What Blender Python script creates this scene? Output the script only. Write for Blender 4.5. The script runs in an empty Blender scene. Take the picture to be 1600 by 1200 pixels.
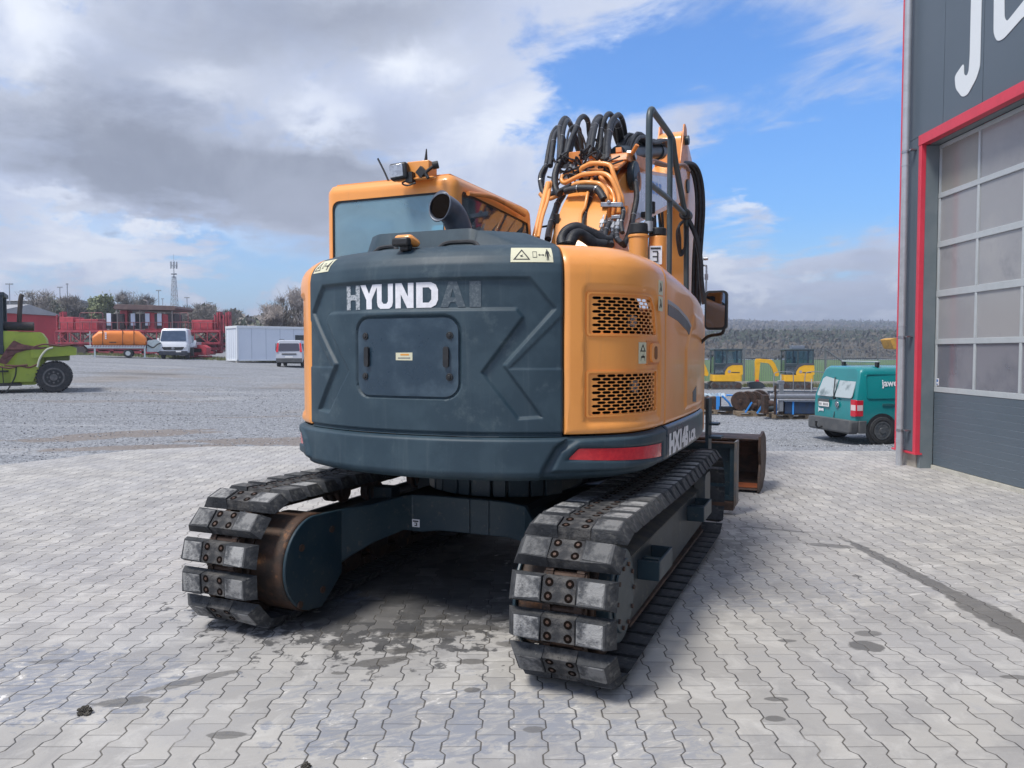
import bpy, bmesh, math, random
from mathutils import Vector, Matrix, geometry
R = math.radians
random.seed(7)
scene = bpy.context.scene
COL = scene.collection

# ------------------------------------------------------------------ camera, exposure
cam_d = bpy.data.cameras.new('camera'); cam = bpy.data.objects.new('camera', cam_d); COL.objects.link(cam)
cam.location = (0, 0, 1.675); cam.rotation_euler = (R(90 - 2.38), 0, 0)
cam_d.sensor_width = 36; cam_d.lens = 1202 / 1600 * 36; cam_d.clip_start = .1; cam_d.clip_end = 12000
scene.camera = cam
scene.view_settings.view_transform = 'Standard'; scene.view_settings.look = 'None'
scene.view_settings.exposure = 0.88; scene.view_settings.gamma = 1
scene.render.resolution_x = 1024; scene.render.resolution_y = 768

# ------------------------------------------------------------------ node expression helper
class X:
    def __init__(s, nt, sock): s.nt = nt; s.k = sock
    def m(s, op, *a, clamp=False):
        n = s.nt.nodes.new('ShaderNodeMath'); n.operation = op; n.use_clamp = clamp
        for i, v in enumerate((s,) + a):
            if isinstance(v, X): s.nt.links.new(v.k, n.inputs[i])
            else: n.inputs[i].default_value = v
        return X(s.nt, n.outputs[0])
    def __add__(s, o): return s.m('ADD', o)
    __radd__ = __add__
    def __sub__(s, o): return s.m('SUBTRACT', o)
    def __rsub__(s, o): return (s * -1) + o
    def __mul__(s, o): return s.m('MULTIPLY', o)
    __rmul__ = __mul__
    def __truediv__(s, o): return s.m('DIVIDE', o)
    def abs(s): return s.m('ABSOLUTE')
    def clamp(s): return s.m('ADD', 0., clamp=True)
    def ss(s, a, b):       # smoothstep from a to b
        n = s.nt.nodes.new('ShaderNodeMapRange'); n.interpolation_type = 'SMOOTHSTEP'
        s.nt.links.new(s.k, n.inputs[0]); n.inputs[1].default_value = a; n.inputs[2].default_value = b
        return X(s.nt, n.outputs[0])
def nd(nt, typ, **kw):
    n = nt.nodes.new(typ)
    for k, v in kw.items(): setattr(n, k, v)
    return n
def noise(nt, vec, scale, detail=4, rough=.55, dist=0, out=0, dim='3D'):
    n = nd(nt, 'ShaderNodeTexNoise', noise_dimensions=dim)
    if vec is not None: nt.links.new(vec, n.inputs['Vector'])
    n.inputs['Scale'].default_value = scale; n.inputs['Detail'].default_value = detail
    n.inputs['Roughness'].default_value = rough; n.inputs['Distortion'].default_value = dist
    return X(nt, n.outputs[out])
def comb(nt, *v):
    n = nd(nt, 'ShaderNodeCombineXYZ')
    for i, a in enumerate(v):
        if isinstance(a, X): nt.links.new(a.k, n.inputs[i])
        else: n.inputs[i].default_value = a
    return n.outputs[0]
def mixc(nt, f, a, b, mode='MIX'):
    n = nd(nt, 'ShaderNodeMix', data_type='RGBA', blend_type=mode)
    for i, v in ((0, f), (6, a), (7, b)):
        if isinstance(v, X): nt.links.new(v.k, n.inputs[i])
        elif hasattr(v, 'is_output'): nt.links.new(v, n.inputs[i])
        elif i == 0: n.inputs[0].default_value = v
        else: n.inputs[i].default_value = (*v, 1)
    return n.outputs[2]

# ------------------------------------------------------------------ world: sky with broken cloud
SUN_EL, SUN_AZ = 60, -128      # azimuth clockwise from +Y: light comes from the left
W = bpy.data.worlds.new('World'); scene.world = W; W.use_nodes = True
nt = W.node_tree; nt.nodes.clear()
out = nd(nt, 'ShaderNodeOutputWorld'); bg = nd(nt, 'ShaderNodeBackground'); nt.links.new(bg.outputs[0], out.inputs[0])
sky = nd(nt, 'ShaderNodeTexSky', sky_type='NISHITA', sun_disc=False)
sky.sun_elevation = R(SUN_EL); sky.sun_rotation = R(SUN_AZ); sky.air_density = 1.3; sky.dust_density = .6; sky.ozone_density = 2.5
tc = nd(nt, 'ShaderNodeTexCoord'); sp = nd(nt, 'ShaderNodeSeparateXYZ'); nt.links.new(tc.outputs['Generated'], sp.inputs[0])
dx, dy, dz = (X(nt, sp.outputs[i]) for i in range(3))
az = dx.m('ARCTAN2', dy); el = dz.m('ARCSINE')
# cloud-deck coordinates: foreshortened towards the horizon
den = dz.m('MAXIMUM', 0.) + .16
cv = comb(nt, dx / den, dy / den, 0.)
big = noise(nt, cv, .9, 8, .60, .3); fine = noise(nt, cv, 3.4, 9, .64, .4); wz = noise(nt, cv, 1.7, 6, .6)
puff = noise(nt, tc.outputs['Generated'], 6.5, 10, .62, .3)
st = noise(nt, comb(nt, dx / den * 1.6 - dy / den * .9, dy / den * 2.6 + dx / den * 2.2, 3.), 1.15, 8, .62, .5)
waz = az + (big - .5) * .34 + (fine - .5) * .16
wel = el + (wz - .5) * .13 + (puff - .5) * .13
def blob(a, e, ra, re, rot, s, A=None, Bb=None):
    A = A or waz; Bb = Bb or wel
    c, q = math.cos(R(rot)), math.sin(R(rot))
    u = (A - R(a)); v = (Bb - R(e))
    uu = (u * c + v * q) / R(ra); vv = (v * c - u * q) / R(re)
    return ((uu * uu + vv * vv) * -1.).m('EXPONENT') * s
def total(l, **k):
    t = None
    for b in l:
        x = blob(*b, **k); t = x if t is None else t + x
    return t
BLUE = [(6, 19.5, 5, 2.6, 25, 1.1), (14, 19.3, 9, 2.8, 12, 1.05), (21, 12.0, 10, 4.2, -6, 1.6), (29, 14, 8, 4.5, 0, .9), (1.5, 22.5, 3, 1.2, 0, .45), (12, 23.5, 6, 1.6, 0, .5), (30, 21.5, 5, 2.4, 0, .6), (11, 15.5, 3, 1.3, 20, .35), (-17, 7.0, 7, 1.8, 0, 1.0), (-22, 3.0, 10, 2.2, 0, .75),
        (-29, 8.2, 6, .7, -3, .6), (-15, 4.6, 5, 2.4, 0, .8), (13, 8, 3, 4, 0, .5), (2.5, 15.5, 2, 1, 10, .35), (70, 35, 30, 20, 0, .8), (150, 40, 40, 20, 0, .7), (-140, 30, 30, 15, 0, .6)]
DARK = [(-26, 12.0, 11.5, 3.5, -3, 1.08), (-16, 11.2, 8, 3.0, -8, .80), (-12, 12.5, 4, 2, 0, .45), (-19, 21.8, 12, 4.2, 6, .78), (-7, 23.5, 7, 2.4, 8, .5), (-30, 15.5, 5, 2.6, 0, .45), (-24, 15, 4, 1.6, 20, .30), (-9, 14.8, 6, 1.6, 20, .28), (22, 3.2, 9, 1.3, 0, .42), (27, 5.6, 5, 1.0, 0, .32), (-28, 4.2, 4, .7, 0, .22), (120, 55, 40, 25, 0, .6), (-120, 20, 30, 12, 0, .5)]
LITE = [(-6.5, 19.6, 2.6, 1.3, 10, .6), (-13.5, 16.0, 3.4, 1.3, -20, .55), (-22.5, 17.8, 3.5, 1.1, 8, .45), (-33.5, 20.5, 3, 4, 0, .6), (-28, 5.8, 5, 1.5, 0, .95), (-23, 7.6, 7, .55, -4, .8), (-31, 8.9, 4, .5, 0, .5), (15.2, 9.8, 1.6, 1.1, 35, 1.2), (13, 6.2, 1.8, 1.0, 0, .9), (16, 4.8, 3, .6, 0, .6), (3, 17, 7, 2.2, 30, .55), (8, 22.5, 4, 1, 20, .5), (-3, 15, 5, 1.2, 25, .4)]
blue = total(BLUE); dark = total(DARK); lite = total(LITE)
cover = 1 - (blue * 1.3 + (fine - .5) * 1.5 + (puff - .5) * .9 + (big - .5) * .5 - (st - .5) * 3.8 * (1 - blue * .30) - lite * .5).ss(.18, 1.25)
shade = (dark * (big * 1.0 + .45) + (puff - .5) * .7 + (fine - .5) * .8 + (st - .5) * .3 - lite * .5).clamp()
bright = (lite * 1.1 + (puff - .5) * 1.5 + (fine - .5) * .8 + .22).clamp()
# small upright cumulus heads near the horizon
low = el.ss(R(9), R(3)); cn = noise(nt, comb(nt, az * 5., el * 8., 0.), 2.3, 10, .6, .15); cum = cn.ss(.50, .57) * low * el.ss(R(.5), R(2.5))
cover = cover.m('MAXIMUM', cum * .95).m('MAXIMUM', (dark * 1.6).clamp())
cc = mixc(nt, bright, (.44, .50, .66), (.74, .78, .86))
cc = mixc(nt, shade * .97, cc, mixc(nt, puff.ss(.35, .65), (.205, .23, .295), (.30, .33, .41)))
cc = mixc(nt, cum * cn.ss(.52, .64) * .8, cc, (.80, .83, .90))
skyc = mixc(nt, 1.0, sky.outputs[0], (.050, .096, .155), 'MULTIPLY')
pale = (el * -1).ss(R(-10), R(-1)) * .55
skyc = mixc(nt, pale, skyc, (.50, .70, .92))
fin = mixc(nt, cover, skyc, cc)
nt.links.new(fin, bg.inputs[0]); bg.inputs[1].default_value = .70

sd = bpy.data.lights.new('sun', 'SUN'); sd.energy = 2.1; sd.angle = R(15); sd.color = (1, .95, .87)
sun = bpy.data.objects.new('sun', sd); COL.objects.link(sun)
_v = Vector((math.sin(R(SUN_AZ)) * math.cos(R(SUN_EL)), math.cos(R(SUN_AZ)) * math.cos(R(SUN_EL)), math.sin(R(SUN_EL))))
sun.rotation_euler = _v.to_track_quat('Z', 'Y').to_euler(); sun.location = (-20, 0, 30)

# ------------------------------------------------------------------ materials
def M(name, c1, c2=None, ns=6., amt=.5, rough=.5, rv=.15, metal=0., bump=0., bs=60., coat=0., spec=.5, lo=.42, hi=.62, c3=None, s3=30., hue=0., streak=None, sa=.4):
    m = bpy.data.materials.new(name); m.use_nodes = True; nt = m.node_tree; b = nt.nodes['Principled BSDF']
    tc = nd(nt, 'ShaderNodeTexCoord').outputs['Object']
    b.inputs['Base Color'].default_value = (*c1, 1); b.inputs['Metallic'].default_value = metal
    b.inputs['Specular IOR Level'].default_value = spec
    n1 = noise(nt, tc, ns, 6, .62)
    col = None
    if c2:
        col = mixc(nt, n1.ss(lo, hi) * amt, c1, c2)
    if c3:
        n3 = noise(nt, tc, s3, 5, .7); col = mixc(nt, n3.ss(.56, .72), col or c1, c3)
    if streak:
        mp = nd(nt, 'ShaderNodeMapping'); nt.links.new(tc, mp.inputs[0]); mp.inputs['Scale'].default_value = (16, 16, .9)
        n4 = noise(nt, mp.outputs[0], 1., 6, .65, .4); col = mixc(nt, n4.ss(.52, .76) * sa, col or c1, streak)
        n5 = noise(nt, tc, 38., 3, .6); col = mixc(nt, n5.ss(.68, .78) * .35, col, streak)
    if hue:
        oi = nd(nt, 'ShaderNodeObjectInfo'); f = X(nt, oi.outputs['Random'])
        col = mixc(nt, f * hue, col or c1, tuple(v * .45 for v in c1))
    if col: nt.links.new(col, b.inputs['Base Color'])
    r = n1 * (2 * rv) + (rough - rv); nt.links.new(r.clamp().k, b.inputs['Roughness'])
    if coat: b.inputs['Coat Weight'].default_value = coat; b.inputs['Coat Roughness'].default_value = .08
    if bump:
        bn = nd(nt, 'ShaderNodeBump'); bn.inputs['Strength'].default_value = bump; bn.inputs['Distance'].default_value = .01
        nt.links.new(noise(nt, tc, bs, 5, .6).k, bn.inputs['Height']); nt.links.new(bn.outputs[0], b.inputs['Normal'])
    return m
def glass(name, tint=(.75, .85, .85), op=.35, rough=.03, pale_veil=None, da=.3):
    m = bpy.data.materials.new(name); m.use_nodes = True; nt = m.node_tree; nt.nodes.clear()
    o = nd(nt, 'ShaderNodeOutputMaterial'); t = nd(nt, 'ShaderNodeBsdfTransparent'); g = nd(nt, 'ShaderNodeBsdfGlossy'); mx = nd(nt, 'ShaderNodeMixShader')
    t.inputs[0].default_value = (*tint, 1); g.inputs['Roughness'].default_value = rough; g.inputs[0].default_value = (.9, .95, 1, 1)
    fr = nd(nt, 'ShaderNodeFresnel'); fr.inputs[0].default_value = 1.5
    f = (X(nt, fr.outputs[0]) + op * .25).clamp()
    nt.links.new(f.k, mx.inputs[0]); nt.links.new(t.outputs[0], mx.inputs[1]); nt.links.new(g.outputs[0], mx.inputs[2]); nt.links.new(mx.outputs[0], o.inputs[0])
    if pale_veil:  # pale diffuse layer painted on to make the dark cab windows look brighter
        d = nd(nt, 'ShaderNodeBsdfDiffuse'); d.inputs[0].default_value = (*pale_veil, 1); m2 = nd(nt, 'ShaderNodeMixShader')
        nz = noise(nt, nd(nt, 'ShaderNodeTexCoord').outputs['Object'], 2.2, 6, .6, .5); nt.links.new((nz * 1.1 * da + da * .45).k, m2.inputs[0]); nt.links.new(mx.outputs[0], m2.inputs[1]); nt.links.new(d.outputs[0], m2.inputs[2]); nt.links.new(m2.outputs[0], o.inputs[0])
    return m

ORANGE = M('orange_paint', (.88, .355, .085), (.80, .31, .070), 3, .5, .34, .1, coat=.3, bump=.02, bs=12, streak=(.60, .27, .10), sa=.3)
ORANGE2 = M('orange_paint_worn', (.74, .25, .05), (.45, .17, .06), 9, .5, .45, .15, bump=.05, c3=(.25, .15, .09), s3=14)
TEAL = M('dark_slate_plastic', (.018, .042, .062), (.032, .062, .084), 3.5, .8, .56, .1, bump=.08, bs=180, c3=(.050, .080, .098), s3=5, streak=(.105, .135, .15), sa=.28)
TEAL2 = M('slate_blue_steel', (.010, .030, .046), (.022, .042, .054), 5, .8, .45, .15, bump=.05, bs=30, c3=(.07, .075, .07), s3=22)
HATCH = M('slate_gloss', (.020, .042, .066), (.075, .115, .150), 5, .65, .30, .10, bump=.02, bs=20, lo=.4, hi=.7)
BLACKP = M('black_plastic', (.012, .013, .015), (.03, .03, .032), 12, .5, .5, .15)
TVOID = 0
HOLE = M('black_void', (.006, .0035, .0025), rough=.9, rv=.02, spec=.1)
RUBBER = M('black_rubber_hose', (.010, .011, .015), (.035, .038, .045), 18, .6, .48, .12, bump=.25, bs=220)
RUST = M('rusty_steel', (.070, .040, .027), (.032, .027, .024), 8, .8, .66, .2, metal=.3, bump=.3, bs=50, c3=(.20, .095, .045), s3=9)
RUSTD = M('rusty_dark_steel', (.085, .048, .034), (.035, .028, .025), 8, .8, .65, .2, metal=.3, bump=.25, bs=50)
STEEL = M('bare_steel', (.42, .43, .45), (.25, .25, .27), 20, .5, .35, .15, metal=.9)
PAD = M('track_pad_rubber', (.020, .023, .028), (.062, .064, .068), 8, .8, .72, .12, bump=.8, bs=35, c3=(.12, .118, .112), s3=13)
PADW = M('track_pad_scuffed', (.050, .054, .062), (.36, .36, .355), 11, 1., .85, .1, bump=.9, bs=60, c3=(.05, .052, .056), s3=30, lo=.36, hi=.60, hue=.75)
PADD = M('track_pad_grime', (.030, .031, .034), (.12, .115, .11), 12, .8, .9, .08, bump=.8, bs=50, c3=(.02, .02, .02), s3=20)
LABEL = M('cream_sticker', (.66, .64, .46), (.56, .54, .40), 10, .5, .45)
WHITE = M('white_vinyl', (.80, .80, .84), (.6, .6, .62), 22, .4, .5)
WORN = M('worn_white_vinyl', (.42, .45, .48), (.10, .13, .15), 90, .8, .6, lo=.50, hi=.56)
FADED = M('faded_dark_vinyl', (.068, .092, .112), (.13, .16, .18), 55, .7, .6, lo=.5, hi=.56)
BLACKM = M('black_vinyl', (.012, .012, .012), rough=.5)
RED = M('red_reflector', (.62, .015, .03), (.8, .03, .04), 40, .5, .2, .05, coat=.6)
LENS = M('lamp_lens', (.55, .57, .6), (.3, .32, .35), 40, .6, .15, .05, metal=.6)
GLASS = glass('cab_glass', (.80, .95, 1.0), .2, pale_veil=(.36, .56, .66), da=.42); GLASSP = glass('side_cab_glass', (.70, .85, .92), .3, pale_veil=(.3, .4, .45), da=.10); GLASSC = glass('cyan_cab_glass', (.45, .93, 1.0), .1)
GLASSD = glass('dark_glass', (.30, .38, .42), .5)
CABIN = M('cab_interior', (.46, .56, .62), (.34, .42, .47), 6, .5, .7)
MIRR = M('mirror_glass', (.20, .21, .23), rough=.03, rv=.01, metal=1)
STRIPE = M('dark_grey_stripe', (.10, .11, .13), rough=.4)
CHROME = M('chrome_rod', (.7, .7, .72), rough=.12, rv=.05, metal=1)

# ------------------------------------------------------------------ mesh builder
def rot(rx=0, ry=0, rz=0): return Matrix.Rotation(R(rz), 3, 'Z') @ Matrix.Rotation(R(ry), 3, 'Y') @ Matrix.Rotation(R(rx), 3, 'X')
class B:
    def __init__(s): s.v = []; s.f = []; s.m = []; s.mi = 0; s.T = None
    def add(s, vs, fs):
        o = len(s.v)
        if s.T is not None: vs = [s.T @ Vector(v) for v in vs]
        s.v += [tuple(v) for v in vs]; s.f += [tuple(i + o for i in f) for f in fs]; s.m += [s.mi] * len(fs); return s
    def box(s, c, d, r=None, tp=(1, 1), sh=(0, 0)):
        vs = []
        for z in (-.5, .5):
            k = tp if z > 0 else (1, 1); q = sh if z > 0 else (0, 0)
            for x, y in ((-.5, -.5), (.5, -.5), (.5, .5), (-.5, .5)):
                p = Vector((x * d[0] * k[0] + q[0], y * d[1] * k[1] + q[1], z * d[2]))
                vs.append((r @ p if r else p) + Vector(c))
        return s.add(vs, [(3, 2, 1, 0), (4, 5, 6, 7), (0, 1, 5, 4), (1, 2, 6, 5), (2, 3, 7, 6), (3, 0, 4, 7)])
    def bb(s, x0, x1, y0, y1, z0, z1): return s.box(((x0 + x1) / 2, (y0 + y1) / 2, (z0 + z1) / 2), (abs(x1 - x0), abs(y1 - y0), abs(z1 - z0)))
    def cyl(s, a, b, r0, r1=None, n=16, caps=True):
        a = Vector(a); b = Vector(b); r1 = r0 if r1 is None else r1
        q = (b - a).to_track_quat('Z', 'Y').to_matrix()
        vs = [a + q @ Vector((math.cos(2 * math.pi * i / n) * r0, math.sin(2 * math.pi * i / n) * r0, 0)) for i in range(n)]
        vs += [b + q @ Vector((math.cos(2 * math.pi * i / n) * r1, math.sin(2 * math.pi * i / n) * r1, 0)) for i in range(n)]
        fs = [(i, (i + 1) % n, n + (i + 1) % n, n + i) for i in range(n)]
        if caps: fs += [tuple(range(n))[::-1], tuple(range(n, 2 * n))]
        return s.add(vs, fs)
    def ring(s, a, b, ro, ri, n=20):
        a = Vector(a); b = Vector(b); q = (b - a).to_track_quat('Z', 'Y').to_matrix(); vs = []
        for p, r in ((a, ro), (b, ro), (b, ri), (a, ri)):
            vs += [p + q @ Vector((math.cos(2 * math.pi * i / n) * r, math.sin(2 * math.pi * i / n) * r, 0)) for i in range(n)]
        fs = [(k * n + i, k * n + (i + 1) % n, ((k + 1) % 4) * n + (i + 1) % n, ((k + 1) % 4) * n + i) for k in range(4) for i in range(n)]
        return s.add(vs, fs)
    def tube(s, pts, r, n=8, sub=4, caps=True):
        P = [Vector(p) for p in pts]
        if sub > 1 and len(P) > 2: P = spline(P, sub)
        rr = r if isinstance(r, (list, tuple)) else None
        up = Vector((0, 0, 1)); vs = []; L = len(P); q0 = None
        for i, p in enumerate(P):
            t = (P[min(i + 1, L - 1)] - P[max(i - 1, 0)]).normalized()
            if q0 is None: a = t.orthogonal().normalized()
            else:
                a = q0 - t * q0.dot(t)
                a = a.normalized() if a.length > 1e-6 else t.orthogonal().normalized()
            q0 = a; b = t.cross(a)
            ri = r if rr is None else rr[0] + (rr[-1] - rr[0]) * i / (L - 1)
            vs += [p + (a * math.cos(2 * math.pi * k / n) + b * math.sin(2 * math.pi * k / n)) * ri for k in range(n)]
        fs = [(i * n + k, i * n + (k + 1) % n, (i + 1) * n + (k + 1) % n, (i + 1) * n + k) for i in range(L - 1) for k in range(n)]
        if caps: fs += [tuple(range(n))[::-1], tuple((L - 1) * n + k for k in range(n))]
        return s.add(vs, fs)
    def prism(s, loops, fn, d0, d1):
        """polygon (outer loop + holes) in 2-D, placed by fn(a, b, depth)"""
        loops = [list(l) for l in (loops if isinstance(loops[0][0], (list, tuple)) else [loops])]
        tri = geometry.tessellate_polygon([[Vector((a, b, 0)) for a, b in l] for l in loops])
        flat = [p for l in loops for p in l]; n = len(flat)
        vs = [fn(a, b, d0) for a, b in flat] + [fn(a, b, d1) for a, b in flat]
        fs = [tuple(t)[::-1] for t in tri] + [tuple(i + n for i in t) for t in tri]; o = 0
        for l in loops:
            k = len(l); fs += [(o + i, o + (i + 1) % k, n + o + (i + 1) % k, n + o + i) for i in range(k)]; o += k
        return s.add(vs, fs)
    def px(s, loops, x0, x1): return s.prism(loops, lambda a, b, d: (d, a, b), x0, x1)   # polygon in (y,z)
    def py(s, loops, y0, y1): return s.prism(loops, lambda a, b, d: (a, d, b), y0, y1)   # polygon in (x,z)
    def pz(s, loops, z0, z1): return s.prism(loops, lambda a, b, d: (a, b, d), z0, z1)
    def build(s, name, mats, parent=None, sm=40, bev=0, seg=2, loc=None):
        me = bpy.data.meshes.new(name); me.from_pydata(s.v, [], s.f)
        mats = mats if isinstance(mats, (list, tuple)) else [mats]
        for m in mats: me.materials.append(m)
        if len(mats) > 1: me.polygons.foreach_set('material_index', s.m)
        bm = bmesh.new(); bm.from_mesh(me); bmesh.ops.recalc_face_normals(bm, faces=bm.faces); bm.to_mesh(me); bm.free()
        if sm:
            me.polygons.foreach_set('use_smooth', [True] * len(me.polygons)); me.set_sharp_from_angle(angle=R(sm))
        me.update()
        o = bpy.data.objects.new(name, me); COL.objects.link(o)
        if parent: o.parent = parent
        if loc: o.location = loc
        if bev:
            b = o.modifiers.new('bevel', 'BEVEL'); b.width = bev; b.segments = seg; b.limit_method = 'ANGLE'; b.angle_limit = R(38)
            b.harden_normals = False
        return o
def spline(P, n):
    E = [2 * P[0] - P[1]] + P + [2 * P[-1] - P[-2]]; Q = []
    for i in range(1, len(E) - 2):
        a, b, c, d = E[i - 1:i + 3]
        for k in range(n):
            t = k / n; Q.append(.5 * ((2 * b) + (c - a) * t + (2 * a - 5 * b + 4 * c - d) * t * t + (3 * b - a - 3 * c + d) * t ** 3))
    Q.append(P[-1]); return Q
def rrect(x0, x1, y0, y1, r, n=6):
    P = []
    for cx, cy, a in ((x1 - r, y1 - r, 0), (x0 + r, y1 - r, 90), (x0 + r, y0 + r, 180), (x1 - r, y0 + r, 270)):
        P += [(cx + r * math.cos(R(a + 90 * k / n)), cy + r * math.sin(R(a + 90 * k / n))) for k in range(n + 1)]
    return P
def circ(x, y, r, n=20): return [(x + r * math.cos(2 * math.pi * k / n), y + r * math.sin(2 * math.pi * k / n)) for k in range(n)]
def fillet(P, r, n=4):
    """round the corners of a closed polygon"""
    Q = []; L = len(P)
    for i in range(L):
        p = Vector(P[i]); a = Vector(P[i - 1]) - p; b = Vector(P[(i + 1) % L]) - p
        d = min(r, a.length * .45, b.length * .45); a = p + a.normalized() * d; b = p + b.normalized() * d
        for k in range(n + 1):
            t = k / n; Q.append(tuple(a * (1 - t) ** 2 + p * 2 * t * (1 - t) + b * t * t))
    return Q
def empty(name, loc=(0, 0, 0), rz=0, label=None, cat=None, group=None, parent=None):
    o = bpy.data.objects.new(name, None); COL.objects.link(o); o.location = loc; o.rotation_euler = (0, 0, R(rz)); o.empty_display_size = .2
    if parent: o.parent = parent
    tag(o, label, cat, group); return o
def tag(o, label=None, cat=None, group=None, kind=None):
    for k, v in (('label', label), ('category', cat), ('group', group), ('kind', kind)):
        if v: o[k] = v
    return o
def copy_tree(o, parent=None):
    c = o.copy(); COL.objects.link(c)
    if parent: c.parent = parent
    for ch in list(o.children): copy_tree(ch, c)
    return c
def text_loops(body, size, bold=0., font_sx=1.):
    cu = bpy.data.curves.new('t', 'FONT'); cu.body = body; cu.size = size; cu.offset = bold; cu.align_x = 'LEFT'; cu.resolution_u = 3
    o = bpy.data.objects.new('t', cu); COL.objects.link(o); dg = bpy.context.evaluated_depsgraph_get()
    me = bpy.data.meshes.new_from_object(o.evaluated_get(dg)); V = [(v.co.x * font_sx, v.co.y) for v in me.vertices]; F = [tuple(p.vertices) for p in me.polygons]
    bpy.data.objects.remove(o); bpy.data.curves.remove(cu); bpy.data.meshes.remove(me); return V, F
def text_obj(name, body, size, fn, mat, parent, bold=0., sx=1.):
    """flat lettering; fn(x, y) -> 3-D point"""
    V, F = text_loops(body, size, bold, sx); b = B(); b.add([fn(x, y) for x, y in V], F); return b.build(name, mat, parent, sm=0)

# ------------------------------------------------------------------ terrain
def sst(a, b, x): x = min(1, max(0, (x - a) / (b - a))); return x * x * (3 - 2 * x)
def G(x, y):
    l = -.040 * max(-35, min(0, x)) * sst(13, 55, y) + (.012 * max(0, min(y, 90) - 60) if x < 0 else 0)
    return l - (.5 * sst(13, 18.5, y) + .10 * sst(20, 48, y)) * sst(-1, 3.5, x)
# ------------------------------------------------------------------ ground sheets
def grid(name, xs, ys, zf, mat, keep=None):
    vs = [(x, y, zf(x, y)) for y in ys for x in xs]; n = len(xs)
    fs = [(j * n + i, j * n + i + 1, (j + 1) * n + i + 1, (j + 1) * n + i) for j in range(len(ys) - 1) for i in range(n - 1)
          if keep is None or keep((xs[i] + xs[i + 1]) / 2, (ys[j] + ys[j + 1]) / 2)]
    b = B(); b.add(vs, fs); o = b.build(name, mat, sm=180); o['kind'] = 'structure'; return o
def frange(a, b, s):
    n = int(round((b - a) / s)); return [a + (b - a) * i / n for i in range(n + 1)]

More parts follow.
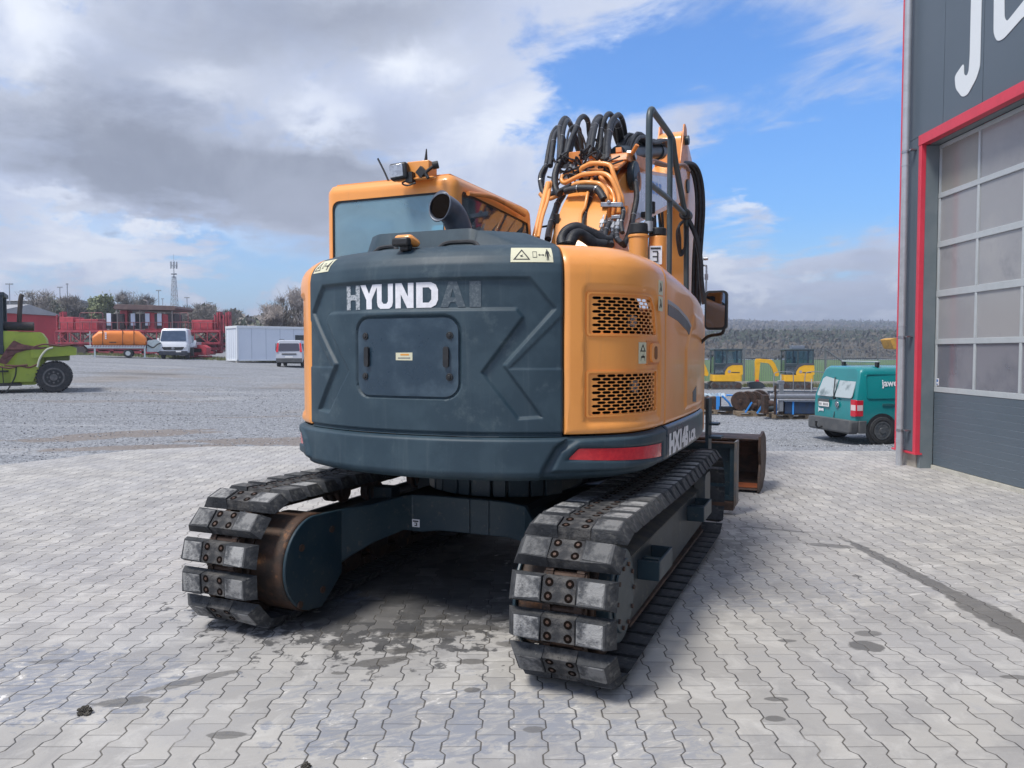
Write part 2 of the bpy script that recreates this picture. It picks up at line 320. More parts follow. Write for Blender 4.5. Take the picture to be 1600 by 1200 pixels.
def paving_material():
    m = bpy.data.materials.new('interlocking_concrete_pavers'); m.use_nodes = True; nt = m.node_tree; b = nt.nodes['Principled BSDF']
    tc = nd(nt, 'ShaderNodeTexCoord').outputs['Object']; sp = nd(nt, 'ShaderNodeSeparateXYZ'); nt.links.new(tc, sp.inputs[0])
    jx = noise(nt, tc, 2.2, 2, .5); x = X(nt, sp.outputs[0]); y = X(nt, sp.outputs[1])
    jy = noise(nt, tc, 2.7, 2, .5)
    u = (x + (jx - .5) * .022) / .143; v = (y + (jy - .5) * .02) / .2
    S = ((v * (2 * math.pi)).m('COSINE') * 2.2).m('MAXIMUM', -1.).m('MINIMUM', 1.)
    i = u.m('ROUND'); par = i.m('MULTIPLY', .5).m('FRACT') * 4. - 1.      # +1 odd, -1 even
    fu = u - i - par * S * .085
    du = fu.abs() * .143
    c = i - fu.m('LESS_THAN', 0.)
    w = v + c * .5; dv = (w - w.m('ROUND')).abs() * .2
    wn = nd(nt, 'ShaderNodeTexWhiteNoise', noise_dimensions='2D'); nt.links.new(comb(nt, c, w.m('FLOOR'), 0.), wn.inputs['Vector'])
    rnd = X(nt, wn.outputs[0])
    jw = noise(nt, tc, 9, 3, .6)
    gu = 1 - (du - jw * .0032).ss(.0004, .0026); gv = 1 - (dv - jw * .0008).ss(.0002, .0016)
    groove = gu.m('MAXIMUM', gv * .75)
    edge = 1 - du.m('MINIMUM', dv + .002).ss(.001, .010)
    n1 = noise(nt, tc, .55, 5, .6); n2 = noise(nt, tc, 3.3, 6, .65, .8); n3 = noise(nt, tc, 55, 4, .7); n4 = noise(nt, tc, 260, 2, .6)
    col = mixc(nt, rnd * .9, (.32, .315, .31), (.44, .43, .41))
    col = mixc(nt, n1.ss(.42, .62) * .45, col, (.34, .345, .37))
    col = mixc(nt, n2.ss(.48, .66) * .5, col, (.54, .535, .52))
    col = mixc(nt, n2.ss(.40, .26) * .45, col, (.30, .315, .35))
    col = mixc(nt, n3.ss(.55, .75) * .25, col, (.30, .29, .28))
    col = mixc(nt, n4.ss(.62, .75) * .3, col, (.2, .2, .2))
    # pale scuffs dragged about by the tracks
    st = noise(nt, comb(nt, x * 1.2 + y * 1.1, y * 7. - x * 2., 0.), 2.6, 7, .7, 1.4)
    zone = noise(nt, tc, .42, 3, .5).ss(.44, .60)
    col = mixc(nt, st.ss(.56, .66) * zone * .55, col, (.66, .65, .64))
    col = mixc(nt, st.ss(.43, .34) * zone * .55, col, (.235, .25, .30))
    # oil drops and spills
    def ell(cx, cy, rx, ry, a, wob=.25):
        ca, sa = math.cos(R(a)), math.sin(R(a)); X0 = x - cx; Y0 = y - cy
        p = (X0 * ca + Y0 * sa) / rx; q = (Y0 * ca - X0 * sa) / ry
        return 1 - ((p * p + q * q).m('SQRT') + (noise(nt, tc, 9, 4, .6) - .5) * wob * 4).ss(.86, 1.06)
    vor = nd(nt, 'ShaderNodeTexVoronoi', feature='F1'); nt.links.new(tc, vor.inputs['Vector']); vor.inputs['Scale'].default_value = 3.1
    vs = nd(nt, 'ShaderNodeSeparateColor'); nt.links.new(vor.outputs['Color'], vs.inputs[0])
    rr = X(nt, vs.outputs[0]); dd = X(nt, vor.outputs['Distance'])
    sel = rr.ss(.62, .63); rad = X(nt, vs.outputs[1]) * .13 + .035
    drops = (rad - dd + (n2 - .5) * .05).ss(-.004, .012) * sel * noise(nt, tc, .8, 2, .5).ss(.42, .55)
    spots = drops * .75
    for e in STAINS: spots = spots.m('MAXIMUM', ell(*e[:5]) * e[5])
    damp_shade = None  # damp stain mixed with painted shade that deepens the shadow under the machine
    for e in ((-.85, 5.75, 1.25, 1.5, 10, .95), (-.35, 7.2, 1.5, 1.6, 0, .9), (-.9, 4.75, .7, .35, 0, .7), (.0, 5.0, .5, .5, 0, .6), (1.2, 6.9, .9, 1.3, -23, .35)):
        q = ell(*e[:5], .55) * e[5]; damp_shade = q if damp_shade is None else damp_shade.m('MAXIMUM', q)
    col = mixc(nt, (damp_shade * (n2 * .6 + .65)).clamp(), col, (.052, .053, .056))
    sm = None
    for e in ((-.3, 3.42, .75, .34, 8, .9), (-2.35, 3.85, .75, .42, -8, 1.), (-.75, 3.6, .5, .2, -20, .6), (.5, 3.25, .4, .2, 0, .6), (-1.55, 5.05, .6, .2, 20, .5), (1.7, 5.4, .8, .5, 0, .45)):
        q = ell(*e[:5], .6) * e[5]; sm = q if sm is None else sm.m('MAXIMUM', q)
    stv = noise(nt, comb(nt, x * 2. + y * 1.3, y * 5.5 - x * 2.6, 2.), 1.7, 8, .72, 2.2)
    col = mixc(nt, sm * stv.ss(.40, .56) * .75, col, (.20, .225, .285))
    col = mixc(nt, sm * stv.ss(.40, .33) * .85, col, (.74, .73, .72))
    blot = noise(nt, tc, 1.5, 7, .7, .8)
    col = mixc(nt, blot.ss(.48, .66) * .5, col, (.235, .235, .245))
    col = mixc(nt, noise(nt, comb(nt, c * .37, w.m('FLOOR') * .71, 1.), 1., 1, .5).ss(.55, .7) * .28, col, (.30, .295, .29))
    col = mixc(nt, spots * .78, col, (.085, .082, .078))
    edgec = mixc(nt, edge * .22, col, (.25, .25, .26))
    sand = noise(nt, tc, 1.1, 4, .6).ss(.55, .70)
    moss = mixc(nt, noise(nt, tc, 5, 3, .5).ss(.4, .6), (.028, .028, .03), (.075, .066, .052))
    fcol = mixc(nt, groove * (.80 - sand * .45), edgec, mixc(nt, sand * .7, moss, (.30, .27, .22)))
    fcol = mixc(nt, 1., fcol, (1.02, 1.005, .985), 'MULTIPLY')
    nt.links.new(fcol, b.inputs['Base Color'])
    nt.links.new((.93 - spots * .35).k, b.inputs['Roughness']); b.inputs['Specular IOR Level'].default_value = .3
    h = (1 - groove) * .006 - edge * .0016 + n3 * .0012 + n4 * .0006 + rnd * .001
    bn = nd(nt, 'ShaderNodeBump'); bn.inputs['Strength'].default_value = .7; bn.inputs['Distance'].default_value = 1.0
    nt.links.new(h.k, bn.inputs['Height']); nt.links.new(bn.outputs[0], b.inputs['Normal'])
    return m
STAINS = [(2.02, 4.32, .10, .085, 0, 1.), (2.13, 4.52, .085, .05, 10, .8), (3.03, 5.75, .075, 1.15, 3, .95), (3.06, 4.75, .13, .65, 0, .95), (3.2, 4.35, .2, .12, 0, .8), (2.75, 6.6, .22, .07, -20, .8), (2.5, 7.2, .35, .035, -25, .7),
          (-1.86, 3.62, .16, .05, 12, .85), (-1.62, 3.86, .22, .045, 35, .75), (-.72, 4.1, .16, .06, 20, .9), (-.62, 4.25, .1, .05, 0, .8), (-.95, 4.3, .13, .06, 0, .8), (-.5, 4.5, .3, .06, 5, .85), (-.25, 4.62, .22, .05, -5, .8),
          (-.22, 4.1, .09, .04, 0, .9), (.02, 4.35, .12, .05, 0, .8), (-1.1, 4.75, .2, .08, 5, .7), (-.2, 3.75, .04, .03, 0, .9), (1.6, 4.4, .06, .025, 0, .8), (1.28, 3.65, .06, .028, 0, .9), (1.2, 3.45, .05, .03, 0, .9), (.1, 3.35, .05, .03, 0, .7), (-1.25, 3.3, .09, .035, 0, .8), (-.9, 3.95, .05, .02, 0, .8), (-2.5, 4.1, .12, .03, 5, .6), (2.6, 3.9, .08, .03, 0, .8)]
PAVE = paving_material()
b = B()
poly = [(-30, -12), (12, -12), (12, 12.95), (4.2, 12.98), (0, 13.5), (-3.8, 13.68), (-5.4, 13.6), (-6.5, 13.1), (-7.6, 11.35), (-10.5, 10.0), (-16, 9.3), (-30, 9.0)]
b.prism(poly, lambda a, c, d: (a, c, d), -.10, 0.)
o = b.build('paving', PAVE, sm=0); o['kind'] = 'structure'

def gravel_material():
    m = bpy.data.materials.new('grey_gravel'); m.use_nodes = True; nt = m.node_tree; b = nt.nodes['Principled BSDF']
    tc = nd(nt, 'ShaderNodeTexCoord').outputs['Object']; sp = nd(nt, 'ShaderNodeSeparateXYZ'); nt.links.new(tc, sp.inputs[0])
    x, y = X(nt, sp.outputs[0]), X(nt, sp.outputs[1])
    vo = nd(nt, 'ShaderNodeTexVoronoi', feature='F1'); nt.links.new(tc, vo.inputs['Vector']); vo.inputs['Scale'].default_value = 26
    sc = nd(nt, 'ShaderNodeSeparateColor'); nt.links.new(vo.outputs['Color'], sc.inputs[0]); r = X(nt, sc.outputs[0]); d = X(nt, vo.outputs['Distance'])
    col = mixc(nt, r, (.145, .155, .175), (.40, .415, .445))
    col = mixc(nt, d.ss(.35, .6) * .7, col, (.06, .062, .065))
    col = mixc(nt, noise(nt, tc, 9, 4, .8).ss(.40, .62) * .6, col, (.38, .395, .42))
    big = noise(nt, tc, .09, 5, .62, .6); tr = noise(nt, comb(nt, x * .05, y * .55, 0.), 1.2, 6, .62, .8)
    col = mixc(nt, big.ss(.52, .68) * .55, col, (.235, .20, .165))
    col = mixc(nt, tr.ss(.52, .66) * noise(nt, tc, .35, 5, .65).ss(.42, .6) * .7, col, (.10, .10, .10))
    col = mixc(nt, tr.ss(.42, .34) * .35, col, (.40, .405, .41))
    def ell(cx, cy, rx, ry, a):
        ca, sa = math.cos(R(a)), math.sin(R(a)); p = ((x - cx) * ca + (y - cy) * sa) / rx; q = ((y - cy) * ca - (x - cx) * sa) / ry
        return 1 - ((p * p + q * q).m('SQRT') + (noise(nt, tc, 2.2, 5, .6) - .5) * 1.6).ss(.75, 1.05)
    mud = ell(-7.9, 15.6, 2.0, .8, 30).m('MAXIMUM', ell(-4.2, 14.6, 2.4, .7, 0)).m('MAXIMUM', ell(-6.5, 13.6, 2., .35, 10)).m('MAXIMUM', ell(-13, 25, 4, .5, 5) * .5).m('MAXIMUM', ell(-7, 33, 4, 1.2, 4) * .5).m('MAXIMUM', ell(-5.5, 20, 2.5, .35, 12) * .6)
    col = mixc(nt, mud * .7, col, (.20, .165, .14))
    nt.links.new(col, b.inputs['Base Color']); b.inputs['Roughness'].default_value = .92; b.inputs['Specular IOR Level'].default_value = .25
    h = (1 - d) * .02 + noise(nt, tc, 4, 5, .65) * .05 - mud * .0
    bn = nd(nt, 'ShaderNodeBump'); bn.inputs['Strength'].default_value = .8; bn.inputs['Distance'].default_value = 1.
    nt.links.new(h.k, bn.inputs['Height']); nt.links.new(bn.outputs[0], b.inputs['Normal'])
    return m
GRAV = gravel_material()
rn = random.Random(3)
def gz(x, y):
    k = sst(12.5, 15, y) if x > -7 else sst(9, 12, y)
    return G(x, y) - .022 + k * .02 * (math.sin(x * 1.7 + y * .9) + math.sin(x * .6 - y * 2.3)) * .5 + .05 * k * math.exp(-(((x + 7.7) * .87 + (y - 15.2) * .5) / 1.2) ** 2 - ((-(x + 7.7) * .5 + (y - 15.2) * .87 - .35) / .16) ** 2) + .04 * k * math.exp(-(((x + 7.7) * .87 + (y - 15.2) * .5) / 1.4) ** 2 - ((-(x + 7.7) * .5 + (y - 15.2) * .87 + .3) / .15) ** 2)
o = grid('gravel_yard', frange(-30, 30, .5), frange(8.5, 60, .5), gz, GRAV, keep=lambda x, y: x < 1 or y < 53)
grid('gravel_yard', frange(-110, -30, 4) , frange(8.5, 120, 4), lambda x, y: G(x, y) - .03, GRAV).name = 'gravel_yard_far'
grid('gravel_yard', frange(-30, 0, 3), frange(60, 120, 3), lambda x, y: G(x, y) - .03, GRAV)
# loose chippings on the gravel close by: one uncountable mass
b = B(); rn = random.Random(5)
OCT = [(1, 0, 0), (0, 1, 0), (-1, 0, 0), (0, -1, 0), (0, 0, 1), (0, 0, -1)]; OF = [(0, 1, 4), (1, 2, 4), (2, 3, 4), (3, 0, 4), (1, 0, 5), (2, 1, 5), (3, 2, 5), (0, 3, 5)]
for k in range(15000):
    y = 9.2 + 22 * rn.random() ** 1.6; x = rn.uniform(-.72, .66) * y
    if y < 13.75 and x > -7.4: continue
    if y < 13.0 - 0 and x > -7.4: continue
    if x < -7.0 and y < 13.2 + (x + 7) * .85 and y < 11.2 + (x + 7.6) * .35: continue
    if abs(x) > 22: continue
    s = rn.uniform(.006, .016) * (1 + .03 * y); a = rn.random() * 6.28; ca, sa = math.cos(a), math.sin(a); z = gz(x, y) + s * .3
    b.mi = rn.choice((0, 0, 1, 2))
    b.add([(x + (p[0] * ca - p[1] * sa * .8) * s * rn.uniform(.7, 1.3), y + (p[0] * sa + p[1] * ca) * s * rn.uniform(.7, 1.3), z + p[2] * s * rn.uniform(.5, .9)) for p in OCT], OF)
o = b.build('gravel_chippings', [M('chip_grey', (.30, .31, .33), rough=.9), M('chip_pale', (.44, .45, .47), rough=.9), M('chip_dark', (.13, .135, .15), rough=.9)], sm=0)
tag(o, 'loose grey stone chippings spread over the gravel yard', 'gravel', kind='stuff')
# green field and hills beyond
def hz(x, y):
    rt = sst(-52, -22, x); lf = 1 - rt
    z = G(x, min(y, 58)) - .1 + .9 * lf * sst(60, 110, y) + sst(150, 1400, x) * sst(120, 400, y) * -2
    z += lf * sst(108, 190, y) * 7.2 * (.9 + .12 * math.sin(x * .05))
    can = 0
    far = sst(270, 1600, y) * (50 + 4 * math.sin(x * .0031 + .6) + 3 * math.sin(x * .011) - 9 * sst(300, 900, x)) * (.35 + .65 * rt)
    return z + sst(245, 330, y) * 5.5 * rt + far + can 
FIELD = M('green_field', (.060, .125, .028), (.085, .14, .045), .25, .9, .95, .03, bump=.3, bs=3, c3=(.12, .12, .06), s3=1.1)
grid('green_field', frange(-60, 300, 5), frange(53.5, 245.5, 4), lambda x, y: hz(x, y) - .02, FIELD, keep=lambda x, y: not (x < -30))
HILL = M('wooded_hillside', (.070, .062, .052), (.105, .088, .070), .012, .9, .95, .03, c3=(.028, .040, .026), s3=.02)
def hillmat():
    m = HILL; nt = m.node_tree; b = nt.nodes['Principled BSDF']; tc = nd(nt, 'ShaderNodeTexCoord').outputs['Object']
    mp = nd(nt, 'ShaderNodeMapping'); nt.links.new(tc, mp.inputs[0]); mp.inputs['Scale'].default_value = (1, .35, 1)
    v = mp.outputs[0]
    col = mixc(nt, noise(nt, v, .02, 5, .6).ss(.42, .6), (.060, .058, .046), (.115, .098, .074))
    col = mixc(nt, noise(nt, v, .008, 4, .6, .6).ss(.55, .62) * .9, col, (.014, .028, .020))
    col = mixc(nt, noise(nt, v, .006, 3, .5).ss(.56, .63) * .5, col, (.12, .14, .07))
    col = mixc(nt, noise(nt, v, .16, 6, .8).ss(.44, .62) * .75, col, (.026, .026, .022))
    col = mixc(nt, noise(nt, v, .11, 5, .8).ss(.56, .66) * .6, col, (.17, .15, .12))
    nt.links.new(col, b.inputs['Base Color'])
hillmat()
xs = frange(-700, 1900, 7)
b = B(); ys = frange(96, 700, 7) + frange(716, 2400, 16)
rj = random.Random(31)
o = grid('hills', xs, ys, lambda x, y: hz(x, y) + (rj.random() * .8 if x > -25 else rj.random() * 2.2), HILL, keep=lambda x, y: abs(x) < y * .85 + 120 and (y > 236 or x < -25))

# the wood on the hillside: thousands of crowns nobody could count
b = B(); rn = random.Random(77)
for k in range(30000):
    y = 238 * (1500 / 238) ** rn.random(); x = y * rn.uniform(.05, .56) if k % 4 else y * rn.uniform(-.1, .75); n_ = math.sin(x * .021 + 2 * math.sin(y * .011)) + math.sin(y * .017 + x * .007 + 1.2)
    g = (y / 238) ** .85; s_ = rn.uniform(.35, 1.0) * g; h_ = rn.random() ** .7 * (6.5 if y < 262 else 4.5 + y / 400) * (1.25 if n_ > 1.2 else .8 + .25 * math.sin(x * .3 + y * .2)); z = hz(x, y) + h_ * .9 - (5 * (1 - sst(235, 262, y)) if y < 262 else 0) * 0
    b.mi = rn.choice((1, 1, 1, 3)) if n_ > 1.25 else rn.choice((0, 0, 0, 2, 3, 3)) if n_ > -.7 else rn.choice((2, 0, 0, 4, 3))
    u = Vector((rn.gauss(0, 1), rn.gauss(0, 1), rn.gauss(0, 1.2))).normalized() * s_; v = u.orthogonal().normalized() * s_ * rn.uniform(.5, 1); p = Vector((x, y, z)); b.add([p - u, p - v, p + u, p + v], [(0, 1, 2, 3)])
o = b.build('hillside_wood', [M('wood_brown', (.100, .088, .070), rough=.95), M('wood_conifer', (.042, .056, .038), rough=.95), M('wood_tan', (.118, .102, .080), rough=.95), M('wood_dark', (.072, .064, .052), rough=.95), M('wood_pale', (.132, .118, .096), rough=.95)], sm=0)
tag(o, 'bare brown wood with dark conifer patches covering the far hillside', 'wood', kind='stuff')
HZ_hose=[(0.032,[(-0.35,1.6,3.27),(-0.4,1.76,3.39),(-0.43,1.93,3.52),(-0.46,2.09,3.72),(-0.48,2.25,3.92),(-0.48,2.41,4.03),(-0.5,2.58,3.99),(-0.53,2.74,3.88),(-0.57,2.9,3.86)]),(0.032,[(-0.3,1.7,3.46),(-0.35,1.9,3.67),(-0.4,2.1,3.86),(-0.42,2.3,3.97),(-0.45,2.5,3.94),(-0.49,2.7,3.88),(-0.55,2.9,3.84)]),(0.032,[(-0.21,1.7,3.52),(-0.26,1.86,3.73),(-0.32,2.02,3.91),(-0.35,2.19,4.03),(-0.37,2.35,4.1),(-0.38,2.51,4.1),(-0.39,2.67,4.05),(-0.4,2.84,3.96),(-0.4,3.0,3.88)]),(0.032,[(-0.17,1.6,3.42),(-0.22,1.79,3.65),(-0.27,1.97,3.84),(-0.31,2.16,3.99),(-0.35,2.34,4.07),(-0.37,2.53,4.06),(-0.39,2.71,3.96),(-0.4,2.9,3.87)]),(0.032,[(-0.11,1.6,3.5),(-0.12,1.77,3.7),(-0.12,1.95,3.87),(-0.15,2.12,3.99),(-0.16,2.3,4.08),(-0.17,2.48,4.08),(-0.21,2.65,4.01),(-0.24,2.83,3.93),(-0.26,3.0,3.85)]),(0.032,[(-0.11,1.7,3.55),(-0.14,1.92,3.77),(-0.19,2.14,3.93),(-0.23,2.36,3.97),(-0.28,2.58,3.93),(-0.33,2.8,3.84)]),(0.032,[(0.1,1.6,3.51),(0.07,1.82,3.73),(0.03,2.03,3.91),(0.01,2.25,4.04),(-0.02,2.47,4.08),(-0.1,2.68,3.99),(-0.22,2.9,3.81)]),(0.032,[(0.13,1.6,3.51),(0.1,1.8,3.74),(0.07,2.0,3.91),(0.05,2.2,4.0),(0.04,2.4,3.99),(-0.0,2.6,3.93),(-0.03,2.8,3.85),(-0.04,3.0,3.81)]),(0.032,[(0.18,1.7,3.48),(0.15,1.86,3.68),(0.11,2.02,3.84),(0.1,2.19,4.0),(0.09,2.35,4.09),(0.08,2.51,4.11),(0.05,2.67,4.04),(0.04,2.84,3.96),(0.06,3.0,3.85)]),(0.032,[(0.29,1.6,3.43),(0.24,1.78,3.62),(0.2,1.96,3.78),(0.17,2.13,3.93),(0.17,2.31,4.04),(0.16,2.49,4.11),(0.15,2.67,4.1),(0.13,2.84,4.04),(0.1,3.02,3.94),(0.1,3.2,3.92)]),(0.032,[(0.24,1.7,3.49),(0.19,1.9,3.7),(0.17,2.1,3.87),(0.15,2.3,4.0),(0.13,2.5,4.02),(0.1,2.7,3.94),(0.09,2.9,3.82),(0.09,3.1,3.84)]),(0.032,[(0.24,1.8,3.52),(0.19,2.0,3.72),(0.17,2.2,3.92),(0.16,2.4,4.02),(0.14,2.6,4.0),(0.11,2.8,3.92),(0.09,3.0,3.84)])]
HZ_thin=[(0.012,[(-0.12,1.6,3.5),(-0.17,1.8,3.7),(-0.21,2.0,3.87),(-0.23,2.2,3.97),(-0.27,2.4,4.02)]),(0.012,[(0.05,1.7,3.55),(-0.01,2.0,3.79),(-0.06,2.3,4.0),(-0.11,2.6,4.16)]),(0.012,[(-0.05,1.8,3.79),(-0.1,2.07,3.82),(-0.15,2.33,3.8),(-0.23,2.6,3.79)]),(0.012,[(-0.27,1.7,3.53),(-0.33,1.95,3.54),(-0.39,2.2,3.62)]),(0.012,[(0.12,1.8,3.69),(0.04,2.2,3.75),(-0.02,2.6,3.77)]),(0.012,[(-0.2,1.6,3.47),(-0.16,1.66,3.51),(-0.1,1.72,3.51),(-0.04,1.78,3.54),(0.05,1.84,3.58),(0.06,1.9,3.55)]),(0.012,[(-0.21,1.6,3.42),(-0.19,1.66,3.48),(-0.13,1.72,3.5),(-0.07,1.78,3.51),(0.01,1.84,3.54),(0.07,1.9,3.56)])]
HZ_pipe=[(0.021,[(-0.09,1.45,3.3),(-0.09,1.43,3.25),(-0.05,1.41,3.22),(0.04,1.4,3.25),(0.12,1.38,3.27),(0.22,1.36,3.27),(0.31,1.34,3.26),(0.38,1.32,3.23),(0.43,1.3,3.17),(0.48,1.29,3.06),(0.5,1.27,2.98),(0.5,1.25,2.88)]),(0.021,[(0.1,1.45,3.3),(0.1,1.43,3.34),(0.15,1.42,3.36),(0.21,1.4,3.37),(0.33,1.38,3.35),(0.39,1.37,3.32),(0.42,1.35,3.25),(0.48,1.33,3.09),(0.51,1.32,3.01),(0.51,1.3,2.89)]),(0.021,[(-0.29,1.4,3.14),(-0.25,1.39,3.1),(-0.18,1.37,3.08),(-0.1,1.35,3.1),(-0.04,1.34,3.12),(0.04,1.32,3.16),(0.09,1.31,3.18),(0.17,1.29,3.18),(0.25,1.28,3.17),(0.32,1.26,3.15),(0.37,1.25,3.1),(0.4,1.23,3.03),(0.4,1.22,2.95),(0.38,1.2,2.85)]),(0.021,[(0.28,1.42,3.25),(0.34,1.39,3.17),(0.41,1.35,3.09),(0.44,1.32,3.01),(0.44,1.28,2.93),(0.43,1.25,2.83)]),(0.015,[(0.21,1.4,3.24),(0.22,1.32,3.16),(0.22,1.24,3.07),(0.22,1.16,2.94),(0.21,1.08,2.86),(0.23,1.0,2.75)]),(0.015,[(-0.18,1.4,3.24),(-0.12,1.2,3.14),(-0.07,1.0,2.98),(-0.04,0.8,2.81),(-0.0,0.6,2.61)])]
HZ_black=[(0.032,[(-0.07,1.5,3.49),(-0.12,1.46,3.42),(-0.14,1.42,3.34),(-0.14,1.38,3.24),(-0.11,1.34,3.14),(-0.06,1.3,3.1)]),(0.026,[(-0.28,1.5,3.4),(-0.31,1.47,3.32),(-0.29,1.43,3.22),(-0.25,1.4,3.14),(-0.18,1.37,3.12),(-0.07,1.33,3.13),(0.05,1.3,3.17)]),(0.03,[(-0.1,1.5,3.13),(-0.1,1.36,3.03),(-0.08,1.22,2.92),(-0.06,1.08,2.81),(-0.03,0.94,2.71),(0.01,0.8,2.62)]),(0.034,[(-0.01,1.3,3.12),(0.1,1.28,3.13),(0.21,1.26,3.12),(0.3,1.24,3.1),(0.35,1.22,3.05),(0.38,1.2,3.0)]),(0.024,[(0.21,1.4,3.14),(0.22,1.3,3.04),(0.22,1.2,2.92),(0.23,1.1,2.83),(0.25,1.0,2.74)]),(0.026,[(0.41,2.0,3.48),(0.49,1.84,3.29),(0.55,1.68,3.1),(0.56,1.52,2.9),(0.57,1.36,2.74),(0.56,1.2,2.59)]),(0.024,[(0.43,1.0,2.71),(0.44,0.9,2.65),(0.48,0.8,2.59),(0.56,0.7,2.54)]),(0.024,[(0.48,1.0,2.75),(0.48,0.9,2.66),(0.51,0.8,2.58),(0.57,0.7,2.53)]),(0.024,[(0.52,1.0,2.67),(0.54,0.85,2.6),(0.59,0.7,2.53)]),(0.024,[(0.55,1.0,2.69),(0.58,0.9,2.61),(0.65,0.8,2.55)]),(0.02,[(0.55,1.2,2.91),(0.57,1.13,2.85),(0.57,1.07,2.76),(0.6,1.0,2.67)])]
HZ_duct=[(0.042,[(0.23,0.55,2.52),(0.21,0.59,2.58),(0.24,0.62,2.65),(0.3,0.66,2.68),(0.36,0.69,2.66),(0.45,0.73,2.62),(0.51,0.76,2.58),(0.56,0.8,2.58)]),(0.042,[(0.32,0.45,2.51),(0.33,0.5,2.58),(0.36,0.55,2.61),(0.4,0.6,2.59),(0.47,0.65,2.54),(0.54,0.7,2.53)])]
HZ_fit=[(0.026,[(0.4,1.15,2.84),(0.4,1.05,2.72)]),(0.026,[(0.45,1.15,2.81),(0.47,1.05,2.76)]),(0.026,[(0.5,1.1,2.77),(0.5,1.0,2.67)]),(0.026,[(0.54,1.1,2.79),(0.55,1.0,2.69)])]
# ------------------------------------------------------------------ the crawler excavator (machine frame: x right, y forward, z up)
EX = empty('crawler_excavator', (-.02, 5.785, 0), -23, 'large orange and slate crawler excavator with folded boom, seen from behind on the paving', 'excavator')
# plan curve of the rear body, parameter s = arc length from the tail centre
PC = [(0, -1.49), (.3, -1.465), (.6, -1.38), (.86, -1.25), (1.08, -1.06), (1.19, -.88), (1.24, -.65), (1.25, -.36), (1.255, 0), (1.255, .5), (1.24, 1.0), (1.2, 1.45)]
_h = spline([Vector((-.3, -1.465))] + [Vector(p) for p in PC], 20)[20:]
_f = [Vector((-p.x, p.y)) for p in _h[:0:-1]] + _h
_s = [0.]
for i in range(1, len(_f)): _s.append(_s[-1] + (_f[i] - _f[i - 1]).length)
_mid = _s[-1] / 2; _s = [a - _mid for a in _s]
import bisect
def plan(s):
    s = max(_s[0] + 1e-5, min(_s[-1] - 1e-5, s)); i = bisect.bisect_right(_s, s) - 1; i = max(0, min(len(_s) - 2, i))
    t = (s - _s[i]) / (_s[i + 1] - _s[i]); p = _f[i].lerp(_f[i + 1], t)
    a = _f[max(i - 2, 0)]; b = _f[min(i + 3, len(_f) - 1)]; n = (b - a); n = Vector((n.y, -n.x)).normalized(); return p, n
def prof(z):           # inward lean of the upper edge
    P = [(.942, -.10), (.955, -.045), (.974, -.012), (1.0, 0), (2.12, 0), (2.17, -.008), (2.21, -.028), (2.245, -.062), (2.27, -.10), (2.29, -.16)]
    if z <= P[0][0]: return P[0][1]
    for (a, u), (c, w) in zip(P, P[1:]):
        if z <= c: return u + (w - u) * (z - a) / (c - a)
    return P[-1][1]
def drop(s): return max(0, s - 2.0) * .085
def SP(s, z, off=0.):
    p, n = plan(s); q = p + n * (prof(z) + off); zz = z if z < 1.3 else 1.3 + (z - 1.3) * (1 - drop(s)); return Vector((q.x, q.y, zz))
def drape(name, loops, mat, parent, o0, o1, ds=.035, dz=.05, surf=None, sm=35, bev=0, mats=None):
    """plate cut from a 2-D outline (with holes), wrapped on a curved surface with real thickness"""
    surf = surf or SP
    loops = loops if isinstance(loops[0][0], (list, tuple)) else [loops]
    bm = bmesh.new()
    tri = geometry.tessellate_polygon([[Vector((a, c, 0)) for a, c in l] for l in loops]); flat = [p for l in loops for p in l]
    vs = [bm.verts.new((a, c, 0)) for a, c in flat]
    for t in tri:
        try: bm.faces.new([vs[i] for i in t])
        except ValueError: pass
    for ax, d in ((0, ds), (1, dz)):
        if not d: continue
        lo = min(p[ax] for p in flat); hi = max(p[ax] for p in flat); k = math.ceil(lo / d) * d
        while k < hi:
            co = [0, 0, 0]; no = [0, 0, 0]; co[ax] = k; no[ax] = 1
            bmesh.ops.bisect_plane(bm, geom=bm.verts[:] + bm.edges[:] + bm.faces[:], dist=1e-5, plane_co=co, plane_no=no); k += d
    bmesh.ops.remove_doubles(bm, verts=bm.verts, dist=2e-5)
    bm.verts.index_update(); P = [(v.co.x, v.co.y) for v in bm.verts]; n = len(P)
    F = [tuple(v.index for v in f.verts) for f in bm.faces]; E = [tuple(v.index for v in e.verts) for e in bm.edges if len(e.link_faces) == 1]; bm.free()
    b = B(); b.add([surf(a, c, o1) for a, c in P] + [surf(a, c, o0) for a, c in P], F + [tuple(i + n for i in f[::-1]) for f in F] + [(a, c, c + n, a + n) for a, c in E])
    return b.build(name, mat, parent, sm=sm, bev=bev)
_drape = drape
# --- signed distances for the moulded relief of the counterweight
def sdf(P, x, y):
    d = 1e9; ins = False; j = len(P) - 1
    for i in range(len(P)):
        xi, yi = P[i]; xj, yj = P[j]; ex, ey = xj - xi, yj - yi; wx, wy = x - xi, y - yi
        t = max(0, min(1, (wx * ex + wy * ey) / (ex * ex + ey * ey))); d = min(d, (wx - ex * t) ** 2 + (wy - ey * t) ** 2)
        if (yi > y) != (yj > y) and x < (xj - xi) * (y - yi) / (yj - yi) + xi: ins = not ins
        j = i
    return -math.sqrt(d) if ins else math.sqrt(d)
BAND = [(-.79, 1.31), (-.575, 1.60), (-.865, 1.925), (-.72, 2.086), (.72, 2.086), (.865, 1.918), (.575, 1.60), (.79, 1.31),
        (.655, 1.302), (.45, 1.56), (.682, 1.868), (.645, 1.913), (-.645, 1.913), (-.682, 1.868), (-.45, 1.56), (-.655, 1.302)]
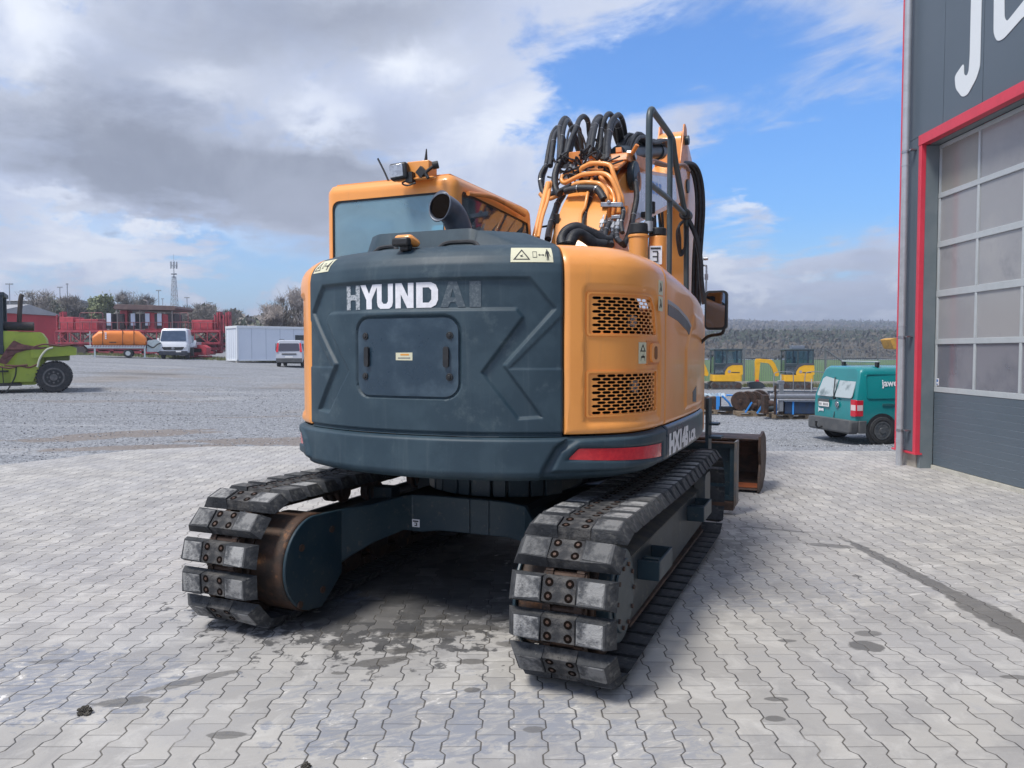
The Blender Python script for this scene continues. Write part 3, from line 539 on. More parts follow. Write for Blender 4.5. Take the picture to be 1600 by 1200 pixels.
TOPL = [(-.62, 2.5), (-.50, 2.262), (-.34, 2.245), (-.18, 2.285), (.05, 2.285), (.12, 2.25), (.42, 2.25), (.55, 2.29), (.6, 2.5)]
HR = rrect(-.365, .32, 1.418, 1.872, .085)
BUMP_ = [(-.985, 1.20), (-.965, .80), (.76, .80), (.80, 1.02), (.865, 1.135), (.95, 1.20)]
def relief(s, z):
    h = 0
    if 1.25 < z < 2.13 and abs(s) < .93:
        h -= .021 * (1 - sst(-.009, .007, sdf(BAND, s, z)))
        h -= .018 * (1 - sst(0, .006, sdf(HR, s, z) - .008))
        # soft crease running from the frame to the chevron
        a = abs(s); l = (a - .905) * .70 - (z - 1.88) * .71
        if 1.58 < z < 1.9 and a > .6: h -= .006 * sst(-.008, .008, l)
    if z > 2.13: h -= .0
    h -= .016 * (1 - sst(.004, .013, abs(z - 1.212))) if abs(s) < .93 else 0
    e = .912 - abs(s)
    h -= .014 * (1 - sst(0, .014, e))
    return h
def shell(name, s0, s1, zs, ds, hf, mat, parent, cap=True, zj=None, sm=50):
    n = max(2, int(round((s1 - s0) / ds))); S = [s0 + (s1 - s0) * i / n for i in range(n + 1)]
    vs = []; m = len(S)
    for z in zs: vs += [SP(s, z, hf(s, z)) for s in S]
    fs = [(j * m + i, j * m + i + 1, (j + 1) * m + i + 1, (j + 1) * m + i) for j in range(len(zs) - 1) for i in range(m - 1)]
    if cap:        # flanges turned inwards at both ends
        for e, sg in ((0, 1), (m - 1, -1)):
            o = len(vs); vs += [SP(S[e], z, hf(S[e], z) - .05) for z in zs]
            fs += [(j * m + e, (j + 1) * m + e, o + j + 1, o + j) for j in range(len(zs) - 1)]
    b = B(); b.add(vs, fs); return b.build(name, mat, parent, sm=sm)
zc = frange(1.202, 1.30, .006) + frange(1.306, 2.10, .0068) + frange(2.105, 2.29, .009)
CW = shell('counterweight', -.911, .911, zc, .0066, relief, TEAL, EX, sm=60)
# warning stickers, lettering, hatch on the counterweight
def lips(s, z): return [(s + a, z + c) for a, c in ((0, 0),)]
HT = drape('service_hatch', rrect(-.361, .316, 1.422, 1.868, .08), HATCH, EX, -.03, -.004, bev=.003)
for s, z in ((-.300, 1.768), (.266, 1.768), (-.303, 1.532), (.264, 1.534)):
    p, n = plan(s); n = Vector((n.x, n.y, 0)); a = SP(s, z, -.004); b = B(); b.cyl(a, a + n * .007, .021, n=18); b.cyl(a + n * .006, a + n * .013, .013, .011, n=6); b.build('hatch_bolt', BLACKP, HT, bev=.0015)
for s in (-.284, .246): drape('hatch_grip', rrect(s - .016, s + .016, 1.588, 1.706, .015), BLACKP, HT, -.006, .014, bev=.004)
drape('caution_sticker', [(-.077, 1.628), (.034, 1.627), (.034, 1.672), (-.077, 1.671)], LABEL, HT, -.005, -.0025)
drape('sticker_heading', [(-.045, 1.655), (.012, 1.655), (.012, 1.665), (-.045, 1.665)], M('orange_print', (.7, .3, .05)), HT, -.004, -.0018)
drape('sticker_print', [(-.062, 1.637), (.02, 1.637), (.02, 1.644), (-.062, 1.644)], M('grey_print', (.2, .2, .2)), HT, -.004, -.0018)
L0, L1 = 1.927, 2.071; lh = L1 - L0
def letter(ch, x, w, mat):
    t = .30 * w
    P = {'H': [[(0, 0), (t, 0), (t, .4), (w - t, .4), (w - t, 0), (w, 0), (w, 1), (w - t, 1), (w - t, .62), (t, .62), (t, 1), (0, 1)]],
         'Y': [[(w / 2 - t / 2, 0), (w / 2 + t / 2, 0), (w / 2 + t / 2, .38), (w, 1), (w - t, 1), (w / 2, .62), (t, 1), (0, 1), (w / 2 - t / 2, .38)]],
         'U': [[(w * .22, 0), (w * .78, 0), (w * .94, .09), (w, .26), (w, 1), (w - t, 1), (w - t, .30), (w * .6, .2), (w * .4, .2), (t, .30), (t, 1), (0, 1), (0, .26), (w * .06, .09)]],
         'N': [[(0, 0), (t, 0), (t, .56), (w - t * 1.15, 0), (w, 0), (w, 1), (w - t, 1), (w - t, .44), (t * 1.15, 1), (0, 1)]],
         'D': [[(0, 0), (w * .68, 0), (w * .9, .1), (w, .3), (w, .7), (w * .9, .9), (w * .68, 1), (0, 1)], [(t, .2), (t, .8), (w * .58, .8), (w - t, .68), (w - t, .32), (w * .58, .2)]],
         'A': [[(0, 0), (t, 0), (t + .1 * w, .2), (w - t - .1 * w, .2), (w - t, 0), (w, 0), (w * .66, 1), (w * .34, 1)], [(w * .40, .38), (w * .5, .74), (w * .6, .38)]],
         'I': [[(0, 0), (w, 0), (w, 1), (0, 1)]]}[ch]
    drape('letter', [[(x + a, L0 + c * lh) for a, c in l] for l in P], mat, CW, -.023, -.0185, ds=.03, dz=0)
for ch, x, w, mt in (('H', -.480, .118, WORN), ('Y', -.356, .142, WHITE), ('U', -.222, .116, WHITE), ('N', -.088, .122, WHITE), ('D', .052, .138, WHITE), ('A', .205, .150, FADED), ('I', .378, .066, FADED)): letter(ch, x, w, mt)
def sticker(s0, s1, z0, z1, par, sl=0):
    def drape(*a, **k): return _drape(*a, dz=.008, **k)
    q = lambda a, c: (s0 + (s1 - s0) * a + sl * (1 - c), z0 + (z1 - z0) * c)
    st = drape('warning_sticker', [q(0, 0), q(1, 0), q(1, 1), q(0, 1)], LABEL, par, -.002, .0035)
    tri = [[q(.06, .16), q(.46, .16), q(.26, .88)], [q(.11, .22), q(.26, .76), q(.41, .22)]]
    drape('warning_triangle', tri, BLACKM, st, .002, .0050)
    drape('hazard_symbol', [q(.24, .34), q(.30, .38), q(.27, .42), q(.29, .52), q(.24, .44), q(.21, .46)], BLACKM, st, .002, .0050)
    drape('machine_symbol', [[q(.52, .3), q(.62, .3), q(.62, .72), q(.52, .72)], [q(.53, .33), q(.53, .69), q(.61, .69), q(.61, .33)]], BLACKM, st, .002, .0050)
    drape('arrow_symbol', [q(.65, .48), q(.69, .56), q(.69, .50), q(.76, .50), q(.76, .56), q(.80, .48), q(.76, .40), q(.76, .46), q(.69, .46), q(.69, .40)], BLACKM, st, .002, .0050)
    drape('person_symbol', [q(.85, .12), q(.865, .12), q(.875, .45), q(.885, .12), q(.90, .12), q(.905, .62), q(.925, .36), q(.94, .38), q(.915, .72), q(.89, .76), q(.895, .88), q(.86, .88), q(.865, .76), q(.84, .72), q(.81, .38), q(.825, .36), q(.85, .62)], BLACKM, st, .002, .0050)
sticker(.612, .852, 2.173, 2.262, CW); sticker(-.86, -.66, 2.173, 2.256, CW, 0)
# --- lower skirt all round the tail
def skirt_h(s, z):
    a = abs(s); h = 0
    d = sdf(BUMP_, a if s > 0 else a * .905 - .02, z)
    h += .030 * (1 - sst(-.018, .004, d))
    lz = [(.83, 1.0), (1.90, .985), (1.90, 1.185), (1.0, 1.185), (.89, 1.12)]
    h += .020 * (1 - sst(-.014, .003, sdf(lz, a, z)))
    gp = [(.925, 1.070), (1.80, 1.012), (1.80, 1.112), (.992, 1.140)]
    h -= .014 * (1 - sst(-.006, .006, sdf(gp, a, z)))
    e = 1.928 - a; h -= .012 * (1 - sst(0, .012, e)); h -= .02 * sst(1.178, 1.198, z)
    return h
SK = shell('rear_skirt', -1.93, 1.93, frange(.942, 1.198, .0085), .012, skirt_h, TEAL, EX, sm=60)
for sg in (1, -1):
    l = [(.935, 1.072), (1.79, 1.020), (1.79, 1.104), (.998, 1.132)]; l = [(a * sg, c) for a, c in l]
    drape('tail_reflector', fillet(l, .012, 3), RED, EX, -.010, .012, ds=.03, dz=.02)
# --- orange corner doors and side panels
G1 = fillet([(1.062, 1.777), (1.715, 1.779), (1.665, 1.95), (1.60, 2.008), (1.062, 2.004)], .02, 3)
G2 = rrect(1.062, 1.735, 1.315, 1.556, .012, 3)
FR1 = [(1.035, 1.262), (1.80, 1.262), (1.80, 1.80), (1.72, 2.0), (1.64, 2.045), (1.035, 2.045)]
FR = fillet(FR1, .04, 3)
MID = rrect(1.045, 1.80, 1.600, 1.735, .02, 3)
def corner(sg):
    body = [(.918, 1.212), (1.922, 1.206), (1.922, 2.29), (.918, 2.29)]
    def sf(s, z, off=0.):
        a = abs(s); h = 0
        if 1.2 < z < 2.1: h -= .016 * (1 - sst(-.012, .010, sdf(FR, a, z)))
        h -= .012 * (1 - sst(0, .014, min(a - .918, 1.922 - a, z - 1.206)))
        return SP(s, z, off + h)
    loops = [body, G1, G2] if sg > 0 else [body]
    o = drape('rear_corner_door', [[(a * sg, c) for a, c in l] for l in loops], ORANGE, EX, -.03, 0, ds=.018, dz=.018, surf=sf, sm=55)
    if sg < 0: return
    for g in (G1, G2):       # expanded-metal grille: hexagonal openings
        dp, dq = .068, .0192; r = 0; z = min(c for a, c in g) + .013; zt = max(c for a, c in g)
        bars = B(); hexes = []
        while z < zt:
            s = 1.05 + (dp / 2 if r % 2 else 0)
            while s < 1.76:
                hx = [(s - dp * .462, z), (s - dp * .30, z - dq * .415), (s + dp * .30, z - dq * .415), (s + dp * .462, z), (s + dp * .30, z + dq * .415), (s - dp * .30, z + dq * .415)]
                if all(sdf(g, *q) < -.002 for q in hx): hexes.append(hx)
                s += dp
            z += dq; r += 1
        gl = drape('vent_grille', [[(a * 1., c) for a, c in fillet([( .5 * (a + a), c) for a, c in g], .001, 1)]] + hexes, ORANGE, o, -.0215, -.0195, ds=.05, dz=0, sm=30)
        drape('engine_bay', g, HOLE, o, -.11, -.10, ds=.05, dz=.1)
        s0 = 1.44 if g is G1 else 1.47; zz = 1.86 if g is G1 else 1.47
        drape('engine_fitting', [(s0, zz - .03), (s0 + .09, zz - .04), (s0 + .10, zz + .03), (s0 + .01, zz + .035)], STEEL, o, -.09, -.07)
    for g in (G1, G2):
        outer = [(a + (.012 if a > 1.3 else -.012), c + (.010 if c > (1.9 if g is G1 else 1.43) else -.010)) for a, c in g]
        drape('grille_lip', [outer, g], ORANGE, o, -.02, -.009, ds=.03, dz=.04)
    drape('lock_recess', rrect(1.545, 1.805, 1.598, 1.742, .015, 3), ORANGE2, o, -.018, -.010)
    h = drape('door_handle', rrect(1.60, 1.775, 1.612, 1.728, .03, 3), ORANGE, o, -.012, .004, bev=.003)
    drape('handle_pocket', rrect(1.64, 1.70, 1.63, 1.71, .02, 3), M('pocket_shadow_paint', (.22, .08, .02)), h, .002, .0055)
    st = drape('lock_sticker', [(1.448, 1.606), (1.545, 1.606), (1.545, 1.733), (1.448, 1.733)], LABEL, o, -.014, -.011)
    drape('warning_triangle', [[(1.462, 1.678), (1.532, 1.678), (1.497, 1.722)], [(1.475, 1.684), (1.497, 1.712), (1.519, 1.684)]], BLACKM, st, -.012, -.0095)
    drape('lock_symbol', [(1.47, 1.62), (1.475, 1.65), (1.495, 1.652), (1.497, 1.662), (1.502, 1.652), (1.522, 1.65), (1.525, 1.62), (1.518, 1.64), (1.477, 1.64)], BLACKM, st, -.012, -.0095)
    for z0, z1 in ((2.03, 2.12), (1.93, 2.02)):
        st = drape('side_sticker', [(1.725, z0), (1.83, z0), (1.83, z1), (1.725, z1)], LABEL, o, .0, .004)
        drape('sticker_symbol', [(1.74, z0 + .02), (1.765, z0 + .05), (1.755, z0 + .075), (1.775, z0 + .07), (1.80, z0 + .03), (1.78, z0 + .02), (1.77, z0 + .04), (1.75, z0 + .015)], BLACKM, st, .002, .0052)
corner(1); corner(-1)
def side_h(s, z):
    e = min(s - 1.932, 3.70 - s, z - 1.206); h = -.010 * (1 - sst(0, .012, e)); h -= .006 * (1 - sst(0, .006, abs(s - 2.74)))
    h += .012 * (1 - sst(-.01, .01, sdf([(2.6, 1.27), (3.6, 1.27), (3.6, 2.02), (2.95, 2.02), (2.6, 1.72)], s, z)))
    return h
SD = shell('side_panel', 1.932, 3.70, frange(1.206, 2.29, .014), .014, side_h, ORANGE, EX, sm=55)
drape('side_stripe', [(1.99, 1.915), (2.3, 1.905), (2.65, 1.86), (2.95, 1.76), (3.08, 1.60), (3.08, 1.72), (2.95, 1.855), (2.65, 1.935), (2.3, 1.975), (1.99, 1.985)], STRIPE, SD, -.002, .004)
drape('side_stripe_edge', [(1.99, 1.99), (2.3, 1.98), (2.65, 1.94), (2.95, 1.86), (2.95, 1.885), (2.65, 1.965), (2.3, 2.005), (1.99, 2.015)], M('pale_stripe', (.36, .37, .42)), SD, -.002, .004)
drape('side_emblem', [(2.86, 1.30), (3.02, 1.29), (3.02, 1.42), (2.86, 1.38)], STRIPE, SD, .01, .016)
SK2 = shell('side_skirt', 1.934, 3.62, frange(.942, 1.198, .012), .02, lambda s, z: .012 - .02 * sst(1.18, 1.198, z) - .01 * (1 - sst(0, .012, min(s - 1.934, 3.62 - s))), HATCH, EX, sm=60)
V, F = text_loops('HX145', .150, .006, .80); w5 = max(v[0] for v in V)
def ftxt(body, size, s0, s1, z0, bold, mat, par, name):
    V, F = text_loops(body, size, bold); mx = max(v[0] for v in V); mn = min(v[0] for v in V); k = (s1 - s0) / (mx - mn)
    bm = bmesh.new(); vv = [bm.verts.new((s0 + (x - mn) * k, z0 + y, 0)) for x, y in V]
    for f in F:
        try: bm.faces.new([vv[i] for i in f])
        except ValueError: pass
    b = B(); b.add([SP(v.co.x, v.co.y, .0155) for v in bm.verts], [tuple(bm.verts[:].index(q) for q in f.verts) for f in bm.faces]); bm.free()
    b.build(name, mat, par, sm=0)
ftxt('HX145', .172, 2.00, 2.66, 1.010, .013, WHITE, SK2, 'model_lettering')
ftxt('LCR', .10, 2.69, 3.02, 1.016, .008, WHITE, SK2, 'model_suffix')
# left side panel below the cab and deck
shell('left_side_panel', -3.70, -1.932, frange(.915, 1.95, .06), .06, lambda s, z: 0, ORANGE, EX)
# floor pan and engine-bay core closing the body
b = B(); P = [tuple(plan(s)[0] * .94) for s in frange(-3.6, 3.6, .15)]
b.pz(P, .955, .98); b.build('floor_pan', TEAL2, EX)
b = B(); P = [tuple(plan(s)[0] + plan(s)[1] * -.155) for s in frange(-1.70, 2.6, .08)] + [(.62, .35), (-.12, .35), (-.12, -.62), (-1.15, -.62)]
b.pz(P, 2.20, 2.287); b.build('hood_deck', TEAL, EX, bev=.006)
b = B(); P = [tuple(plan(s)[0] + plan(s)[1] * -.15) for s in frange(.92, 3.1, .08)] + [(.60, .60), (.62, -1.10)]
def fo(a, c, d):
    s = max(0, c + .36) ; return (a, c, 1.3 + (d - 1.3) * (1 - .085 * max(0, s - .05)))
b.prism(P, fo, 2.22, 2.291); b.build('hood_top', ORANGE, EX, bev=.01)
# raised engine cover
b = B(); b.pz(fillet([(-.60, -1.02), (-.47, -1.14), (.20, -1.15), (.60, -1.06), (.80, -.88), (.80, .30), (.62, .52), (-.10, .52), (-.10, -.64), (-.60, -.64)], .04), 2.28, 2.29)
n = len(b.v) // 2
for i in range(n, 2 * n):
    x, y, z = b.v[i]; b.v[i] = ((x + .035 if x < -.3 else x - (.33 if x > .5 else .07 * max(0, x))), y + (.035 if y < -.8 else 0), 2.425 - max(0, x + .1) * .01)
b.build('engine_cover', TEAL, EX, bev=.03, seg=3)
for s0, s1 in ((-.45, -.22), (.10, .40)):
    b = B(); b.tube([SP(s0, 2.275, -.08), SP(s0 * .85 + s1 * .15, 2.28, -.10) + Vector((0, 0, .035)), SP((s0 + s1) / 2, 2.28, -.11) + Vector((0, 0, .042)), SP(s0 * .15 + s1 * .85, 2.28, -.10) + Vector((0, 0, .035)), SP(s1, 2.275, -.08)], .014); b.build('rubber_seal', BLACKP, EX)
# lifting eye / camera housing
b = B(); b.box((-.065, -1.37, 2.325), (.125, .12, .05), rot(-14)); b.build('camera_housing', ORANGE, EX, bev=.025, seg=3)
b = B(); b.box((-.065, -1.435, 2.312), (.11, .05, .05)); b.box((-.055, -1.40, 2.285), (.06, .06, .05)); b.build('camera_lens', BLACKP, EX, bev=.012)
# exhaust
b = B(); P = [(.015, -.84, 2.38), (.015, -.855, 2.46), (.003, -.91, 2.545), (-.014, -.98, 2.578), (-.022, -1.05, 2.585)]
b.tube(P, [.076, .078], n=26, sub=5, caps=False); k = len(b.v)
for i in range(k - 26, k): x, y, z = b.v[i]; b.v[i] = (x * .95 - .001, y + (z - 2.585) * .25, 2.585 + (z - 2.585) * 1.28)
o = b.build('exhaust_pipe', M('exhaust_grey', (.085, .10, .13), (.14, .15, .18), 8, .6, .42, metal=.3), EX, sm=80); sdm = o.modifiers.new('wall', 'SOLIDIFY'); sdm.thickness = .006
b = B(); b.tube(P[:4] + [(-.021, -1.035, 2.585)], [.070, .0745], n=24, sub=4); b.build('exhaust_bore', HOLE, o)
b = B(); b.cyl((.0, -.83, 2.42), (.0, -.83, 2.46), .10, n=24); b.box((.0, -.83, 2.425), (.26, .2, .02)); b.build('exhaust_collar', STEEL, o, bev=.004)

# --- cab: rounded shell with window openings
CX0, CX1, CY0, CY1 = -1.222, -.155, -.60, 1.02
_cp = rrect(CX0, CX1, CY0, CY1, .075, 8)     # starts at right-front corner going to the left-front ... rear-left ... rear-right
_cp = [Vector(p) for p in _cp]
_ct = [0.]
for i in range(len(_cp)): _ct.append(_ct[-1] + (_cp[(i + 1) % len(_cp)] - _cp[i]).length)
CT = _ct[-1]
def cplan(t):
    t %= CT; i = min(bisect.bisect_right(_ct, t) - 1, len(_cp) - 1); a, c = _cp[i], _cp[(i + 1) % len(_cp)]
    L = _ct[i + 1] - _ct[i]; p = a.lerp(c, (t - _ct[i]) / L if L else 0); d = (c - a); return p, Vector((d.y, -d.x)).normalized()
def CS(t, z, off=0.):
    p, n = cplan(t); lean = 0
    if z > 2.83: lean = -.075 * (1 - math.sqrt(max(0, 1 - ((z - 2.83) / .075) ** 2)))
    q = p + n * (off + lean); fr = sst(.55, 1.0, p.y) * max(0, z - 1.9) * .16
    return Vector((q.x, q.y - fr, z))
# parameter of the walls: find t at named places
def tof(x, y): return min(range(2000), key=lambda k: (cplan(CT * k / 2000)[0] - Vector((x, y))).length) * CT / 2000
tl0, tl1 = tof(CX0, CY1 - .08), tof(CX0, CY0 + .08); tb0, tb1 = tof(CX0 + .075, CY0), tof(CX1 - .075, CY0); tr0, tr1 = tof(CX1, CY0 + .08), tof(CX1, CY1 - .08)
tf0, tf1 = tof(CX1 - .08, CY1), tof(CX0 + .08, CY1)
rw = rrect(tb0 - .008, tb1 - .0, 2.20, 2.775, .055, 4)
sw = fillet([(tr0 + .06, 2.30), (tr1 - .05, 2.30), (tr1 - .05, 2.76), (tr0 + .04, 2.80)], .05, 4)
lw = rrect(tl0 + .1, tl1 - .1, 1.55, 2.75, .06, 4)
fw_ = rrect(tf0, tf1, 1.4, 2.82, .04, 4)
def both(l): return l
zlo = 1.2
# walls as one wrapped plate (cut open at t=0)
base = [(0.0005, zlo), (CT - .0005, zlo), (CT - .0005, 2.905), (.0005, 2.905)]
def shift(l): return [(a, c) for a, c in l]
CB = drape('cab', [base, rw, sw, lw] + ([fw_] if tf0 < tf1 and tf1 < CT else []), ORANGE, EX, -.035, 0, ds=.03, dz=.0375, surf=CS, sm=50)
b = B(); b.pz([tuple(cplan(CT * k / 90)[0] + cplan(CT * k / 90)[1] * -.06 - Vector((0, sst(.55, 1.0, cplan(CT * k / 90)[0].y) * .16))) for k in range(90)], 2.86, 2.907); b.v = []; b.f = []; b.m = []
_rp = [tuple(cplan(CT * k / 90)[0] + cplan(CT * k / 90)[1] * -.06 - Vector((0, sst(.55, 1.0, cplan(CT * k / 90)[0].y) * .16))) for k in range(90)]
b.pz([_rp, rrect(-1.08, -.42, .02, .70, .06)], 2.86, 2.907); b.build('cab_roof', ORANGE, CB, bev=.01)
b = B(); b.pz(rrect(-1.09, -.41, .01, .71, .06), 2.888, 2.894); b.build('roof_hatch', GLASS, CB)
for nm, l in (('rear_window', rw), ('side_window', sw), ('door_window', lw), ('windscreen', fw_)): drape(nm, [l], GLASSC if nm in ('door_window', 'windscreen') else GLASSP if nm == 'side_window' else GLASS, CB, -.02, -.012, surf=CS, ds=.2, dz=.2)
for l in (rw, sw):
    c0 = (sum(a for a, c in l) / len(l), sum(c for a, c in l) / len(l)); inn = [(c0[0] + (a - c0[0]) * .975, c0[1] + (c - c0[1]) * .955) for a, c in l]
    drape('window_seal', [l, inn], BLACKP, CB, -.016, -.006, surf=CS, ds=.1, dz=.1)
b = B(); b.bb(-1.17, -.2, -.5, .8, 1.25, 1.30); b.bb(-.95, -.45, -.25, .1, 1.6, 1.75); b.build('cab_floor', CABIN, CB, bev=.02)
b = B(); b.box((-.70, -.30, 2.0), (.46, .13, .62), rot(-8)); b.box((-.70, -.34, 2.38), (.26, .09, .18)); b.build('driver_seat', CABIN, CB, bev=.04, seg=3)
b = B(); b.bb(-1.15, -.22, -.5, -.02, 2.80, 2.85); b.build('cab_lining', CABIN, CB, bev=.02); b = B(); b.bb(-.42, -.22, -.45, .6, 1.3, 1.9); b.build('side_console', CABIN, CB, bev=.02)
b = B(); b.box((-.72, .80, 2.70), (.26, .02, .10)); b.build('sun_visor_card', LABEL, CB)
# roof furniture
b = B(); b.box((-.40, -.60, 2.925), (.17, .12, .12)); b.box((-.42, -.66, 2.862), (.30, .05, .012)); b.build('lamp_bracket', ORANGE, CB, bev=.008)
LP = B(); LP.box((-.520, -.70, 2.912), (.130, .07, .115), rot(0, -6, 8)); LP = LP.build('work_lamp', BLACKP, CB, bev=.018, seg=3)
b = B(); b.box((-.525, -.738, 2.912), (.100, .01, .086), rot(0, -6, 8)); b.build('lamp_lens', LENS, LP, bev=.004)
b = B(); b.box((-.445, -.68, 2.87), (.05, .05, .07)); b.tube([(-.44, -.68, 2.86), (-.50, -.70, 2.835), (-.46, -.70, 2.815), (-.40, -.69, 2.83)], .006); b.build('lamp_cable', BLACKP, LP)
b = B(); b.cyl((-.275, -.68, 2.935), (-.24, -.66, 2.945), .026, n=14); b.tube([(-.27, -.68, 2.93), (-.32, -.69, 2.89), (-.30, -.69, 2.85)], .012); b.box((-.36, -.68, 2.90), (.06, .03, .06), rot(0, 45)); b.build('rear_view_camera', BLACKP, CB, bev=.006)
b = B(); b.tube([(-.42, -.52, 2.97), (-.415, -.52, 3.02), (-.41, -.52, 3.10)], [.022, .004]); b.cyl((-.40, -.52, 2.96), (-.40, -.52, 2.985), .05, .03); b.build('roof_antenna', BLACKP, CB)
b = B(); b.tube([(-.70, -.56, 2.90), (-.735, -.56, 2.97), (-.785, -.56, 3.06)], .007); b.build('radio_aerial', BLACKP, CB)
b = B(); b.cyl((-1.02, -.35, 2.90), (-1.02, -.35, 2.93), .055, .045); b.build('roof_cap', ORANGE2, CB, bev=.01)
b = B(); b.box((-.02, 1.10, 2.80), (.05, .03, .17)); b.tube([(-.16, .95, 2.75), (-.06, 1.05, 2.78)], .01); b.build('cab_mirror', BLACKP, CB, bev=.012)
# grab rail on the cab's right flank seen through the pane
b = B(); b.tube([(-.12, -.45, 2.78), (-.12, 0, 2.83), (-.12, .6, 2.80)], .016); b.tube([(-.19, -.40, 2.72), (-.19, .1, 2.72), (-.19, .5, 2.66)], .014); b.build('inner_rail', ORANGE2, CB)

# --- filler necks, rail, mirror on the right deck
b = B(); b.cyl((.955, .10, 2.24), (.955, .10, 2.50), .068, n=26); b.cyl((.955, .10, 2.485), (.955, .10, 2.505), .074, n=26); b.build('filler_neck', ORANGE, EX, bev=.004)
b = B(); b.cyl((.955, .10, 2.508), (.955, .10, 2.585), .070, .066, n=26); b.build('filler_cap', BLACKP, EX, bev=.008)
b = B(); b.cyl((1.075, .20, 2.2), (1.075, .20, 2.50), .062, n=26); b.build('filler_neck', ORANGE, EX, bev=.004)
b = B(); b.cyl((1.07, .20, 2.505), (1.07, .20, 2.56), .062, n=26); b.build('filler_cap', BLACKP, EX, bev=.008)
p0 = Vector((1.075, .125, 2.36)); b = B(); b.box(p0, (.085, .012, .13), rot(0, 0, 14)); st = b.build('filler_label', WHITE, EX)
b = B(); b.box(p0 + Vector((0, -.008, .048)), (.07, .004, .012), rot(0, 0, 14)); b.box(p0 + Vector((-.02, -.008, -.01)), (.008, .004, .075), rot(0, 0, 14)); b.box(p0 + Vector((.014, -.008, -.01)), (.008, .004, .075), rot(0, 0, 14))
for dz in (-.045, -.01, .026): b.box(p0 + Vector((-.003, -.008, dz)), (.035, .004, .007), rot(0, 0, 14))
b.build('label_print', BLACKM, st)
RL = B(); RL.tube([(1.02, .13, 2.52), (1.02, .13, 2.9), (1.02, .13, 3.25), (1.02, .145, 3.36), (1.02, .20, 3.405), (1.02, .30, 3.405), (1.02, .62, 3.40), (1.02, .90, 3.39), (1.02, .98, 3.36), (1.02, 1.08, 3.24), (1.02, 1.5, 2.90), (1.02, 1.58, 2.80), (1.02, 1.6, 2.6), (1.02, 1.62, 2.0)], .024, n=12, sub=3)
RL.tube([(1.02, .86, 3.38), (1.02, .86, 2.6), (1.02, .86, 2.15)], .022, n=12); RL.tube([(1.02, .13, 2.87), (1.02, .8, 2.885), (1.02, 1.56, 2.88)], .021, n=12)
RL = RL.build('hand_rail', M('rail_paint', (.045, .065, .075), (.07, .09, .10), 8, rough=.4), EX, sm=60)
b = B(); b.cyl((1.02, .13, 2.53), (1.02, .13, 2.60), .033, n=14); b.build('rail_socket', M('alu_band', (.45, .46, .48), rough=.4, metal=.6), RL)
b = B(); b.cyl((1.02, 1.50, 2.88), (1.02, 1.64, 2.88), .05, n=14); b.build('rail_clamp', BLACKP, RL, bev=.01)
b = B()
for k in range(5): b.tube([(1.02, 1.55, 2.84), (.965 + k * .008, 1.5 - .03 * k, 2.76), (.958 + k * .01, 1.5 - .02 * k, 2.66), (.985, 1.52, 2.52 + .012 * k), (1.02, 1.54, 2.60), (1.03, 1.56, 2.78)], .011)
b.tube([(1.03, 1.58, 2.86), (1.10, 1.6, 2.7), (1.14, 1.62, 2.5), (1.15, 1.63, 2.3), (1.17, 1.66, 2.1)], .022); b.build('coiled_cable', RUBBER, RL)
b = B(); b.tube([(1.21, 1.1, 1.72), (1.30, 1.05, 1.80), (1.42, .95, 1.82), (1.445, .93, 1.87)], .013); b.build('mirror_arm', BLACKP, EX)
MI = B(); MI.py(rrect(1.295, 1.470, 1.85, 2.158, .035), .90, .955); MI = MI.build('wing_mirror', BLACKP, EX, bev=.012, seg=3)
b = B(); b.prism(rrect(1.310, 1.455, 1.867, 2.142, .026), lambda a, c, d: (a, d - (a - 1.31) * .13 + (c - 2.0) * .10, c), .888, .896); b.build('mirror_pane', MIRR, MI)
b = B(); b.tube([(1.15, 1.66, 2.44), (1.18, 1.66, 2.44), (1.188, 1.66, 2.41), (1.188, 1.65, 2.15)], .008); b.cyl((1.16, 1.66, 2.50), (1.20, 1.66, 2.50), .014); b.box((1.188, 1.66, 2.34), (.028, .025, .05)); b.build('lamp_stalk', STEEL, EX)

# --- boom, stick, bucket
BM = B(); BM.px(fillet([(.25, 1.25), (.70, 2.15), (.98, 2.66), (1.18, 2.92), (1.42, 3.12), (1.66, 3.30), (1.98, 3.42), (2.22, 3.36), (2.16, 3.10), (1.95, 2.75), (1.55, 2.1), (.95, 1.15)], .10, 5), -.02, .42)
BM = BM.build('boom', ORANGE, EX, bev=.012)
b = B(); b.px([(1.10, 2.62), (1.62, 3.02), (1.60, 2.90), (1.30, 2.62), (1.15, 2.45)], .42, .50); b.px([(1.05, 2.45), (1.7, 2.8), (1.9, 2.6), (1.2, 2.2)], .36, .44); b.build('cylinder_bracket', ORANGE2, BM, bev=.02)
b = B(); b.box((.18, 1.6, 3.38), (.52, .34, .03), rot(24)); b.build('valve_plate', ORANGE2, BM, bev=.01)
b = B(); b.prism([(1.68, 3.44), (1.72, 3.52), (2.9, 3.70), (2.45, 3.50)], lambda a, c, d: (d, a, c), .12, .46); b.build('valve_wedge', ORANGE2, BM, bev=.012)
rn = random.Random(11)
b = B()
for k in range(26):
    x = rn.uniform(-.18, .46); y = rn.uniform(1.45, 1.9); z = 3.18 + (y - 1.45) * .5 + rn.uniform(0, .2); b.mi = rn.choice((0, 0, 1, 2))
    if k % 3: b.box((x, y, z), (rn.uniform(.04, .11), rn.uniform(.05, .12), rn.uniform(.04, .10)), rot(rn.uniform(-20, 30), rn.uniform(-10, 10), rn.uniform(-10, 10)))
    else: b.cyl((x, y, z), (x + rn.uniform(-.08, .08), y - .05, z + rn.uniform(.02, .1)), .02, n=10)
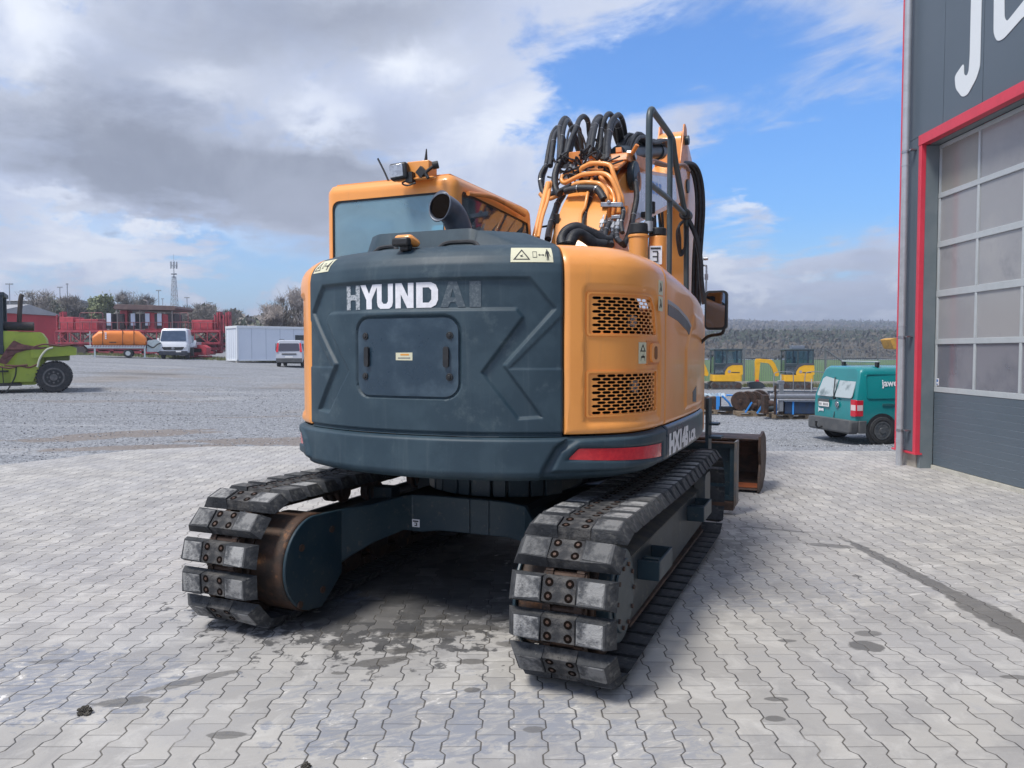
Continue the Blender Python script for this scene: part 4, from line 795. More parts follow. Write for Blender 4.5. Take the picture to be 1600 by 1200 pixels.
b.box((.02, 1.5, 3.47), (.11, .06, .08)); b.build('control_valve', [STEEL, BLACKP, ORANGE2], BM, bev=.004)
b = B()
for k in range(22):
    x = rn.uniform(-.16, .40); z = 3.2 + rn.uniform(0, .26); b.tube([(x, 1.46, z), (x + rn.uniform(-.1, .1), 1.42, z + .08), (x + rn.uniform(-.14, .14), 1.46, z + .03), (x + rn.uniform(-.16, .16), 1.52, z + .1)], .009)
b.build('pilot_lines', RUBBER, BM)
for r, p in HZ_hose: b = B(); b.tube(p, r * .82, n=10, sub=6); b.build('hose', RUBBER, BM, sm=80)
b = B()
for r, p in HZ_thin: b.tube(p, r, n=6, sub=4)
b.build('thin_hoses', RUBBER, BM, sm=80)
for r, p in HZ_pipe: b = B(); b.tube(p, r, n=12, sub=6); b.build('steel_pipe', ORANGE, BM, sm=80)
for r, p in HZ_black: b = B(); b.tube(p, r, n=10, sub=6); b.build('hose', RUBBER, BM, sm=80)
for r, p in HZ_duct:
    b = B(); P = spline([Vector(q) for q in p], 8); b.tube(P, .040, n=14, sub=1)
    for i in range(1, len(P) - 1, 1): d = (P[i + 1] - P[i - 1]).normalized() * .005; b.cyl(P[i] - d, P[i] + d, .046, n=14)
    b.build('corrugated_hose', RUBBER, BM, sm=60)
for r, p in HZ_fit: b = B(); b.cyl(p[0], p[1], r, n=12); b.cyl(Vector(p[0]).lerp(Vector(p[1]), .4), Vector(p[0]).lerp(Vector(p[1]), .7), r * 1.25, n=6); b.build('hose_fitting', STEEL, BM)
b = B(); b.box((.46, 1.17, 2.94), (.19, .05, .04), rot(0, 4)); b.cyl((.44, 1.13, 2.96), (.44, 1.16, 2.96), .018, n=8); b.box((.52, 1.1, 2.82), (.08, .05, .03)); b.build('pipe_clamp', STEEL, BM, bev=.004)
for x in (-.075,): b = B(); b.tube([(x - .06, 1.2, 3.18), (x - .05, 1.0, 2.9), (x - .04, .8, 2.6), (x - .04, .7, 2.3)], .028, n=12); b.build('wide_pipe', ORANGE, BM, sm=80)
b = B(); rn = random.Random(4)
for r, p in HZ_hose + HZ_black:
    Q = spline([Vector(q) for q in p], 6)
    for k in (len(Q) // 4, len(Q) * 3 // 5): d = (Q[k + 1] - Q[k]).normalized() * .004; b = B(); b.cyl(Q[k] - d, Q[k] + d, r * (.9 if r == .032 else 1.10), n=10); b.build('cable_tie', STEEL, BM)
# pivot and upper boom
b = B(); b.cyl((-.10, 1.98, 3.30), (.50, 1.98, 3.30), .10, n=24); b.build('boom_pivot', ORANGE2, BM, bev=.01)
b = B(); b.cyl((.43, 1.90, 3.34), (.50, 1.90, 3.34), .135, n=24); b.build('pivot_hub', TEAL2, BM, bev=.01)
UB = B(); UB.px(fillet([(1.62, 3.20), (2.15, 3.48), (3.2, 3.66), (4.35, 3.86), (4.8, 4.12), (5.05, 4.0), (4.95, 3.70), (4.42, 3.52), (3.24, 3.20), (2.24, 2.94), (1.64, 2.80)], .06), .02, .40)
UB = UB.build('upper_boom', ORANGE, EX, bev=.012)
b = B(); b.px(fillet([(1.75, 3.20), (2.18, 3.44), (3.2, 3.62), (4.20, 3.80), (4.32, 3.56), (3.24, 3.25), (2.24, 2.99), (1.74, 2.88)], .04), .4015, .404); dc = b.build('white_boom_decal', M('white_decal', (.66, .66, .78), (.72, .70, .78), 3, rough=.25), UB)
b = B(); b.px([(1.80, 3.02), (2.08, 3.05), (2.08, 3.14), (1.80, 3.10)], .4045, .406)
b.build('orange_band', ORANGE2, dc)
b = B()
for k in range(4): b.px([(2.78 + k * .17, 3.36 + .02 * k), (2.90 + k * .17, 3.37 + .02 * k), (2.90 + k * .17, 3.50 + .02 * k), (2.78 + k * .17, 3.49 + .02 * k)], .4045, .406)
b.build('blue_mark', M('blue_print', (.22, .38, .75)), dc)
b = B(); b.cyl((.20, 2.3, 3.66), (.20, 4.1, 4.12), .085, n=20); b.cyl((.20, 4.05, 4.10), (.20, 4.25, 4.15), .10, n=20); b.build('stick_cylinder', TEAL2, UB, bev=.006)
b = B(); b.cyl((.20, 4.2, 4.14), (.20, 5.1, 4.40), .05, n=16); b.build('cylinder_rod', CHROME, UB)
b = B()
for k in range(3): b.tube([(.30 + .04 * k, 2.3, 3.60), (.33 + .04 * k, 3.0, 3.74), (.35 + .04 * k, 3.8, 3.86), (.36 + .04 * k, 4.6, 4.05), (.40, 5.2, 4.1)], .016)
b.build('upper_pipes', M('primer_pipe', (.32, .20, .17), rough=.6), UB)
b = B(); rn = random.Random(2)
for k in range(7): b.tube([(.1 + k * .03, 2.5, 3.70), (.1 + k * .03, 2.9, 3.98 + .02 * (k % 3)), (.12 + k * .03, 3.5, 4.06 + .02 * (k % 2)), (.15 + k * .03, 4.0, 4.18 + rn.random() * .05), (.18 + k * .02, 4.6, 4.30)], .020)
b.build('upper_hoses', RUBBER, UB)
b = B(); b.box((.46, 2.45, 3.06), (.09, .1, .06)); b.cyl((.50, 2.5, 3.08), (.50, 2.5, 3.20), .04); b.cyl((.50, 2.5, 3.04), (.50, 2.5, 2.94), .04); b.build('boom_work_lamp', BLACKP, UB, bev=.008)
SKt = B(); SKt.px(fillet([(4.85, 4.50), (5.10, 4.62), (5.45, 4.45), (6.25, 4.05), (6.30, 3.6), (5.95, 2.7), (5.35, 1.5), (4.75, .62), (4.52, .70), (4.9, 1.6), (5.2, 2.7), (5.0, 3.55), (4.80, 3.8)], .08), .05, .35)
SKt = SKt.build('stick', ORANGE, EX, bev=.012)
b = B(); b.px(fillet([(4.72, 4.10), (4.98, 4.68), (5.12, 4.66), (5.3, 4.1), (5.1, 3.7)], .05), .35, .37); b.px(fillet([(4.72, 4.10), (4.98, 4.68), (5.12, 4.66), (5.3, 4.1), (5.1, 3.7)], .05), .03, .05); b.build('stick_ears', ORANGE2, SKt, bev=.004)
b = B(); b.cyl((0, 5.02, 3.86), (.42, 5.02, 3.86), .09, n=18); b.cyl((0, 5.02, 4.46), (.42, 5.02, 4.46), .06, n=18); b.build('stick_pins', TEAL2, SKt)
for k, (dx_, r_) in enumerate(((.42, .030), (.46, .026), (.37, .026))):
    b = B(); b.tube([(dx_ - .12, 4.9, 4.15), (dx_ - .03, 5.4, 4.22), (dx_ + .03, 5.6, 4.05), (dx_ + .06, 5.62, 3.65), (dx_ + .03, 5.6, 3.0), (dx_ + .02, 5.58, 2.3), (dx_, 5.5, 1.6)], r_, n=10, sub=6); b.build('stick_hose', RUBBER, SKt, sm=80)
for k in range(5):
    x = -.06 + k * .045; b = B(); b.tube([(x + .03, 4.6, 3.60), (x - .01 * (k % 3), 4.9, 3.3), (x - .03 + .02 * (k % 2), 5.0, 2.9), (x + .02, 5.1, 2.4), (x + .06, 5.2, 1.9)], .018, n=8, sub=5); b.build('hanging_hose', M('hose_brown_black', (.05, .035, .03), rough=.5) if k == 0 else RUBBER, SKt, sm=80)
# grading bucket: open side towards the machine
BK = EX
prof_ = [(4.16, .03), (4.5, .03), (4.82, .14), (4.95, .36), (4.86, .56), (4.60, .66), (4.26, .63)]
inner = [(4.18, .055), (4.48, .055), (4.78, .16), (4.90, .36), (4.82, .53), (4.58, .625), (4.28, .605)]
b = B(); b.px(prof_ + inner[::-1], -.98, 1.42); BK = b.build('grading_bucket', RUSTD, EX, bev=.006)
for x in (-.99, 1.415): b = B(); b.px([(4.12, .015), (4.5, .012), (4.86, .12), (5.0, .36), (4.9, .60), (4.62, .70), (4.22, .665), (4.19, .5), (4.28, .33), (4.18, .2)], x, x + .03); b.build('bucket_side', RUST, BK, bev=.004)
b = B(); b.bb(-.97, 1.41, 4.18, 4.56, .058, .064); b.build('bucket_floor', M('orange_rust', (.34, .09, .03), (.20, .06, .025), 6, .8, .8, bump=.2), BK)
b = B(); b.px([(4.4, .66), (4.9, .60), (4.7, 1.0), (4.5, 1.0)], .02, .06); b.px([(4.4, .66), (4.9, .60), (4.7, 1.0), (4.5, 1.0)], .34, .38); b.build('bucket_lugs', TEAL2, BK, bev=.006)

# --- undercarriage
UC = B(); UC.cyl((0, 0, .70), (0, 0, .93), .55, n=48); UC.cyl((0, 0, .80), (0, 0, .86), .60, n=48); UC = UC.build('slewing_ring', TEAL2, EX, bev=.01)
b = B()
for k in range(10): a = -2.6 + k * .22; b.box((.585 * math.cos(a), .585 * math.sin(a), .75), (.03, .14 if k % 2 else .09, .12), rot(0, 0, math.degrees(a)))
b.build('ring_blocks', TEAL2, UC, bev=.006)
FRM = B(); T0 = [(-.76, .22), (-.76, .645), (-.66, .655), (-.57, .66), (-.45, .690), (-.2, .698), (.2, .698), (.45, .690), (.57, .67), (.66, .655), (.76, .645), (.76, .22), (.66, .33), (.57, .40), (.45, .455), (.30, .462), (-.30, .462), (-.34, .44), (-.41, .44), (-.45, .455), (-.57, .40), (-.66, .33)]
yb = lambda a: -(max(0, abs(a) - .42)) * 1.75
def tpart(lo, hi): 
    up = [p for p in T0[:12] if lo <= p[0] <= hi]; dn = [p for p in T0[11:] + T0[:1] if lo <= p[0] <= hi and p not in up]
    up.sort(); dn.sort(reverse=True); return up + dn
def tz(a, top):
    K = sorted(T0[1:11]) if top else sorted(T0[11:] + T0[:1])
    for (p, u), (q, w) in zip(K, K[1:]):
        if a <= q: return u + (w - u) * (a - p) / (q - p)
    return K[-1][1]
for y0, y1, sg in ((-.74, -.70, 1), (.66, .70, -1)):
    xs_ = [-.76, -.66, -.57, -.45, -.41, -.34, -.2, .2, .3, .45, .57, .66, .76]; vs = []
    for a in xs_:
        yo = yb(a) * sg; vs += [(a, y0 + yo, tz(a, 0)), (a, y0 + yo, tz(a, 1)), (a, y1 + yo, tz(a, 1)), (a, y1 + yo, tz(a, 0))]
    n_ = len(xs_); FRM.add(vs, [(i * 4 + k, i * 4 + (k + 1) % 4, i * 4 + 4 + (k + 1) % 4, i * 4 + 4 + k) for i in range(n_ - 1) for k in range(4)] + [(0, 1, 2, 3), tuple(range(4 * n_ - 4, 4 * n_))[::-1]]); FRM.bb(-.42, .42, -.699, .659, .47, .68); FRM.bb(-.70, .70, -.45, .45, .40, .62)
for sx in (-1, 1):
    for sy in (-1, 1): FRM.prism([(sx * .42, sy * .45), (sx * .42, sy * .69), (sx * .77, sy * 1.27), (sx * .77, sy * .62)], lambda a, c, d: (a, c, d), .60, .63)
FRM = FRM.build('carbody_frame', TEAL2, EX, bev=.006)
b = B(); b.bb(-.410, -.352, -.745, -.742, .472, .525); lb = b.build('frame_label', WHITE, FRM)
b = B(); b.bb(-.402, -.360, -.7485, -.7455, .508, .517); b.bb(-.390, -.370, -.7485, -.7455, .480, .486); b.bb(-.377, -.370, -.7485, -.7455, .486, .498); b.bb(-.390, -.370, -.7485, -.7455, .4985, .503); b.build('label_print', BLACKM, lb)
for x in (.02, .16): b = B(); b.bb(x, x + .012, -.75, -.741, .47, .69); b.build('weld_rib', TEAL2, FRM)
RR = .345; ZC = .42; YR, YF = -1.52, 1.50; R2 = .345; Z2 = .42
def make_shoe(seed=0):
    b = B(); w = .275; rj = random.Random(seed); J = 0
    # body: tapered rubber block, long axis x, tangent y, outward z
    b.mi = 0
    def blk(x0, x1, y, z0, z1, tx0=0, tx1=0, ty=.016):
        j = lambda: rj.uniform(-J, J)
        vs = [(x0, -y, z0), (x1, -y, z0), (x1, y, z0), (x0, y, z0), (x0 + tx0 + j(), -y + ty + j(), z1), (x1 - tx1 + j(), -y + ty + j(), z1), (x1 - tx1 + j(), y - ty + j(), z1), (x0 + tx0 + j(), y - ty + j(), z1)]
        b.add(vs, [(3, 2, 1, 0), (4, 5, 6, 7), (0, 1, 5, 4), (1, 2, 6, 5), (2, 3, 7, 6), (3, 0, 4, 7)])
    J = .006; blk(-w, -.0852, .071, -.008, .058, .042, .004, .013); blk(.0852, w, .071, -.008, .058, .004, .042, .013)
    J = 0; b.mi = 2; blk(-.085, .085, .070, -.008, .053, 0, 0, .012)
    J = .011; b.mi = 1; blk(-.225, -.094, .054, .0575, .0615, .010, .006, .006); blk(.094, .225, .054, .0575, .0615, .006, .010, .006)
    for x in (-.052, .052):
        for y in (-.033, .033):
            b.mi = 3; b.cyl((x, y, .050), (x, y, .0542), .0215, n=14); b.mi = 4; b.cyl((x, y, .0535), (x, y, .0550), .0095, n=6)
    b.mi = 5; b.bb(-.10, -.06, -.085, .085, -.075, -.012); b.bb(.06, .10, -.085, .085, -.075, -.012); b.cyl((-.11, .07, -.045), (.11, .07, -.045), .024, n=12)
    o = b.build('track_shoe', [PAD, PADW, PADD, HOLE, RUSTD, RUST], None, sm=25, bev=.007); return o
def path(u):
    """position and outward normal along the closed track, u in metres"""
    L1 = YF - YR; A = math.pi * R2; u %= TL
    if u < L1: # top, front to rear
        y = YF - u; sag = -.020 * math.sin(math.pi * u / L1) ** 2; return (y, ZC + RR + (Z2 + R2 - ZC - RR) * u / L1 + sag), 0.
    u -= L1
    q = math.pi / 2
    if u < q * R2: t = u / R2; return (YR - math.sin(t) * R2, Z2 + math.cos(t) * R2), t
    u -= q * R2
    if u < .10: return (YR - R2, Z2 - u), q
    u -= .10
    if u < q * R3: t = q + u / R3; return (YR - .10 - math.sin(t) * R3, Z2 - .10 + math.cos(t) * R3), t
    u -= q * R3
    if u < L1 + .10: return (YR - .10 + u, ZC - RR), math.pi
    u -= L1 + .10; t = u / RR; return (YF + math.sin(t) * RR, ZC - math.cos(t) * RR), math.pi + t
R3 = R2 - .10; TL = 2 * (YF - YR) + .20 + math.pi * (RR + (R2 + R3) / 2); NS = 47
shoes = [make_shoe(q) for q in range(5)]; used = [0] * 5
for cx, ph in ((1.07, (YF - YR + .75 * R2) % (TL / 47)), (-1.06, (YF - YR + .85 * R2) % (TL / 47))):
    sgn = 1 if cx > 0 else -1
    TR = B(); TR.cyl((cx - .05, YR, ZC), (cx + .05, YR, ZC), .27, n=32); TR.cyl((cx - .05, YF, ZC), (cx + .05, YF, ZC), .27, n=32); TR = TR.build('track', RUSTD, EX, bev=.01)
    for k in range(NS):
        (y, z), t = path(k * TL / NS + ph)
        q = random.randrange(5); o = shoes[q] if not used[q] else shoes[q].copy()
        if used[q]: COL.objects.link(o)
        used[q] = 1; o.parent = TR; o.location = (cx, y, z); o.rotation_euler = (t + random.uniform(-.02, .02), 0, 0)
    # drum, sprocket housing and inner cover plate
    b = B(); ix = cx - sgn * .20; b.cyl((cx - .13, YR + .02, ZC - .03), (cx + .13, YR + .02, ZC - .03), .275, n=40)
    xi = cx - sgn * (.365 if sgn < 0 else .285); b.cyl((cx - sgn * .13, YR + .06, ZC - .04), (xi, YR + .06, ZC - .04), .30 if sgn < 0 else .27, n=40); b.build('drive_drum', RUST, TR, bev=.012)
    b = B(); loop = [(YR + .06 + .29 * math.cos(R(a)), ZC - .04 + .29 * math.sin(R(a))) for a in range(95, 262, 8)] + [(YR + .12, .08), (-1.19, .24), (-1.19, .655), (-1.40, .665)]
    b.px(loop, xi, xi - sgn * .02); cv = b.build('drive_cover', TEAL2, TR, bev=.006)
    for y, z in ((-1.62, .16), (-1.40, .19), (-1.6, .5), (-1.3, .55)): b = B(); b.cyl((xi - sgn * .015, y, z), (xi - sgn * .03, y, z), .022, n=10); b.build('cover_bolt', RUSTD, cv)
    b = B(); b.px([(y, z) for y, z in [(-1.19, .05), (-1.19, .60), (-1.05, .50), (1.35, .50), (1.45, .42), (1.42, .24), (-1.0, .22)]], cx - .17, cx + .06)
    xo = cx + sgn * .05; b.px(fillet([(-1.27, .17), (-1.27, .48), (-1.20, .53), (1.34, .53), (1.40, .46), (1.38, .22), (-1.1, .16)], .05), xo, cx + sgn * .155)
    fr = b.build('track_frame', M('frame_blue_grey', (.020, .034, .044), (.042, .050, .055), 4, .8, .5, c3=(.13, .12, .10), s3=16, bump=.05), TR, bev=.012)
    b = B(); b.prism([(-1.34, .49), (1.36, .49), (1.30, .545), (-1.25, .545)], lambda a, c, d: (d, a, c), cx - .10, cx + .10); b.box((cx + sgn * .085, .03, .548), (.15, 2.45, .014), rot(0, sgn * 16)); b.build('frame_deck', M('muddy_deck', (.055, .06, .062), (.11, .10, .085), 8, .8, .85, bump=.4), fr)
    b = B(); b.cyl((cx + sgn * .10, YR + .04, ZC), (cx + sgn * .20, YR + .04, ZC), .24, n=36); b.cyl((cx + sgn * .20, YR + .04, ZC), (cx + sgn * .215, YR + .04, ZC), .19, n=36); mc = b.build('travel_motor_cover', TEAL2, TR, bev=.01)
    for k in range(10): a = 2 * math.pi * k / 10; b = B(); b.cyl((cx + sgn * .214, YR + .04 + .16 * math.cos(a), ZC + .16 * math.sin(a)), (cx + sgn * .226, YR + .04 + .16 * math.cos(a), ZC + .16 * math.sin(a)), .012, n=6); b.build('cover_bolt', RUSTD, mc)
    b = B()
    for k in range(7): y = -1.05 + k * .36; b.cyl((cx - .12, y, .20), (cx + .12, y, .20), .085, n=20); b.cyl((cx - .13, y, .20), (cx - .09, y, .20), .105, n=20); b.cyl((cx + .09, y, .20), (cx + .13, y, .20), .105, n=20)
    b.build('track_rollers', RUST, TR, bev=.006)
    b = B(); b.bb(cx + sgn * .09, cx + sgn * .17, -1.2, 1.3, .150, .168); b.build('frame_rail', RUSTD, fr)
    for y in (-.75, .55): # carrier rollers on brackets
        b = B(); xr = cx - sgn * .02
        for q in (-.07, -.025, .05): b.cyl((xr + q, y, .675), (xr + q + .03, y, .675), .075, n=20)
        b.cyl((xr - .09, y, .675), (xr + .10, y, .675), .05, n=18); b.build('carrier_roller', RUSTD, TR, bev=.004)
    if sgn < 0:
        for y in (-.55, .10):
            b = B(); b.bb(cx + .24, cx + .40, y - .06, y + .06, .56, .70); b.bb(cx + .15, cx + .26, y - .05, y + .05, .60, .68); b.build('roller_bracket', TEAL2, TR, bev=.006)
            b = B()
            for q in (.14, .18, .225): b.cyl((cx + q, y, .66), (cx + q + .028, y, .66), .070 if q != .18 else .085, n=20)
            b.build('carrier_roller', RUSTD, TR, bev=.004)
    for y0, y1, z0 in ((-.98, -.60, .36), (.60, .98, .38)):   # access steps on the outside
        b = B(); x0 = cx + sgn * .155; x1 = cx + sgn * .285
        b.bb(x0, x1, y0, y0 + .018, z0, z0 + .115); b.bb(x0, x1, y1 - .018, y1, z0, z0 + .115); b.bb(x1 - sgn * .016, x1, y0 + .019, y1 - .019, z0, z0 + .115); b.bb(x0, x1 - sgn * .02, y0 + .12, y0 + .16, z0 + .04, z0 + .10)
        b.build('access_step', TEAL2, fr, bev=.004)
    b = B(); b.px(rrect(1.12, 1.40, .30, .66, .06), cx + sgn * .12, cx + sgn * .21); b.build('track_guard', M('guard_grey', (.09, .10, .105), (.17, .16, .14), 8, rough=.6), TR, bev=.01)
# --- blade
BL = B(); BL.py(rrect(-1.31, 1.31, .14, .735, .01), 2.88, 2.90); 
for z in (.145, .69): BL.bb(-1.31, 1.31, 2.80, 2.879, z, z + .045)
for x in (-1.31, 1.265, -.5, .45): BL.bb(x, x + .045, 2.80, 2.879, .192, .688)
BL = BL.build('dozer_blade', TEAL2, EX, bev=.006)
b = B(); b.bb(1.31, 1.335, 2.78, 2.98, .10, .76); b.bb(-1.335, -1.31, 2.78, 2.98, .10, .76); b.build('blade_end_plate', M('worn_edge', (.14, .14, .145), (.20, .16, .13), 12, .8, .6, metal=.3), BL, bev=.004)
b = B(); b.bb(-1.31, 1.31, 2.76, 2.799, .735, .755); b.bb(-1.31, 1.31, 2.76, 2.90, .05, .139); b.build('cutting_edge', RUSTD, BL, bev=.004)
b = B(); b.bb(-.45, -.33, .7, 2.80, .32, .48); b.bb(.33, .45, .7, 2.80, .32, .48); b.cyl((0, .9, .55), (0, 2.8, .45), .06); b.build('blade_arm', TEAL2, BL, bev=.01)
b = B(); b.bb(1.17, 1.27, 1.90, 2.05, 1.0, 1.02); b.bb(1.18, 1.30, 1.88, 2.05, .88, .90); b.bb(1.16, 1.19, 1.86, 2.05, .75, 1.25); b.build('entry_step', TEAL2, EX)
# front-right body block and hull in front of the deck
b = B(); b.bb(.45, 1.17, .7, 1.75, .96, 2.02); b.build('tool_box', ORANGE, EX, bev=.03)
b = B(); b.bb(-.14, .44, .1, 1.2, .96, 1.6); b.build('boom_foot_frame', TEAL2, EX, bev=.02)
# ------------------------------------------------------------------ workshop hall on the right
PANEL = M('anthracite_panel', (.092, .122, .152), (.106, .136, .168), .8, .6, .42, .08)
REDT = M('red_trim', (.68, .045, .080), (.58, .04, .07), 4, .5, .38, .06)
JAMB = M('grey_jamb', (.15, .185, .205), (.19, .22, .235), 3, .6, .4)
ALU = M('aluminium_frame', (.50, .54, .56), (.42, .46, .48), 5, .4, .38, metal=.15)
ZINC = M('zinc_downpipe', (.48, .50, .53), (.38, .40, .43), 6, .6, .42, metal=.5)
CONC = M('concrete', (.42, .39, .34), (.30, .28, .25), 4, .7, .85, bump=.2, bs=30)
GAP = M('joint_shadow', (.03, .035, .04), rough=.8)
HL = empty('workshop_hall', (5.83, 11.7, 0), 0, 'anthracite panelled workshop hall with red trim and large sectional door', 'building')
def hb(name, mat, fn, par=HL, **k):
    b = B(); b.T = Matrix.Translation((-5.83, -11.7, 0)); fn(b); return b.build(name, mat, par, **k)
def _wall(b):
    y = 11.62; w = .873; ys = []
    seams = [11.62, 11.42] ; s = 10.545
    seams = [11.415, 10.545 + .873 - .0]; ed = [11.528] + [10.545 - .873 * k for k in range(-0, 29)]
    for a, c in zip(ed, ed[1:]):
        a -= .004; c += .004
        if c > 11.11 or a > 11.11:      # left of the door and above it
            b.bb(5.83, 5.95, 11.112, a, .222, 4.752); b.bb(5.83, 5.95, c, a, 4.756, 8.6)
        elif a > 6.35: b.bb(5.83, 5.95, c, a, 4.756, 8.6)
        else: b.bb(5.83, 5.95, c, a, .222, 8.6)
    b.bb(5.95, 6.02, -14.5, 6.20, .2, 8.55); b.bb(5.95, 6.02, -14.5, 11.5, 4.76, 8.55)
WL = hb('wall', PANEL, _wall, bev=.004)
hb('back_walls', PANEL, lambda b: (b.bb(6.02, 24, 11.42, 11.53, .2, 8.55), b.bb(23.9, 24, -14.5, 11.5, .2, 8.55), b.bb(6.02, 23.9, -14.6, -14.5, .2, 8.55)))
hb('roof', JAMB, lambda b: b.bb(5.7, 24.2, -14.8, 11.70, 8.6, 8.8))
hb('plinth', CONC, lambda b: (b.bb(5.86, 6.02, 11.11, 11.52, -.05, .205), b.bb(5.86, 6.02, -14.5, 6.3, -.05, .205), b.bb(6.021, 24, 11.37, 11.52, -.6, .205)))
hb('corner_trim', REDT, lambda b: (b.bb(5.812, 5.96, 11.532, 11.645, .222, 8.6), b.bb(5.795, 5.90, 11.4905, 11.70, .195, .22)))
hb('base_trim', REDT, lambda b: (b.bb(5.80, 5.90, 11.02, 11.49, .195, .2205), b.bb(5.80, 5.90, -14.5, 6.30, .195, .22)))
hb('door_trim', REDT, lambda b: (b.bb(5.805, 5.873, 11.03, 11.108, .195, 4.61), b.bb(5.80, 5.915, 6.27, 11.112, 4.612, 4.752), b.bb(5.805, 5.915, 6.27, 6.36, .195, 4.61)), bev=.003)
hb('door_jamb', JAMB, lambda b: (b.bb(5.875, 6.055, 11.032, 11.10, 0, 4.60), b.bb(5.917, 6.055, 6.28, 6.358, 0, 4.60), b.bb(5.918, 6.055, 6.36, 11.028, 4.606, 4.75)))
YM = [11.005 - .912 * k for k in range(6)]; YM[-1] = 6.38
ZR = [(1.106, 1.179), (1.785, 1.859), (2.456, 2.548), (3.154, 3.236), (3.850, 3.922), (4.545, 4.60)]
def _frame(b):
    for z0, z1 in ZR: b.bb(6.055, 6.10, 6.36, 11.028, z0, z1)
    for i, y in enumerate(YM):
        for (a, c), (d, e) in zip(ZR, ZR[1:]): b.bb(6.057, 6.098, y - .022, y + .022, c + .0005, d - .0005)
SDR = hb('sectional_door', ALU, _frame, bev=.004)
PANE = M('sky_tinted_pane', (.30, .305, .32), (.36, .36, .365), .7, .8, .14, .05, spec=.6, c3=(.25, .255, .27), s3=1.1)  # opaque grey carries the sky's reflection as painted colour
PANEB = M('blind_pane', (.30, .295, .27), (.26, .26, .25), 1.5, .7, .2)
PANE0 = M('clearer_pane', (.21, .22, .26), (.34, .34, .38), .9, .8, .12, .04, spec=.7); PANE0.node_tree.nodes['Principled BSDF'].inputs['Alpha'].default_value = .62
for r in range(5):
    for k in range(5):
        y0, y1 = YM[k + 1] + .022, YM[k] - .022; z0, z1 = ZR[r][1], ZR[r + 1][0]
        hb('door_pane', PANE0 if r == 0 else (PANEB if (r, k) == (4, 0) else PANE), lambda b: b.bb(6.074, 6.082, y0, y1, z0, z1), SDR)
def _slats(b):
    for k in range(11): z0 = .055 + k * .0955; b.bb(6.06, 6.10, 6.362, 11.026, z0 + .003, z0 + .0925)
hb('door_slats', PANEL, _slats, SDR, bev=.002)
hb('slat_joint', M('pale_joint', (.35, .42, .46)), lambda b: b.bb(6.064, 6.095, 6.365, 11.02, .06, 1.10), SDR)
hb('door_sill', M('pale_sill', (.55, .54, .48), (.4, .39, .35), 5, .6), lambda b: b.bb(6.03, 6.12, 6.36, 11.02, .001, .052), SDR)
hb('door_sticker', WHITE, lambda b: b.bb(6.069, 6.0735, 10.935, 11.015, 1.20, 1.30), SDR); hb('sticker_print', M('blue_ink', (.05, .15, .4)), lambda b: (b.bb(6.0665, 6.069, 10.95, 11.0, 1.25, 1.285), b.bb(6.0665, 6.069, 10.95, 11.0, 1.21, 1.225)), SDR)
hb('floor', CONC, lambda b: b.bb(6.12, 23.8, -14, 11.4, -.1, 0.0), HL)
hb('inner_partition', M('inner_wall', (.50, .48, .48), (.4, .38, .38), 1, .5), lambda b: (b.bb(9.6, 9.7, 9.2, 11.3, 0, 4.5), b.bb(12.5, 12.6, -4, 9.1, 0, 6)))
hb('inner_column', REDT, lambda b: b.bb(6.6, 6.8, 10.75, 10.9, 0, 6))
hb('inner_notice', REDT, lambda b: b.bb(6.50, 6.51, 9.35, 9.68, 1.33, 1.46))
DP = B(); DP.T = Matrix.Translation((-5.83, -11.7, 0)); DP.cyl((5.735, 11.335, 0), (5.735, 11.335, 8.6), .050, n=20)
for z in (.34, .37, 4.38, 2.05): DP.cyl((5.735, 11.335, z), (5.735, 11.335, z + .025), .054, n=20)
DP = DP.build('downpipe', ZINC, HL, sm=60)
for z in (.52, 1.89, 4.58): hb('pipe_bracket', STEEL, lambda b: (b.bb(5.74, 5.83, 11.20, 11.27, z, z + .02), b.cyl((5.735, 11.335, z - .015), (5.735, 11.335, z + .02), .056, n=20)), DP)
# painted lettering on the upper wall
def lyz(loops, name): hb(name, M('sign_white', (.74, .78, .80), rough=.45), lambda b: b.prism(loops, lambda a, c, d: (d, a, c), 5.822, 5.8275), HL, sm=0)
lyz([fillet([(9.73, 6.75), (9.73, 5.22), (9.80, 5.10), (9.98, 4.96), (10.10, 4.97), (10.25, 5.13), (10.28, 5.30), (10.08, 5.40), (10.07, 5.24), (10.0, 5.21), (9.965, 5.26), (9.95, 5.45), (9.955, 6.75)], .05, 3)], 'lettering_j')
lyz([fillet([(9.49, 6.30), (9.47, 5.52), (9.40, 5.40), (9.28, 5.38), (8.90, 5.50), (8.75, 5.40), (8.58, 5.38), (8.58, 6.45), (8.75, 6.58), (9.32, 6.55)], .06, 3), fillet([(9.30, 6.22), (9.27, 5.62), (9.22, 5.56), (8.80, 5.72), (8.76, 6.35), (9.22, 6.37)], .05, 3)][:2], 'lettering_a')

